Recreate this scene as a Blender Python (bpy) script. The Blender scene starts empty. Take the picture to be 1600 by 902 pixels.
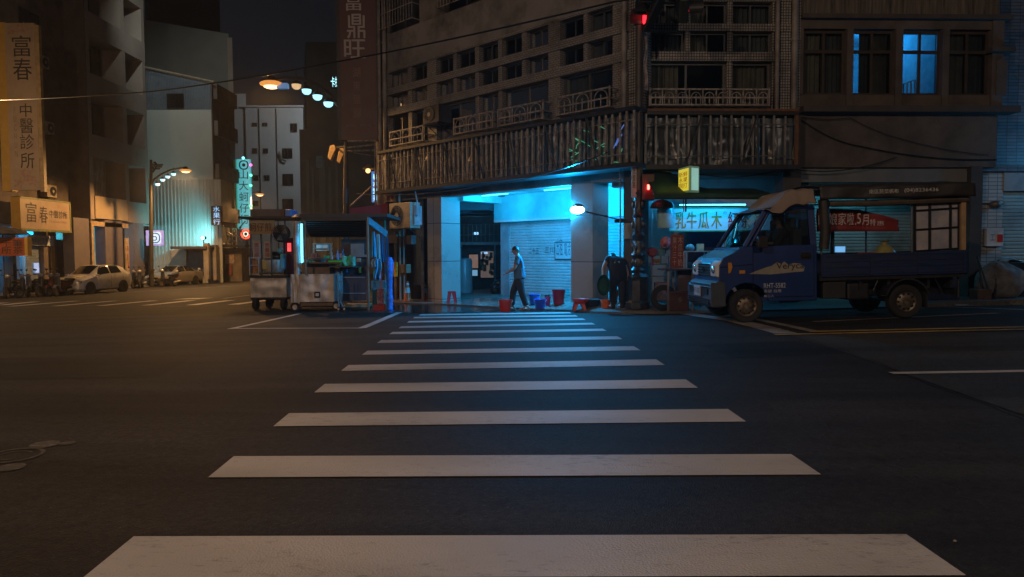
import bpy, bmesh, math, random
from mathutils import Vector, Matrix, noise
random.seed(7)
R = math.radians
SC = bpy.context.scene
COL = SC.collection

# ------------------------------------------------------------------ camera
FPX = 1089.0
CAM = Vector((0.0, 0.0, 1.307))
_p, _r = R(2.79), R(0.30)
FWD = Vector((0, math.cos(_p), -math.sin(_p)))
_R0 = Vector((1, 0, 0)); _U0 = Vector((0, math.sin(_p), math.cos(_p)))
RGT = _R0 * math.cos(_r) - _U0 * math.sin(_r)
UPV = _U0 * math.cos(_r) + _R0 * math.sin(_r)
cd = bpy.data.cameras.new('camera')
cd.sensor_width = 36.0
cd.lens = FPX / 1600 * 36.0
cd.clip_start = 0.05
cd.clip_end = 1500
cam = bpy.data.objects.new('camera', cd)
COL.objects.link(cam)
m = Matrix((RGT, UPV, -FWD)).transposed().to_4x4()
m.translation = CAM
cam.matrix_world = m
SC.camera = cam

# ------------------------------------------------------------------ sky and exposure
w = bpy.data.worlds.new('World'); SC.world = w
w.use_nodes = True
nt = w.node_tree
for n in list(nt.nodes): nt.nodes.remove(n)
out = nt.nodes.new('ShaderNodeOutputWorld')
sky = nt.nodes.new('ShaderNodeTexSky')
sky.sky_type = 'NISHITA'; sky.sun_disc = False
sky.sun_elevation = R(-4.0); sky.sun_rotation = R(200); sky.air_density = 1.3; sky.dust_density = 3.0
b1 = nt.nodes.new('ShaderNodeBackground'); b1.inputs[1].default_value = 0.035
# sodium glow of the town low over the roofs, dark blue overhead
tc = nt.nodes.new('ShaderNodeTexCoord')
sx = nt.nodes.new('ShaderNodeSeparateXYZ')
cr = nt.nodes.new('ShaderNodeValToRGB')
cr.color_ramp.elements[0].position = 0.0; cr.color_ramp.elements[0].color = (0.018, 0.0145, 0.0125, 1)
cr.color_ramp.elements[1].position = 0.55; cr.color_ramp.elements[1].color = (0.0042, 0.0056, 0.0095, 1)
e = cr.color_ramp.elements.new(0.22); e.color = (0.0095, 0.0098, 0.0125, 1)
b2 = nt.nodes.new('ShaderNodeBackground'); b2.inputs[1].default_value = .72
ad = nt.nodes.new('ShaderNodeAddShader')
nt.links.new(tc.outputs['Generated'], sx.inputs[0]); nt.links.new(sx.outputs['Z'], cr.inputs[0])
nt.links.new(cr.outputs[0], b2.inputs[0]); nt.links.new(sky.outputs[0], b1.inputs[0])
nt.links.new(b1.outputs[0], ad.inputs[0]); nt.links.new(b2.outputs[0], ad.inputs[1])
nt.links.new(ad.outputs[0], out.inputs[0])

vs = SC.view_settings
vs.view_transform = 'Standard'; vs.look = 'None'; vs.exposure = 0.0; vs.gamma = 1.0
vs.use_curve_mapping = False
cy = SC.cycles
try:
    cy.use_denoising = True; cy.denoiser = 'OPENIMAGEDENOISE'
    cy.max_bounces = 6; cy.diffuse_bounces = 3; cy.glossy_bounces = 3; cy.transmission_bounces = 4
    cy.transparent_max_bounces = 12; cy.sample_clamp_indirect = 3.0; cy.sample_clamp_direct = 0
    cy.caustics_reflective = False; cy.caustics_refractive = False
    cy.use_light_tree = True
    cy.use_adaptive_sampling = True; cy.adaptive_threshold = 0.01
except Exception: pass

# ------------------------------------------------------------------ photograph geometry -> metres
def ray(px, py):
    return FWD * FPX + RGT * (px - 800.0) + UPV * (451.0 - py)
def P(px, py, Y):
    """world point that the surveyed sight line (px,py) reaches at distance Y"""
    d = ray(px, py); t = (Y - CAM.y) / d.y
    return CAM + d * t
def lerp(a, b, t): return a + (b - a) * t
def clamp(x, a, b): return max(a, min(b, x))
def sstep(a, b, x):
    t = clamp((x - a) / (b - a), 0, 1); return t * t * (3 - 2 * t)
PROF = [(-60, -.45), (-10, -.1), (0, 0), (4, .041), (5.16, .051), (6.36, .066), (7.5, .078), (8.7, .078), (9.9, .068),
        (11.2, .049), (12.4, .027), (13.6, 0), (14.8, -.022), (17, -.06), (21, -.085), (38.7, -.19), (60, -.25), (400, -.3)]
def interp(tab, x):
    if x <= tab[0][0]: return tab[0][1]
    for (a, va), (b, vb) in zip(tab, tab[1:]):
        if x <= b: return va + (vb - va) * (x - a) / (b - a)
    return tab[-1][1]
def zr(x, y):
    """height of the crowned road surface"""
    w_ = sstep(5, 11, y)
    far = .008 * clamp(x, -2, 2) + .022 * clamp(x - 2, 0, 12) + .0245 * clamp(x + 2, -28, 0)
    near = -.008 * clamp(x, -8, 8)
    return interp(PROF, y) + w_ * far + (1 - w_) * near
def G(px, py, h=0.0):
    """where the sight line meets the road"""
    d = ray(px, py); d = d / d.y
    lo, hi = 0.5, 400.0
    f = lambda t: CAM.z + d.z * t - zr(CAM.x + d.x * t, t) - h
    if f(hi) > 0: return CAM + d * hi
    prev = lo
    t = lo
    while t < hi:
        t2 = t * 1.02
        if f(t2) <= 0:
            a, b = t, t2
            for _ in range(30):
                c = (a + b) / 2
                if f(c) > 0: a = c
                else: b = c
            t = a; break
        t = t2
    v = CAM + d * t
    return Vector((v.x, v.y, zr(v.x, v.y) + h))

class Frame:
    """vertical plane: origin, direction u along it, n out of it"""
    def __init__(s, x, y, dx, dy, n=None):
        l = math.hypot(dx, dy); s.o = Vector((x, y, 0)); s.u = Vector((dx / l, dy / l, 0))
        s.n = Vector((s.u.y, -s.u.x, 0))
        if s.n.dot(Vector((x, y, 0))) > 0 and n is None: s.n = -s.n
        if n is not None: s.n = Vector(n).normalized()
    def p(s, u, o, z): return s.o + s.u * u + s.n * o + Vector((0, 0, z))
    def hit(s, px, py, o=0.0):
        """(u, z) where a sight line meets the plane offset o outwards"""
        d = ray(px, py); q = s.o + s.n * o
        t = (q - Vector((CAM.x, CAM.y, 0))).dot(s.n) / Vector((d.x, d.y, 0)).dot(s.n)
        h = CAM + d * t
        return (h - q).dot(s.u), h.z
    def U(s, px, py=250, o=0.0): return s.hit(px, py, o)[0]
    def Z(s, px, py, o=0.0): return s.hit(px, py, o)[1]

# ------------------------------------------------------------------ mesh builder
class MB:
    def __init__(s): s.v = []; s.f = []
    def add(s, vs_, fs_):
        b = len(s.v); s.v += [Vector(v) for v in vs_]; s.f += [tuple(i + b for i in f) for f in fs_]; return s
    def quad(s, a, b, c, d): return s.add([a, b, c, d], [(0, 1, 2, 3)])
    def hexa(s, c):
        return s.add(c, [(0, 3, 2, 1), (4, 5, 6, 7), (0, 1, 5, 4), (1, 2, 6, 5), (2, 3, 7, 6), (3, 0, 4, 7)])
    def box(s, x0, x1, y0, y1, z0, z1):
        return s.hexa([(x0, y0, z0), (x1, y0, z0), (x1, y1, z0), (x0, y1, z0), (x0, y0, z1), (x1, y0, z1), (x1, y1, z1), (x0, y1, z1)])
    def fbox(s, F, u0, u1, o0, o1, z0, z1):
        if u0 > u1: u0, u1 = u1, u0
        return s.hexa([F.p(u0, o0, z0), F.p(u1, o0, z0), F.p(u1, o1, z0), F.p(u0, o1, z0), F.p(u0, o0, z1), F.p(u1, o0, z1), F.p(u1, o1, z1), F.p(u0, o1, z1)])
    def tube(s, pts, r, seg=8, cap=True, r1=None):
        pts = [Vector(p) for p in pts]; n = len(pts); rings = []
        up = None
        for i, p in enumerate(pts):
            t = (pts[min(i + 1, n - 1)] - pts[max(i - 1, 0)])
            if t.length < 1e-9: t = Vector((0, 0, 1))
            t.normalize()
            if up is None:
                up = Vector((0, 0, 1)) if abs(t.z) < .9 else Vector((1, 0, 0))
            a = t.cross(up)
            if a.length < 1e-6: a = t.orthogonal()
            a.normalize(); b = a.cross(t).normalized(); up = b
            rr = r if r1 is None else lerp(r, r1, i / max(1, n - 1))
            if isinstance(r, (list, tuple)): rr = r[i]
            rings.append([p + a * (rr * math.cos(k * 2 * math.pi / seg)) + b * (rr * math.sin(k * 2 * math.pi / seg)) for k in range(seg)])
        base = len(s.v)
        for rg in rings: s.v += rg
        for i in range(n - 1):
            for k in range(seg):
                k2 = (k + 1) % seg
                s.f.append((base + i * seg + k, base + i * seg + k2, base + (i + 1) * seg + k2, base + (i + 1) * seg + k))
        if cap:
            s.f.append(tuple(base + k for k in reversed(range(seg))))
            s.f.append(tuple(base + (n - 1) * seg + k for k in range(seg)))
        return s
    def lathe(s, prof, c=(0, 0, 0), axis='z', seg=20, a0=0, a1=360):
        """prof = [(radius, height)...] turned about an axis through c"""
        c = Vector(c); base = len(s.v); full = abs(a1 - a0) >= 360
        m_ = seg if full else seg + 1
        for (r, h) in prof:
            for k in range(m_):
                a = R(a0 + (a1 - a0) * k / seg); x, y = r * math.cos(a), r * math.sin(a)
                v = {'z': (x, y, h), 'y': (x, h, y), 'x': (h, x, y)}[axis]
                s.v.append(c + Vector(v))
        for i in range(len(prof) - 1):
            for k in range(seg):
                k2 = (k + 1) % m_ if full else k + 1
                s.f.append((base + i * m_ + k, base + i * m_ + k2, base + (i + 1) * m_ + k2, base + (i + 1) * m_ + k))
        return s
    def ball(s, c, rx, ry=None, rz=None, seg=14, rings=8):
        ry = ry or rx; rz = rz or rx; c = Vector(c); base = len(s.v)
        for i in range(rings + 1):
            th = math.pi * i / rings
            for k in range(seg):
                a = 2 * math.pi * k / seg
                s.v.append(c + Vector((rx * math.sin(th) * math.cos(a), ry * math.sin(th) * math.sin(a), rz * math.cos(th))))
        for i in range(rings):
            for k in range(seg):
                k2 = (k + 1) % seg
                s.f.append((base + i * seg + k, base + (i + 1) * seg + k, base + (i + 1) * seg + k2, base + i * seg + k2))
        return s
    def prism(s, poly, a, b, fn):
        """2D polygon (list) swept from depth a to depth b; fn(x, y, depth) -> point"""
        n = len(poly); base = len(s.v)
        s.v += [Vector(fn(x, y, a)) for x, y in poly] + [Vector(fn(x, y, b)) for x, y in poly]
        s.f.append(tuple(base + k for k in range(n))); s.f.append(tuple(base + n + k for k in reversed(range(n))))
        for k in range(n):
            k2 = (k + 1) % n; s.f.append((base + k2, base + k, base + n + k, base + n + k2))
        return s
    def grid(s, fn, nu, nv):
        base = len(s.v)
        for j in range(nv + 1):
            for i in range(nu + 1): s.v.append(Vector(fn(i / nu, j / nv)))
        for j in range(nv):
            for i in range(nu):
                a = base + j * (nu + 1) + i; s.f.append((a, a + 1, a + nu + 2, a + nu + 1))
        return s
    def build(s, name, mat, parent=None, smooth=False, bevel=0.0, weld=False, solid=0.0, sub=0):
        me = bpy.data.meshes.new(name)
        off = Vector((0, 0, 0))
        if parent is not None: off = wloc(parent)
        me.from_pydata([tuple(v - off) for v in s.v], [], s.f)
        bm = bmesh.new(); bm.from_mesh(me)
        bmesh.ops.remove_doubles(bm, verts=bm.verts, dist=1e-5 if not weld else 1e-4)
        bmesh.ops.recalc_face_normals(bm, faces=bm.faces)
        bm.to_mesh(me); bm.free()
        if smooth:
            for p in me.polygons: p.use_smooth = True
        if mat is not None: me.materials.append(mat)
        o = bpy.data.objects.new(name, me); COL.objects.link(o)
        if parent is not None: o.parent = parent
        if solid:
            md = o.modifiers.new('solid', 'SOLIDIFY'); md.thickness = solid; md.offset = 0
        if bevel:
            md = o.modifiers.new('bevel', 'BEVEL'); md.width = bevel; md.segments = 2; md.limit_method = 'ANGLE'; md.angle_limit = R(35)
        if sub:
            md = o.modifiers.new('sub', 'SUBSURF'); md.levels = sub; md.render_levels = sub
        if smooth and not sub:
            try:
                me.set_sharp_from_angle(angle=R(38))
            except Exception: pass
        return o
def wloc(o):
    v = Vector(o.location)
    while o.parent is not None:
        o = o.parent; v = v + Vector(o.location)
    return v
def tag(o, label=None, cat=None, group=None, kind=None):
    if label: o['label'] = label
    if cat: o['category'] = cat
    if group: o['group'] = group
    if kind: o['kind'] = kind
    return o
def thing(name, loc, label, cat, group=None):
    o = bpy.data.objects.new(name, None); COL.objects.link(o); o.location = loc
    o.empty_display_size = .3
    return tag(o, label, cat, group)
def copy_tree(o, parent=None):
    c = o.copy(); COL.objects.link(c)
    if parent is not None: c.parent = parent
    for ch in list(o.children): copy_tree(ch, c)
    return c
def place(o, loc, rz=0.0, label=None, s=None):
    o.location = loc; o.rotation_euler = (0, 0, rz)
    if s: o.scale = (s, s, s) if not isinstance(s, tuple) else s
    if label: o['label'] = label
    return o

# ------------------------------------------------------------------ materials
MATS = {}
def mat(name, col, rough=.6, metal=0.0, var=.25, scale=4.0, bump=0.0, bscale=40.0, emit=None, estr=0.0, spec=.5, dirt=None, dscale=1.2, coat=0.0, stretch=None, alpha=None):
    if name in MATS: return MATS[name]
    m_ = bpy.data.materials.new(name); m_.use_nodes = True; MATS[name] = m_
    nt = m_.node_tree; bs = nt.nodes['Principled BSDF']
    N = nt.nodes.new; L = nt.links.new
    bs.inputs['Roughness'].default_value = rough; bs.inputs['Metallic'].default_value = metal
    bs.inputs['Specular IOR Level'].default_value = spec
    if coat: bs.inputs['Coat Weight'].default_value = coat
    tc = N('ShaderNodeTexCoord'); mp = N('ShaderNodeMapping'); L(tc.outputs['Object'], mp.inputs[0])
    if stretch: mp.inputs['Scale'].default_value = stretch
    nz = N('ShaderNodeTexNoise'); nz.inputs['Scale'].default_value = scale; nz.inputs['Detail'].default_value = 6
    L(mp.outputs[0], nz.inputs['Vector'])
    mx = N('ShaderNodeMix'); mx.data_type = 'RGBA'
    c = tuple(col)
    mx.inputs[6].default_value = (*[x * (1 - var) for x in c], 1); mx.inputs[7].default_value = (*[min(1, x * (1 + var)) for x in c], 1)
    rp = N('ShaderNodeMapRange'); rp.inputs[1].default_value = .3; rp.inputs[2].default_value = .7
    L(nz.outputs['Fac'], rp.inputs[0]); L(rp.outputs[0], mx.inputs[0])
    cur = mx.outputs[2]
    if dirt:
        nd = N('ShaderNodeTexNoise'); nd.inputs['Scale'].default_value = dscale; nd.inputs['Detail'].default_value = 8; nd.inputs['Roughness'].default_value = .65
        L(mp.outputs[0], nd.inputs['Vector'])
        r2 = N('ShaderNodeMapRange'); r2.inputs[1].default_value = .45; r2.inputs[2].default_value = .68
        L(nd.outputs['Fac'], r2.inputs[0])
        m2 = N('ShaderNodeMix'); m2.data_type = 'RGBA'; m2.inputs[7].default_value = (*dirt, 1)
        L(r2.outputs[0], m2.inputs[0]); L(cur, m2.inputs[6]); cur = m2.outputs[2]
    L(cur, bs.inputs['Base Color'])
    if rough > .05:
        rr = N('ShaderNodeMapRange'); rr.inputs[3].default_value = max(.02, rough * .8); rr.inputs[4].default_value = min(1, rough * 1.2)
        L(nz.outputs['Fac'], rr.inputs[0]); L(rr.outputs[0], bs.inputs['Roughness'])
    if bump:
        nb = N('ShaderNodeTexNoise'); nb.inputs['Scale'].default_value = bscale; nb.inputs['Detail'].default_value = 4
        L(mp.outputs[0], nb.inputs['Vector'])
        bp = N('ShaderNodeBump'); bp.inputs['Strength'].default_value = bump; bp.inputs['Distance'].default_value = .02
        L(nb.outputs['Fac'], bp.inputs['Height']); L(bp.outputs[0], bs.inputs['Normal'])
    if emit:
        bs.inputs['Emission Color'].default_value = (*emit, 1); bs.inputs['Emission Strength'].default_value = estr
    if alpha is not None: bs.inputs['Alpha'].default_value = alpha
    return m_
def tilemat(name, col, grout, tw=.09, th=.05, axis_u=(1, 0), rough=.45, bump=.5, offset=.0, dirt=(.02, .018, .016), grw=.006, dirtlo=.5):
    """tiles laid in the plane of a wall; axis_u is the wall's horizontal direction"""
    if name in MATS: return MATS[name]
    m_ = bpy.data.materials.new(name); m_.use_nodes = True; MATS[name] = m_
    nt = m_.node_tree; bs = nt.nodes['Principled BSDF']; N = nt.nodes.new; L = nt.links.new
    geo = N('ShaderNodeNewGeometry'); sp = N('ShaderNodeSeparateXYZ'); L(geo.outputs['Position'], sp.inputs[0])
    # horizontal coordinate follows the face's own direction, so returns get tiles as well
    dp = N('ShaderNodeVectorMath'); dp.operation = 'DOT_PRODUCT'; dp.inputs[1].default_value = (axis_u[0], axis_u[1], 0); L(geo.outputs['Position'], dp.inputs[0])
    dq = N('ShaderNodeVectorMath'); dq.operation = 'DOT_PRODUCT'; dq.inputs[1].default_value = (-axis_u[1], axis_u[0], 0); L(geo.outputs['Position'], dq.inputs[0])
    nn = N('ShaderNodeVectorMath'); nn.operation = 'DOT_PRODUCT'; nn.inputs[1].default_value = (axis_u[0], axis_u[1], 0); L(geo.outputs['True Normal'], nn.inputs[0])
    ab = N('ShaderNodeMath'); ab.operation = 'ABSOLUTE'; L(nn.outputs['Value'], ab.inputs[0])
    gt = N('ShaderNodeMath'); gt.operation = 'GREATER_THAN'; gt.inputs[1].default_value = .7; L(ab.outputs[0], gt.inputs[0])
    mu = N('ShaderNodeMix'); L(gt.outputs[0], mu.inputs[0]); L(dp.outputs['Value'], mu.inputs[2]); L(dq.outputs['Value'], mu.inputs[3])
    cb = N('ShaderNodeCombineXYZ'); L(mu.outputs[0], cb.inputs[0]); L(sp.outputs['Z'], cb.inputs[1])
    br = N('ShaderNodeTexBrick'); L(cb.outputs[0], br.inputs['Vector'])
    br.offset = offset; br.inputs['Scale'].default_value = 1.0
    br.inputs['Brick Width'].default_value = tw; br.inputs['Row Height'].default_value = th
    br.inputs['Mortar Size'].default_value = grw; br.inputs['Mortar Smooth'].default_value = .1
    br.inputs['Color1'].default_value = (*[c * .85 for c in col], 1); br.inputs['Color2'].default_value = (*[min(1, c * 1.15) for c in col], 1)
    br.inputs['Mortar'].default_value = (*grout, 1)
    nd = N('ShaderNodeTexNoise'); nd.inputs['Scale'].default_value = .9; nd.inputs['Detail'].default_value = 9; nd.inputs['Roughness'].default_value = .7
    L(geo.outputs['Position'], nd.inputs['Vector'])
    r2 = N('ShaderNodeMapRange'); r2.inputs[1].default_value = dirtlo; r2.inputs[2].default_value = .75; L(nd.outputs['Fac'], r2.inputs[0])
    m2 = N('ShaderNodeMix'); m2.data_type = 'RGBA'; m2.inputs[7].default_value = (*dirt, 1)
    L(r2.outputs[0], m2.inputs[0]); L(br.outputs['Color'], m2.inputs[6]); L(m2.outputs[2], bs.inputs['Base Color'])
    bs.inputs['Roughness'].default_value = rough
    bp = N('ShaderNodeBump'); bp.inputs['Strength'].default_value = bump; bp.inputs['Distance'].default_value = .01; bp.invert = True
    L(br.outputs['Fac'], bp.inputs['Height']); L(bp.outputs[0], bs.inputs['Normal'])
    return m_
def glassmat(name, tint=(.6, .68, .7), rough=.03, refl=1.0, veil=0.0, veilcol=(.3, .32, .33)):
    if name in MATS: return MATS[name]
    m_ = bpy.data.materials.new(name); m_.use_nodes = True; MATS[name] = m_
    nt = m_.node_tree; N = nt.nodes.new; L = nt.links.new
    for n in list(nt.nodes):
        if n.type != 'OUTPUT_MATERIAL': nt.nodes.remove(n)
    o = [n for n in nt.nodes if n.type == 'OUTPUT_MATERIAL'][0]
    tr = N('ShaderNodeBsdfTransparent'); tr.inputs[0].default_value = (*tint, 1)
    gl = N('ShaderNodeBsdfGlossy'); gl.inputs['Roughness'].default_value = rough
    fr = N('ShaderNodeFresnel'); fr.inputs[0].default_value = 1.5
    mu = N('ShaderNodeMath'); mu.operation = 'MULTIPLY'; mu.inputs[1].default_value = refl; L(fr.outputs[0], mu.inputs[0])
    mx = N('ShaderNodeMixShader'); L(mu.outputs[0], mx.inputs[0]); L(gl.outputs[0], mx.inputs[2])
    if veil:
        df = N('ShaderNodeBsdfDiffuse'); df.inputs[0].default_value = (*veilcol, 1)
        m2 = N('ShaderNodeMixShader'); m2.inputs[0].default_value = veil; L(tr.outputs[0], m2.inputs[1]); L(df.outputs[0], m2.inputs[2])
        L(m2.outputs[0], mx.inputs[1])
    else: L(tr.outputs[0], mx.inputs[1])
    L(mx.outputs[0], o.inputs[0])
    return m_
def emat(name, col, s=1.0):
    if name in MATS: return MATS[name]
    m_ = mat(name, (.5, .5, .5), .4, emit=col, estr=s); return m_

CYAN = (.004, .42, 1.0); SODIUM = (1.0, .50, .16)
M_asph = None
M_steel = mat('stainless_steel', (.66, .61, .56), .48, .45, .08, 3, .10, 6, dirt=(.34, .28, .23), dscale=2.2)
M_dark = mat('dark_metal', (.035, .035, .038), .5, .5, .3, 8)
M_grey = mat('grey_metal', (.22, .22, .22), .5, .4, .2, 6, dirt=(.08, .06, .05))
M_pipe = mat('drain_pipe', (.26, .24, .22), .55, 0, .2, 5, dirt=(.07, .055, .045))
M_rubber = mat('rubber', (.018, .018, .018), .8, 0, .2, 20)
M_conc = mat('aged_concrete', (.24, .215, .19), .85, 0, .25, 2.0, .4, 30, dirt=(.07, .06, .05), dscale=.8)
M_plaster = mat('old_plaster', (.30, .27, .245), .85, 0, .2, 1.5, .25, 25, dirt=(.11, .09, .08), dscale=.7)
M_alu = mat('aluminium_frame', (.10, .10, .10), .45, .6, .2, 9)
M_glass = glassmat('window_glass')
M_glassdark = mat('dark_window_glass', (.010, .012, .015), .08, 0, .3, 2, spec=.6)
M_curtA = mat('curtain_beige', (.24, .20, .15), .9, 0, .2, 4)
M_curtB = mat('curtain_grey', (.12, .115, .11), .9, 0, .2, 4)
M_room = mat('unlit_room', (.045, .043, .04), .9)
M_wood = mat('dark_wood', (.12, .06, .03), .7, 0, .3, 6, stretch=(1, 1, 8))
M_black = mat('black_plastic', (.015, .015, .016), .35, 0, .2, 10)
M_white = mat('white_paint', (.7, .7, .68), .5, 0, .06, 4, dirt=(.4, .37, .33), dscale=2)
M_red = mat('red_plastic', (.55, .03, .02), .38, 0, .12, 6)
M_orange = mat('orange_plastic', (.75, .13, .02), .4, 0, .12, 6)
M_blueP = mat('blue_plastic', (.03, .12, .75), .38, 0, .12, 6)
M_green = mat('green_plastic', (.02, .5, .10), .4, 0, .12, 6)
M_cream = mat('cream_housing', (.50, .44, .34), .55, 0, .1, 4, dirt=(.25, .2, .14))

# ------------------------------------------------------------------ lettering
def text(s, mt, parent, org, udir, vdir, w, h, name='lettering', depth=.006, line=1.0, fit=True):
    """s set in a w x h rectangle whose lower left corner is org"""
    cu = bpy.data.curves.new('txt', 'FONT'); cu.body = s; cu.size = 1.0; cu.extrude = 0.0; cu.space_line = line
    cu.align_x = 'CENTER' if '\n' in s else 'LEFT'
    cu.resolution_u = 3
    ob = bpy.data.objects.new('txt', cu); COL.objects.link(ob)
    dg = bpy.context.evaluated_depsgraph_get()
    me = bpy.data.meshes.new_from_object(ob.evaluated_get(dg))
    bpy.data.objects.remove(ob); bpy.data.curves.remove(cu)
    me.name = name
    if not me.vertices: return None
    xs = [v.co.x for v in me.vertices]; ys = [v.co.y for v in me.vertices]
    x0, x1, y0, y1 = min(xs), max(xs), min(ys), max(ys)
    ux = Vector(udir).normalized(); vx = Vector(vdir).normalized(); nx = ux.cross(vx)
    org = Vector(org); off = wloc(parent) if parent is not None else Vector((0, 0, 0))
    for v in me.vertices:
        a = (v.co.x - x0) / (x1 - x0) * w; b = (v.co.y - y0) / (y1 - y0) * h
        v.co = org + ux * a + vx * b + nx * depth - off
    me.materials.clear(); me.materials.append(mt)
    o = bpy.data.objects.new(name, me); COL.objects.link(o)
    if parent is not None: o.parent = parent
    return o

def lamp(name, kind, loc, energy, col, parent=None, size=.1, aim=None, spot=None, blend=.4, size_y=None, shape=None, spread=None):
    ld = bpy.data.lights.new(name, kind); ld.energy = energy; ld.color = col
    if kind == 'AREA':
        ld.shape = shape or ('RECTANGLE' if size_y else 'SQUARE'); ld.size = size
        if size_y: ld.size_y = size_y
        if spread: ld.spread = R(spread)
    else: ld.shadow_soft_size = size
    if kind == 'SPOT': ld.spot_size = R(spot or 120); ld.spot_blend = blend
    o = bpy.data.objects.new(name, ld); COL.objects.link(o)
    off = wloc(parent) if parent is not None else Vector((0, 0, 0))
    o.location = Vector(loc) - off
    if aim is not None:
        o.rotation_euler = (Vector(aim)).to_track_quat('-Z', 'Y').to_euler()
    if parent is not None: o.parent = parent
    return o
# ================================================================== ground
FA = Frame(2.62, 16.02, -.7232, .6907)
FB = Frame(2.86, 16.05, 1, .035)
def road_mat(name, c0, c1, wet=True, rough=.70):
    m_ = bpy.data.materials.new(name); m_.use_nodes = True
    nt = m_.node_tree; bs = nt.nodes['Principled BSDF']; N = nt.nodes.new; L = nt.links.new
    bs.inputs['Specular IOR Level'].default_value = .15
    geo = N('ShaderNodeNewGeometry')
    n1 = N('ShaderNodeTexNoise'); n1.inputs['Scale'].default_value = .55; n1.inputs['Detail'].default_value = 8; n1.inputs['Roughness'].default_value = .6
    n2 = N('ShaderNodeTexNoise'); n2.inputs['Scale'].default_value = 62; n2.inputs['Detail'].default_value = 5; n2.inputs['Roughness'].default_value = .8
    vo = N('ShaderNodeTexVoronoi'); vo.inputs['Scale'].default_value = 105
    n4 = N('ShaderNodeTexNoise'); n4.inputs['Scale'].default_value = 9; n4.inputs['Detail'].default_value = 6
    for n in (n1, n2, vo, n4): L(geo.outputs['Position'], n.inputs['Vector'])
    mx = N('ShaderNodeMix'); mx.data_type = 'RGBA'; mx.inputs[6].default_value = (*c0, 1); mx.inputs[7].default_value = (*c1, 1)
    a = N('ShaderNodeMapRange'); a.inputs[1].default_value = .3; a.inputs[2].default_value = .7; L(n1.outputs['Fac'], a.inputs[0]); L(a.outputs[0], mx.inputs[0])
    # light stone chips in the binder
    ch = N('ShaderNodeMapRange'); ch.inputs[1].default_value = .60; ch.inputs[2].default_value = .72; ch.inputs[4].default_value = .9; L(n2.outputs['Fac'], ch.inputs[0])
    m2 = N('ShaderNodeMix'); m2.data_type = 'RGBA'; m2.inputs[7].default_value = (c1[0] * 4.6, c1[1] * 4.4, c1[2] * 4.2, 1); L(ch.outputs[0], m2.inputs[0]); L(mx.outputs[2], m2.inputs[6])
    dk = N('ShaderNodeMapRange'); dk.inputs[1].default_value = .58; dk.inputs[2].default_value = .72; dk.inputs[4].default_value = .55; L(n4.outputs['Fac'], dk.inputs[0])
    m3 = N('ShaderNodeMix'); m3.data_type = 'RGBA'; m3.inputs[7].default_value = (c0[0] * .5, c0[1] * .5, c0[2] * .5, 1); L(dk.outputs[0], m3.inputs[0]); L(m2.outputs[2], m3.inputs[6])
    n5 = N('ShaderNodeTexNoise'); n5.inputs['Scale'].default_value = 26; n5.inputs['Detail'].default_value = 7; n5.inputs['Roughness'].default_value = .85; L(geo.outputs['Position'], n5.inputs['Vector'])
    r5 = N('ShaderNodeMapRange'); r5.inputs[1].default_value = .32; r5.inputs[2].default_value = .68; r5.inputs[3].default_value = .45; r5.inputs[4].default_value = 1.7; L(n5.outputs['Fac'], r5.inputs[0])
    mp6 = N('ShaderNodeMapping'); mp6.inputs['Scale'].default_value = (.12, 1.1, 1); L(geo.outputs['Position'], mp6.inputs[0])
    n6 = N('ShaderNodeTexNoise'); n6.inputs['Scale'].default_value = 1.3; n6.inputs['Detail'].default_value = 6; n6.inputs['Roughness'].default_value = .6; L(mp6.outputs[0], n6.inputs['Vector'])
    r6 = N('ShaderNodeMapRange'); r6.inputs[1].default_value = .36; r6.inputs[2].default_value = .64; r6.inputs[3].default_value = .62; r6.inputs[4].default_value = 1.30; L(n6.outputs['Fac'], r6.inputs[0])
    m6 = N('ShaderNodeMath'); m6.operation = 'MULTIPLY'; L(r5.outputs[0], m6.inputs[0]); L(r6.outputs[0], m6.inputs[1])
    sc5 = N('ShaderNodeVectorMath'); sc5.operation = 'SCALE'; L(m3.outputs[2], sc5.inputs[0]); L(m6.outputs[0], sc5.inputs['Scale'])
    L(sc5.outputs[0], bs.inputs['Base Color'])
    bp = N('ShaderNodeBump'); bp.inputs['Strength'].default_value = .6; bp.inputs['Distance'].default_value = .010
    L(vo.outputs['Distance'], bp.inputs['Height'])
    ro = N('ShaderNodeMapRange'); ro.inputs[3].default_value = rough - .08; ro.inputs[4].default_value = rough + .12; L(n1.outputs['Fac'], ro.inputs[0])
    if wet:
        # hosed-down patch in front of the arcade: a puddle outline that belongs to the ground
        vm = N('ShaderNodeVectorMath'); vm.operation = 'SUBTRACT'; vm.inputs[1].default_value = (-.6, 18.6, 0); L(geo.outputs['Position'], vm.inputs[0])
        vs2 = N('ShaderNodeVectorMath'); vs2.operation = 'MULTIPLY'; vs2.inputs[1].default_value = (.27, .42, 0); L(vm.outputs[0], vs2.inputs[0])
        ln = N('ShaderNodeVectorMath'); ln.operation = 'LENGTH'; L(vs2.outputs[0], ln.inputs[0])
        nw = N('ShaderNodeTexNoise'); nw.inputs['Scale'].default_value = 1.6; nw.inputs['Detail'].default_value = 5; L(geo.outputs['Position'], nw.inputs['Vector'])
        s1 = N('ShaderNodeMath'); s1.operation = 'MULTIPLY_ADD'; s1.inputs[1].default_value = 1.3; L(nw.outputs['Fac'], s1.inputs[0]); L(ln.outputs['Value'], s1.inputs[2])
        wt = N('ShaderNodeMapRange'); wt.inputs[1].default_value = 1.52; wt.inputs[2].default_value = 1.72; wt.inputs[3].default_value = 1; wt.inputs[4].default_value = 0; L(s1.outputs[0], wt.inputs[0])
        rm = N('ShaderNodeMix'); L(wt.outputs[0], rm.inputs[0]); L(ro.outputs[0], rm.inputs[2]); rm.inputs[3].default_value = .13
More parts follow.
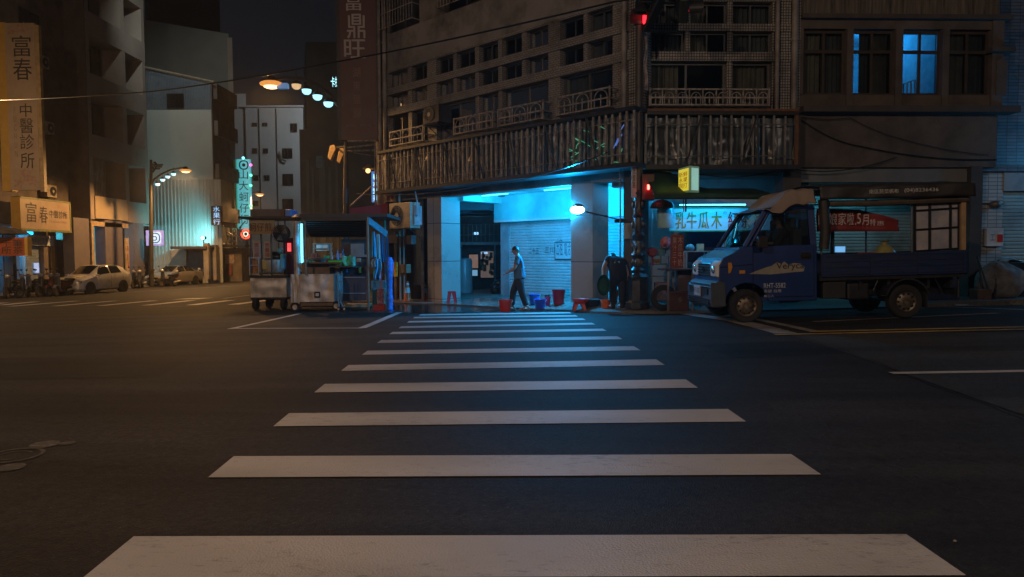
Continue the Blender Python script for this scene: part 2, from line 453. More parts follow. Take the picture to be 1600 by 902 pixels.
        L(rm.outputs[0], bs.inputs['Roughness'])
        bm_ = N('ShaderNodeMapRange'); bm_.inputs[3].default_value = .6; bm_.inputs[4].default_value = .08; L(wt.outputs[0], bm_.inputs[0]); L(bm_.outputs[0], bp.inputs['Strength'])
    else: L(ro.outputs[0], bs.inputs['Roughness'])
    L(bp.outputs[0], bs.inputs['Normal'])
    return m_
M_asph = road_mat('asphalt', (.023, .021, .0198), (.037, .0345, .032))
M_asph2 = road_mat('worn_asphalt', (.042, .041, .039), (.058, .056, .053))
M_pave = road_mat('wet_paving', (.12, .11, .10), (.17, .16, .145), rough=.45)
M_pave2 = road_mat('dry_paving', (.10, .09, .085), (.14, .13, .12), wet=False)

def axis(a): 
    o = []
    for lo, hi, st in a:
        x = lo
        while x < hi - 1e-6: o.append(x); x += st
    o.append(a[-1][1]); return o
xs = axis([(-160, -40, 10), (-40, -8, .5), (-8, 10, .25), (10, 16, .5), (16, 100, 6)])
ys = axis([(-60, -4, 4), (-4, 1, .5), (1, 22, .25), (22, 50, .5), (50, 80, 2), (80, 400, 16)])
me = bpy.data.meshes.new('ground')
me.from_pydata([(x, y, zr(x, y)) for y in ys for x in xs], [], [(j * len(xs) + i, j * len(xs) + i + 1, (j + 1) * len(xs) + i + 1, (j + 1) * len(xs) + i) for j in range(len(ys) - 1) for i in range(len(xs) - 1)])
for p in me.polygons: p.use_smooth = True
me.materials.append(M_asph)
road = bpy.data.objects.new('road', me); COL.objects.link(road); tag(road, kind='structure')

def sheet(mb, poly, h, step=.3):
    """a four-cornered patch laid on the road surface"""
    a, b, c, d = [Vector((p[0], p[1], 0)) for p in poly]
    nu = max(1, int(max((b - a).length, (c - d).length) / step)); nv = max(1, int(max((d - a).length, (c - b).length) / step))
    nu = min(nu, 80); nv = min(nv, 80)
    def fn(u, v):
        q = a.lerp(b, u).lerp(d.lerp(c, u), v); return (q.x, q.y, zr(q.x, q.y) + h)
    mb.grid(fn, nu, nv)
def pxsheet(mb, pts, h, step=.3): sheet(mb, [G(*p) for p in pts], h, step)

def paint_mat(name, col, worn, lo=.50, hi=.62, sc=14, rough=.6):
    m_ = bpy.data.materials.new(name); m_.use_nodes = True
    nt = m_.node_tree; bs = nt.nodes['Principled BSDF']; N = nt.nodes.new; L = nt.links.new
    geo = N('ShaderNodeNewGeometry')
    n1 = N('ShaderNodeTexNoise'); n1.inputs['Scale'].default_value = sc; n1.inputs['Detail'].default_value = 8; n1.inputs['Roughness'].default_value = .75
    n0 = N('ShaderNodeTexNoise'); n0.inputs['Scale'].default_value = 1.4; n0.inputs['Detail'].default_value = 6
    mp = N('ShaderNodeMapping'); mp.inputs['Scale'].default_value = (.5, 1.3, 1); L(geo.outputs['Position'], mp.inputs[0])
    L(mp.outputs[0], n1.inputs['Vector']); L(mp.outputs[0], n0.inputs['Vector'])
    mu = N('ShaderNodeMath'); mu.operation = 'MULTIPLY_ADD'; mu.inputs[1].default_value = .35; L(n0.outputs['Fac'], mu.inputs[0]); L(n1.outputs['Fac'], mu.inputs[2])
    r1 = N('ShaderNodeMapRange'); r1.inputs[1].default_value = lo + .175; r1.inputs[2].default_value = hi + .175; L(mu.outputs[0], r1.inputs[0])
    mx = N('ShaderNodeMix'); mx.data_type = 'RGBA'; mx.inputs[6].default_value = (*col, 1); mx.inputs[7].default_value = (*worn, 1); L(r1.outputs[0], mx.inputs[0])
    n2 = N('ShaderNodeTexNoise'); n2.inputs['Scale'].default_value = .9; n2.inputs['Detail'].default_value = 5; L(mp.outputs[0], n2.inputs['Vector'])
    r2 = N('ShaderNodeMapRange'); r2.inputs[3].default_value = .66; r2.inputs[4].default_value = 1.16; r2.inputs[1].default_value = .3; r2.inputs[2].default_value = .7; L(n2.outputs['Fac'], r2.inputs[0])
    m2 = N('ShaderNodeVectorMath'); m2.operation = 'SCALE'; L(mx.outputs[2], m2.inputs[0]); L(r2.outputs[0], m2.inputs['Scale'])
    L(m2.outputs[0], bs.inputs['Base Color']); bs.inputs['Roughness'].default_value = rough
    vo = N('ShaderNodeTexVoronoi'); vo.inputs['Scale'].default_value = 90; L(geo.outputs['Position'], vo.inputs['Vector'])
    bp = N('ShaderNodeBump'); bp.inputs['Strength'].default_value = .35; bp.inputs['Distance'].default_value = .01; L(vo.outputs['Distance'], bp.inputs['Height']); L(bp.outputs[0], bs.inputs['Normal'])
    return m_
M_paint = paint_mat('road_paint', (.53, .505, .48), (.20, .185, .17), .56, .76, 20)
M_paintw = paint_mat('worn_road_paint', (.42, .40, .38), (.09, .085, .08), .42, .62)
M_yell = paint_mat('yellow_road_paint', (.60, .40, .10), (.14, .11, .08), .47, .66)
M_spray = paint_mat('faded_spray_paint', (.20, .185, .17), (.035, .032, .03), .36, .46, 26)

# crack lines, sealed seams and darker patches in the crossing
def wander(mb, a, b, w_, h, seed, amp=.12, n=60):
    a = G(*a); b = G(*b); d = b - a; d.z = 0; nrm = Vector((-d.y, d.x, 0)).normalized(); pts = []
    for k in range(n + 1):
        t_ = k / n; q = a.lerp(b, t_) + nrm * (amp * noise.noise(Vector((t_ * 7, seed, 0))) + amp * .35 * noise.noise(Vector((t_ * 31, seed, 3)))); pts.append((q, w_ * (.5 + .9 * abs(noise.noise(Vector((t_ * 17, seed, 9)))))))
    for (p, wa), (q, wb_) in zip(pts, pts[1:]):
        mb.quad(*[Vector((v.x, v.y, zr(v.x, v.y) + h)) for v in (p - nrm * wa, q - nrm * wb_, q + nrm * wb_, p + nrm * wa)])
M_seal = mat('bitumen_seal', (.014, .013, .013), .45, 0, .3, 9)
mb = MB()
wander(mb, (1190, 508), (1620, 662), .014, .008, 2, .06, 90)
wander(mb, (1180, 620), (1560, 800), .002, .008, 8, .22)
tag(mb.build('road_cracks', M_seal), kind='structure')
M_patch = road_mat('patched_asphalt', (.014, .013, .0125), (.024, .022, .021))
mb = MB()
for k, pts in enumerate([[(-200, 596), (250, 590), (300, 560), (-60, 562)], [(1150, 560), (1330, 552), (1240, 533), (1090, 540)]]): pxsheet(mb, pts, .002, .25)
tag(mb.build('asphalt_patches', M_patch), kind='structure')
# the right-hand street's lighter asphalt, one sheet above
mb = MB()
pxsheet(mb, [(1222, 521), (1760, 702), (2300, 640), (2000, 521)], .0055, .6)
tag(mb.build('side_street_surface', M_asph2), kind='structure')

# crosswalk: (lower-left, lower-right, upper-right, upper-left)
mb = MB()
ll = [(663, 488.5), (654.5, 493.5), (645, 497.8), (635.7, 504.6), (622.6, 513.3), (608, 522.8), (589, 536.5), (565.4, 555), (532.8, 580.2), (491, 614), (427, 667), (325, 747), (100, 929)]
lr = [(893, 490), (903, 495), (915, 500.3), (930, 507.5), (948, 517.5), (972.5, 530.5), (1000.7, 548), (1038.7, 571), (1090.5, 606.7), (1165.7, 659.5), (1283, 742.5), (1542, 928)]
ll = ll[1:]
for k in range(12):
    a = G(*ll[k]); b = G(*lr[k]); dep = .40
    # stripes run 0.4 m deep along the crosswalk's own direction
    dv = Vector((-.033, 1, 0)) * dep
    if k == 11: a = G(209, 839.5) - dv; b = G(1416, 836) - dv
    sheet(mb, [a, b, b + dv, a + dv], .0042, .25)
tag(mb.build('crosswalk_stripes', M_paint), kind='structure')

mb = MB()   # parking box by the food carts
def pline(mb, a, b, wd=.12, h=.007, step=.3):
    a = G(*a); b = G(*b); d = (b - a); d.z = 0; d.normalize(); n = Vector((-d.y, d.x, 0)) * wd / 2
    sheet(mb, [a - n, b - n, b + n, a + n], h, step)
pline(mb, (360, 514.5), (468, 490.5), .14); pline(mb, (358, 514), (568, 513.5), .10, .009); pline(mb, (565, 513.5), (624, 488.5), .16)
tag(mb.build('parking_box_lines', M_paint), kind='structure')

mb = MB()   # far crosswalk across the left street
for (a, b) in [((-75, 481.5), (8, 473.6)), ((0, 477.5), (56, 472.0)), ((15, 479.4), (120, 470.8)), ((87, 478.8), (180, 470.6)), ((157, 478.3), (241, 470.3)), ((227, 477.8), (300, 470)), ((299, 477.3), (361, 469.8)), ((364, 476.5), (420, 469.5))]:
    pline(mb, a, b, .42, .012, .5)
tag(mb.build('far_crosswalk_stripes', M_paint), kind='structure')
mb = MB()
pline(mb, (0, 469.5), (170, 458.8), .15, .012, .6); pline(mb, (170, 458.8), (385, 446), .15, .012, .6)
pline(mb, (350, 467), (392, 461.5), .15, .012, .6); pline(mb, (282, 467.5), (322, 467), .9, .012, .4)
tag(mb.build('left_street_lines', M_paintw), kind='structure')

mb = MB()   # right street edge lines
pline(mb, (1072, 490.5), (1150, 502), .34, .009); pline(mb, (1150, 502), (1228, 522), .34, .009)
pline(mb, (1178, 499), (1275, 519.5), .16, .009)
pline(mb, (1270, 503.5), (1560, 490), .12, .009); pline(mb, (1440, 478.5), (1600, 484.5), .12, .009)
tag(mb.build('side_street_white_lines', M_paintw), kind='structure')
mb = MB(); pline(mb, (1392, 584.6), (1700, 579.6), .10, .011)
tag(mb.build('lane_line', M_paint), kind='structure')
mb = MB()
pline(mb, (1210, 524), (1700, 513.5), .13, .011); pline(mb, (1270, 519.0), (1700, 509.8), .13, .011)
tag(mb.build('double_yellow_lines', M_yell), kind='structure')
# worn pale rings round the manhole in the lower left
mb = MB()
def ring(mb, c, r0, r1, h, a0=0, a1=360, n=40):
    def fn(u, v):
        a = R(a0 + (a1 - a0) * u); r = lerp(r0, r1, v); x, y = c.x + r * math.cos(a), c.y + r * math.sin(a)
        return (x, y, zr(x, y) + h)
    mb.grid(fn, n, 1)
c = G(22, 712); ring(mb, c, .140, .165, .0035); ring(mb, c, .085, .098, .0035, 40, 300)
c2 = G(70, 695); ring(mb, c2, .0, .09, .0035, 0, 360, 12); ring(mb, c2 + Vector((.13, .03, 0)), .0, .05, .004, 0, 360, 9); ring(mb, G(16, 731), .0, .08, .0035, 0, 360, 11)
tag(mb.build('spray_marks', M_spray), kind='structure')

# ------------------------------------------------------------------ pavements
def zf(x, y):
    """paved arcade floor, level with the road on the left and a kerb high on the right"""
    e = interp([(-9, .10), (-3.2, .03), (-2.4, .02), (1.9, .20), (3.2, .11), (4.2, .10), (30, .12)], x)
    o = (x - FA.o.x) * FA.n.x + (y - FA.o.y) * FA.n.y
    t = max(0, min((.65 - o) / .65, (y - 14.75) / .9, 1)) if x < 9 else 1
    return zr(x, y) + lerp(min(e, .035), e, t)
def strip(outer, inner, name, mt, zfn, kerb=True):
    """paving between two polylines of equal length, with a kerb face along the outer one"""
    mb = MB(); n = len(outer) - 1
    for i in range(n):
        a, b, c, d = [Vector((q[0], q[1], 0)) for q in (outer[i], outer[i + 1], inner[i + 1], inner[i])]
        L_ = max((b - a).length, (c - d).length); nu = max(1, int(L_ / .4)); nv = max(1, int(max((d - a).length, (c - b).length) / .22))
        def fn(u, v):
            q = a.lerp(b, u).lerp(d.lerp(c, u), v); return (q.x, q.y, zfn(q.x, q.y))
        mb.grid(fn, nu, nv)
        if kerb:
            def fk(u, v):
                q = a.lerp(b, u); return (q.x, q.y, lerp(zr(q.x, q.y) - .05, zfn(q.x, q.y), v))
            mb.grid(fk, nu, 1)
    return tag(mb.build(name, mt), kind='structure')
pA = lambda u, o: tuple(FA.p(u, o, 0)[:2])
pB = lambda u, o: tuple(FB.p(u, o, 0)[:2])
strip([pA(16, .8), pA(9.5, .8), pA(6, .65), pA(3, .65), pA(1.2, .65), (2.1, 15.45), (3.1, 14.95), (4.5, 14.75), (9, 14.7), (30, 14.8)],
      [pA(16, -14), pA(10.5, -14), pA(7.6, -14), pA(4.5, -14), pA(1.5, -14), (8, 29), (9, 29), (10, 29), (13, 29), (31, 29)], 'pavement', M_pave, zf)
def zl(x, y): return zr(x, y) + .12
XL = -25.2
strip([(XL - .3, 20), (XL - .3, 34), (XL, 48), (XL + .5, 62), (XL + 4, 75)], [(-40, 20), (-40, 34), (-40, 48), (-40, 62), (-40, 75)], 'left_pavement', M_pave2, zl)
# ================================================================== corner building
TA = tilemat('corner_wall_tiles', (.25, .235, .22), (.06, .05, .045), .105, .052, (-.7232, .6907), offset=.5)
TK = tilemat('white_mosaic_tiles', (.36, .34, .31), (.03, .028, .026), .062, .062, (-.7232, .6907), grw=.009)
TB = tilemat('white_mosaic_tiles_side', (.34, .32, .29), (.03, .028, .026), .062, .062, (1, .035), grw=.009)
SLAB = tilemat('pillar_stone_slabs', (.34, .31, .28), (.07, .06, .055), 1.6, 1.12, (-.7232, .6907), rough=.55, grw=.010, dirt=(.12, .10, .085), dirtlo=.55)
M_ceil = mat('painted_ceiling', (.62, .62, .60), .7, 0, .06, 1.2, dirt=(.40, .40, .38), dscale=.9)
M_wallp = mat('painted_arcade_wall', (.55, .55, .53), .65, 0, .07, 1.2, dirt=(.38, .37, .35), dscale=1.0)
M_shut = mat('roller_shutter_metal', (.50, .50, .49), .42, .25, .05, 3, dirt=(.40, .39, .37), dscale=2)
M_bars = mat('rusty_cream_bars', (.32, .30, .275), .6, .1, .25, 14, dirt=(.10, .05, .03), dscale=9)
M_plastic = mat('crumpled_clear_plastic', (.17, .165, .16), .34, 0, .4, 2.0, .35, 4, spec=.6)
M_plasticB = mat('dusty_clear_plastic', (.085, .10, .115), .32, 0, .6, 2, .5, 3, spec=.6)

bld = thing('corner_building', FA.p(0, 0, 0), 'tiled corner building with window rows, arch-patterned planters and a blue-lit arcade', 'building')

def corrug(mb, F, u0, u1, z0, z1, o, amp=.02, pitch=.09, vertical=False):
    """ribbed sheet metal: ribs run level (roller shutter) or upright (corrugated wall)"""
    if vertical:
        n = int((u1 - u0) / pitch); pts = []
        for i in range(n):
            a = u0 + (u1 - u0) * i / n; w_ = (u1 - u0) / n
            pts += [(a, 0), (a + w_ * .55, 0), (a + w_ * .65, 1), (a + w_ * .9, 1)]
        pts.append((u1, 0))
        for (a, s), (b, t) in zip(pts, pts[1:]):
            mb.quad(F.p(a, o + s * amp, z0), F.p(b, o + t * amp, z0), F.p(b, o + t * amp, z1), F.p(a, o + s * amp, z1))
    else:
        n = max(1, int((z1 - z0) / pitch)); h = (z1 - z0) / n
        for i in range(n):
            z = z0 + i * h
            prof = [(z, 0), (z + h * .25, amp), (z + h * .75, amp), (z + h * .95, 0), (z + h, 0)]
            for (a, s), (b, t) in zip(prof, prof[1:]):
                mb.quad(F.p(u0, o + s, a), F.p(u1, o + s, a), F.p(u1, o + t, b), F.p(u0, o + t, b))

def curtain_mesh(F, u0, u1, z0, z1, o, ph=0.0):
    mb = MB(); n = max(8, int(abs(u1 - u0) / .035))
    def fn(a, b):
        u = lerp(u0, u1, a); return F.p(u, o + .03 * math.sin(u * 58 + ph) + .012 * math.sin(u * 131 + ph * 3), lerp(z0, z1, b))
    mb.grid(fn, n, 1); return mb
def window(F, parent, u0, u1, z0, z1, o=-.16, split=2, curt=None, bars=0, fw=.035, sill=False, glass=None, fm=None, top=None, name='window'):
    """sliding window: frame with its pane and curtain as sub-parts"""
    if u0 > u1: u0, u1 = u1, u0
    mb = MB()
    mb.fbox(F, u0, u1, o, o + .05, z0, z0 + fw); mb.fbox(F, u0, u1, o, o + .05, z1 - fw, z1)
    mb.fbox(F, u0, u0 + fw, o + .002, o + .048, z0 + fw, z1 - fw); mb.fbox(F, u1 - fw, u1, o + .002, o + .048, z0 + fw, z1 - fw)
    for k in range(1, split):
        u = lerp(u0, u1, k / split); mb.fbox(F, u - fw * .5, u + fw * .5, o + .003, o + .045, z0 + fw, z1 - fw)
    if top:
        mb.fbox(F, u0 + fw, u1 - fw, o + .004, o + .043, top - fw * .6, top + fw * .6)
    w_ = mb.build(name, fm or M_alu, parent)
    g = MB(); g.quad(F.p(u0 + .01, o + .02, z0 + .01), F.p(u1 - .01, o + .02, z0 + .01), F.p(u1 - .01, o + .02, z1 - .01), F.p(u0 + .01, o + .02, z1 - .01))
    g.build('pane', glass or M_glass, w_)
    if curt:
        for k, (a, b, mt) in enumerate(curt):
            curtain_mesh(F, lerp(u0, u1, a), lerp(u0, u1, b), z0 + .02, z1 - .02, o - .10, k * 1.7 + u0).build('curtain', mt, w_)
    return w_
def planter(F, parent, u0, u1, z0, z1, o, arches, depth=.42, mt=None):
    """flower-box railing with round arches"""
    if u0 > u1: u0, u1 = u1, u0
    mb = MB(); t = .028; h = z1 - z0
    for z in (z0, z0 + h * .42, z1 - t * 1.3): mb.fbox(F, u0, u1, o - t, o, z, z + t * 1.2)
    for u in (u0, u1 - t * 1.3): mb.fbox(F, u, u + t * 1.3, o - t - .001, o + .001, z0 - .01, z1 + .01)
    n = arches; w_ = (u1 - u0) / n
    for k in range(n):
        c = u0 + w_ * (k + .5); r = w_ * .34
        if k: mb.fbox(F, c - w_ / 2 - t / 2, c - w_ / 2 + t / 2, o - t * .9, o - .003, z0, z1)
        pts = [F.p(c - r, o - t / 2, z0 + .01)] + [F.p(c + r * math.cos(R(180 - a)), o - t / 2, z0 + h * .5 + min(r, h * .45) * math.sin(R(a))) for a in range(0, 181, 20)] + [F.p(c + r, o - t / 2, z0 + .01)]
        mb.tube(pts, t * .48, 5)
        pts = [F.p(c, o - t / 2, z0 + .01), F.p(c, o - t / 2, z0 + h * .6)]; mb.tube(pts, t * .5, 5)
        mb.tube([F.p(c, o - t / 2, z0 + h * .6), F.p(c, o - t / 2, z0 + h * .68)], t * .9, 6, r1=t * .3)
    for u in (u0 + .01, u1 - .03):   # side returns to the wall and shelf slats
        for z in (z0, z0 + h * .42, z1 - t * 1.3): mb.fbox(F, u, u + .02, o - depth, o - t, z, z + t)
    for k in range(5):
        oo = o - depth + k * depth / 5; mb.fbox(F, u0, u1, oo, oo + .03, z0 - .012, z0 + .006)
    return mb.build('planter_railing', mt or M_bars, parent)

uA = lambda px, py=170, o=0: FA.U(px, py, o)
uB = lambda px, py=120, o=0: FB.U(px, py, o)
Z1b, Z1t, Z2b, Z2t, ZT, ZS = 5.65, 5.87, 6.30, 6.50, 6.99, 4.52
HT = 14.5
uL = uA(600); uK = uA(985)
# ---- wall of facade A
wb = MB()
wb.fbox(FA, uK - .1, uL, -.25, 0, 3.0, ZS)                       # spandrel behind the cage
wb.fbox(FA, uK - .1, uL, -.25, .004, 7.02, 8.2)                   # plain band
wb.build('wall', mat('rendered_band', (.225, .210, .200), .8, 0, .15, 1.4, .2, 40, dirt=(.07, .063, .058), dscale=.9), bld)
mb = MB()
mb.fbox(FA, uK - .1, uL + .0, -.2, .10, Z1b, Z1t); mb.fbox(FA, uK - .1, uL, -.2, .10, Z2b, Z2t); mb.fbox(FA, uK - .1, uL, -.25, .07, ZT, 7.06)
for a, b, o in [(600, 609, .05), (670, 684, .05), (859, 877, .05), (959, 985, .05)]:
    mb.fbox(FA, uA(a), uA(b), -.22, o, ZS, ZT)
for a, b in [(639, 645), (710, 715), (744, 750), (780, 786), (817, 824), (913, 919)]:
    mb.fbox(FA, uA(a), uA(b), -.2, .03, Z1t, Z2b); mb.fbox(FA, uA(a), uA(b), -.2, .03, Z2t, ZT)
for a, b in [(639, 645), (744, 750), (780, 786)]: mb.fbox(FA, uA(a), uA(b), -.2, .03, ZS, Z1b)
mb.build('tile_grid', TA, bld)
mb = MB(); mb.fbox(FA, uL, uL + .45, -6, -.0, 3.3, HT); mb.fbox(FA, uL, uL + .45, -1.2, -.0, -.3, 3.3); mb.fbox(FA, uK, uL, -.25, .0, 10.3, HT)
for a, b in [(600, 604), (655, 695), (756, 800), (860, 905), (960, 985)]: mb.fbox(FA, uA(a, 0), uA(b, 0), -.25, .0, 8.2, 10.3)
mb.build('upper_wall', mat('upper_render', (.20, .18, .165), .85, 0, .2, 1.5, dirt=(.07, .06, .05)), bld)
rnd = random.Random(3)
def curts(kind):
    k = rnd.random()
    c = M_curtA if rnd.random() < .4 else M_curtB
    return [[(0, .48, c)], [(.5, 1, c)], [(0, 1, c)], None, [(.05, .3, c)]][int(k * 5)]
cols = [(609, 639), (645, 670), (684, 710), (715, 744), (750, 780), (786, 817), (824, 859), (877, 913), (919, 959)]
for a, b in cols:
    for z0, z1 in ((Z1t, Z2b), (Z2t, ZT)):
        window(FA, bld, uA(a) - .01, uA(b) + .01, z0, z1, curt=curts(0))
for a, b, c in [(609, 639, None), (645, 670, [(.4, .8, M_curtB)]), (684, 744, [(.55, 1, M_curtB)]), (750, 780, [(.1, .9, M_curtA)]), (786, 859, [(.5, 1, M_curtB)]), (877, 959, [(.5, 1, M_curtB)])]:
    window(FA, bld, uA(a) - .01, uA(b) + .01, ZS + .02, Z1b, curt=c, fw=.05)
# upper windows with burglar grilles
for a, b in [(604, 655), (695, 756), (800, 860), (905, 960)]:
    u0, u1 = uA(a, 0), uA(b, 0)
    w_ = window(FA, bld, u0, u1, 8.22, 10.3, split=2, fw=.06)
    g = MB()
    u0, u1 = min(u0, u1), max(u0, u1)
    n = int((u1 - u0) / .13)
    for k in range(n + 1):
        u = u0 + (u1 - u0) * k / n; g.tube([FA.p(u, .28, 8.3), FA.p(u, .28, 10.2)], .010, 5)
    for z in (8.3, 8.75, 9.2, 9.7, 10.2): g.tube([FA.p(u0, 0, z), FA.p(u0, .28, z), FA.p(u1, .28, z), FA.p(u1, 0, z)], .014, 5)
    g.build('grille', M_bars, w_)
# unlit rooms behind the panes
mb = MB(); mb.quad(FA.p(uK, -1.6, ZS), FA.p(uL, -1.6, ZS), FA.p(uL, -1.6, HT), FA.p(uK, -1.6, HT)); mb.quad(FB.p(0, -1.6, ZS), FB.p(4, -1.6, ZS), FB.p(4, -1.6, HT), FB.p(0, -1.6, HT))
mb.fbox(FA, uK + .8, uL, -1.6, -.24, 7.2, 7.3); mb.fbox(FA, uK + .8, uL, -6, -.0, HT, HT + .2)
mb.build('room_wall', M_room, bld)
for a, b, y0, y1, n in [(608, 661, 237, 213, 3), (708, 770, 219, 188, 3), (777, 849, 206, 174, 3), (868, 953, 191, 155, 3)]:
    o = .42
    z0 = FA.Z((a + b) / 2, (y0 + y1) / 2 + 11, o); planter(FA, bld, FA.U(a, 200, o), FA.U(b, 200, o), 4.62, 5.07, o, n)
# corner column and B facade
mb = MB()
mb.fbox(FA, uK - .32, uK - .0, -.35, .08, 4.4, HT)
mb.build('corner_column', TK, bld)
mb = MB()
uR = uB(1236)
for z0, z1 in ((Z1b + .02, Z1t), (Z2b + .04, Z2t), (ZT, 7.12)): mb.fbox(FB, 0, uR, -.2, .08, z0, z1)
for a, b in [(1004, 1012), (1135, 1143), (1205, 1211)]: mb.fbox(FB, uB(a), uB(b), -.2, .04, ZS, ZT)
for a, b in [(1069, 1077)]: mb.fbox(FB, uB(a), uB(b), -.2, .04, Z1t, Z2b + .04); mb.fbox(FB, uB(a), uB(b), -.2, .04, Z2t, ZT)
mb.fbox(FB, uB(1217), uB(1248), -.3, .06, 4.5, HT)
mb.fbox(FB, 0, uR, -.24, .0, 8.4, HT)
mb.build('tile_grid', TB, bld)
mb = MB(); mb.fbox(FB, 0, uR, -.25, .0, 3.2, ZS); mb.fbox(FB, 0, uR, -.25, .0, 7.12, 7.75)
mb.build('wall', mat('rendered_band', (.27, .24, .215)), bld)
for a, b in [(1012, 1069), (1077, 1135), (1143, 1205)]:
    for z0, z1 in ((Z1t, Z2b + .04), (Z2t, ZT)): window(FB, bld, uB(a), uB(b), z0, z1, curt=[(0, 1, M_curtB)] if b != 1135 else [(.0, .5, M_curtA)])
window(FB, bld, uB(1012), uB(1135), ZS, Z1b + .02, curt=[(0, .42, M_curtA)], fw=.05); window(FB, bld, uB(1143), uB(1205), ZS, Z1b + .02, curt=[(.0, .95, M_curtA)], split=1, fw=.05)
for a, b in [(1012, 1069), (1077, 1135), (1143, 1205)]: window(FB, bld, uB(a), uB(b), 7.75, 8.4)
planter(FB, bld, FB.U(1014, 160, .4), FB.U(1203, 160, .4), 4.60, 4.98, .4, 9)

# ---- strip cages of plastic sheet behind bars above the ground floor
def cage(F, u0, u1, z0, z1, o, bars, mt, name, plast, seed):
    if u0 > u1: u0, u1 = u1, u0
    rr = random.Random(seed)
    mb = MB()
    def fn(a, b):
        u = lerp(u0, u1, a); z = lerp(z0 + .05, z1 - .05, b)
        q = Vector((u * 2.2, z * 1.7, seed)); d = noise.noise(q) * .08 + noise.noise(q * 2.7) * .025 + noise.noise(Vector((u * 16, z * 2.5, seed))) * .025
        return F.p(u, o - .16 + d, z)
    mb.grid(fn, int((u1 - u0) * 26), 26)
    mb.build('plastic_sheet', plast, bld, smooth=True)
    mb = MB()
    n = int((u1 - u0) / bars)
    for k in range(n + 1):
        u = lerp(u0, u1, k / n) + rr.uniform(-.012, .012); w_ = .022
        mb.fbox(F, u - w_, u + w_, o - .02, o + .012, z0 + .04, z1 - .03 - rr.random() * .03)
    for z in (z0 + .22, z1 - .24): mb.tube([F.p(u0, o + .02, z), F.p(u1, o + .02, z)], .012, 5)
    mb.build('bars', mt, bld)
    mb = MB()
    mb.fbox(F, u0 - .05, u1 + .05, -.02, o + .06, z1 - .03, z1 + .05)
    mb.fbox(F, u0 - .05, u1 + .05, -.02, o + .10, z0 - .08, z0 + .02)
    for k in range(1, int((u1 - u0) / 1.25) + 1):
        u = u0 + 1.25 * k
        if u > u1 - .1: break
        mb.tube([F.p(u - .35, o + .05, z0 + .02), F.p(u, o + .05, z1 - .05)], .018, 5); mb.tube([F.p(u, o + .05, z1 - .04), F.p(u + .02, o + .05, z0)], .022, 5)
    mb.build('canopy_ledge', M_dark, bld)
zc0, zc1 = 3.28, 4.46
cage(FA, FA.U(592, 270, .5), FA.U(990, 220, .5), zc0, zc1, .5, .18, M_bars, 'cage', M_plastic, 4)
cage(FB, FB.U(1012, 220, .4) - .05, FB.U(1243, 220, .4), 3.26, 4.42, .4, .23, M_grey, 'cage', M_plasticB, 9)
mb = MB(); u = FB.U(1243, 220, .4)
mb.fbox(FB, u - .02, u + .05, .36, .44, 3.2, 4.5); mb.fbox(FB, -.05, u + .05, .42, .46, 4.44, 4.52)
mb.build('cage_frame', mat('rust', (.18, .09, .045), .8, .2, .3, 12), bld)

# ---- arcade: pillars, lintel, ceiling, shuttered shop front, passage
mb = MB()
def pillar(mb, F, u0, u1, o0, o1, zt=3.25):
    q = F.p((u0 + u1) / 2, (o0 + o1) / 2, 0); mb.fbox(F, u0, u1, o0, o1, zf(q.x, q.y) - .25, zt)
p1 = (FA.U(668, 400), FA.U(690, 400)); p2 = (FA.U(892, 400), FA.U(926, 400)); p3 = (FA.U(975, 400), -.32)
for a, b, dep in ((p1[0], p1[1], .74), (p2[0], p2[1], .64)):
    mb = MB(); pillar(mb, FA, a, b, -dep, 0); mb.build('pillar', SLAB, bld, bevel=.008)
mb = MB(); pillar(mb, FA, p3[0], -.28, -.5, .02, 4.4); mb.build('pillar', mat('corner_pillar_render', (.10, .085, .08), .8, 0, .25, 2, dirt=(.04, .035, .03)), bld)
OB = -2.65
mb = MB(); mb.fbox(FA, uK + .0, p1[0] + .4, -.5, -.02, 3.02, 3.27); mb.build('lintel', mat('lintel_paint', (.10, .10, .105), .7, 0, .2, 3), bld)
mb = MB(); mb.fbox(FA, p3[0] - .8, p1[0] + .2, OB - .3, -.5, 3.16, 3.26)
mb.fbox(FA, p1[1] - .15, p1[1] + .15, OB, -.74, 2.92, 3.16); mb.fbox(FA, p2[1] - .5, p2[1] - .1, OB, -.64, 2.92, 3.16)
mb.build('ceiling', M_ceil, bld)
zb = zf(.8, 21)
uS0, uS1 = FA.U(798, 400, OB), FA.U(975, 400, OB) - 1.2
uJ = FA.U(785, 400, OB); uPan = FA.U(771, 330, OB + .3)
mb = MB(); corrug(mb, FA, uS1, uS0, zb - .1, 2.33, OB + .02, .016, .085); mb.build('roller_shutter', M_shut, bld)
mb = MB(); mb.fbox(FA, uS1 - .2, uPan, OB, OB + .28, 2.33, 3.16); mb.fbox(FA, uPan - .01, uPan, OB - 3, OB, 2.33, 3.16); mb.build('fascia_panel', M_wallp, bld)
mb = MB(); mb.fbox(FA, uS0, uJ, OB - .1, OB + .08, zb - .2, 2.33)
mb.build('shutter_jamb', mat('grey_tiles', (.30, .31, .32), .4, 0, .1, 9, dirt=(.16, .16, .16)), bld)
mb = MB(); mb.fbox(FA, uS1 - .4, uS1, OB - .1, OB + .1, zb - .2, 3.16); mb.fbox(FA, uS1 - 1.0, uS1 - .4, OB - .1, OB + .02, zb - .2, 3.16)
mb.build('wall', M_wallp, bld)
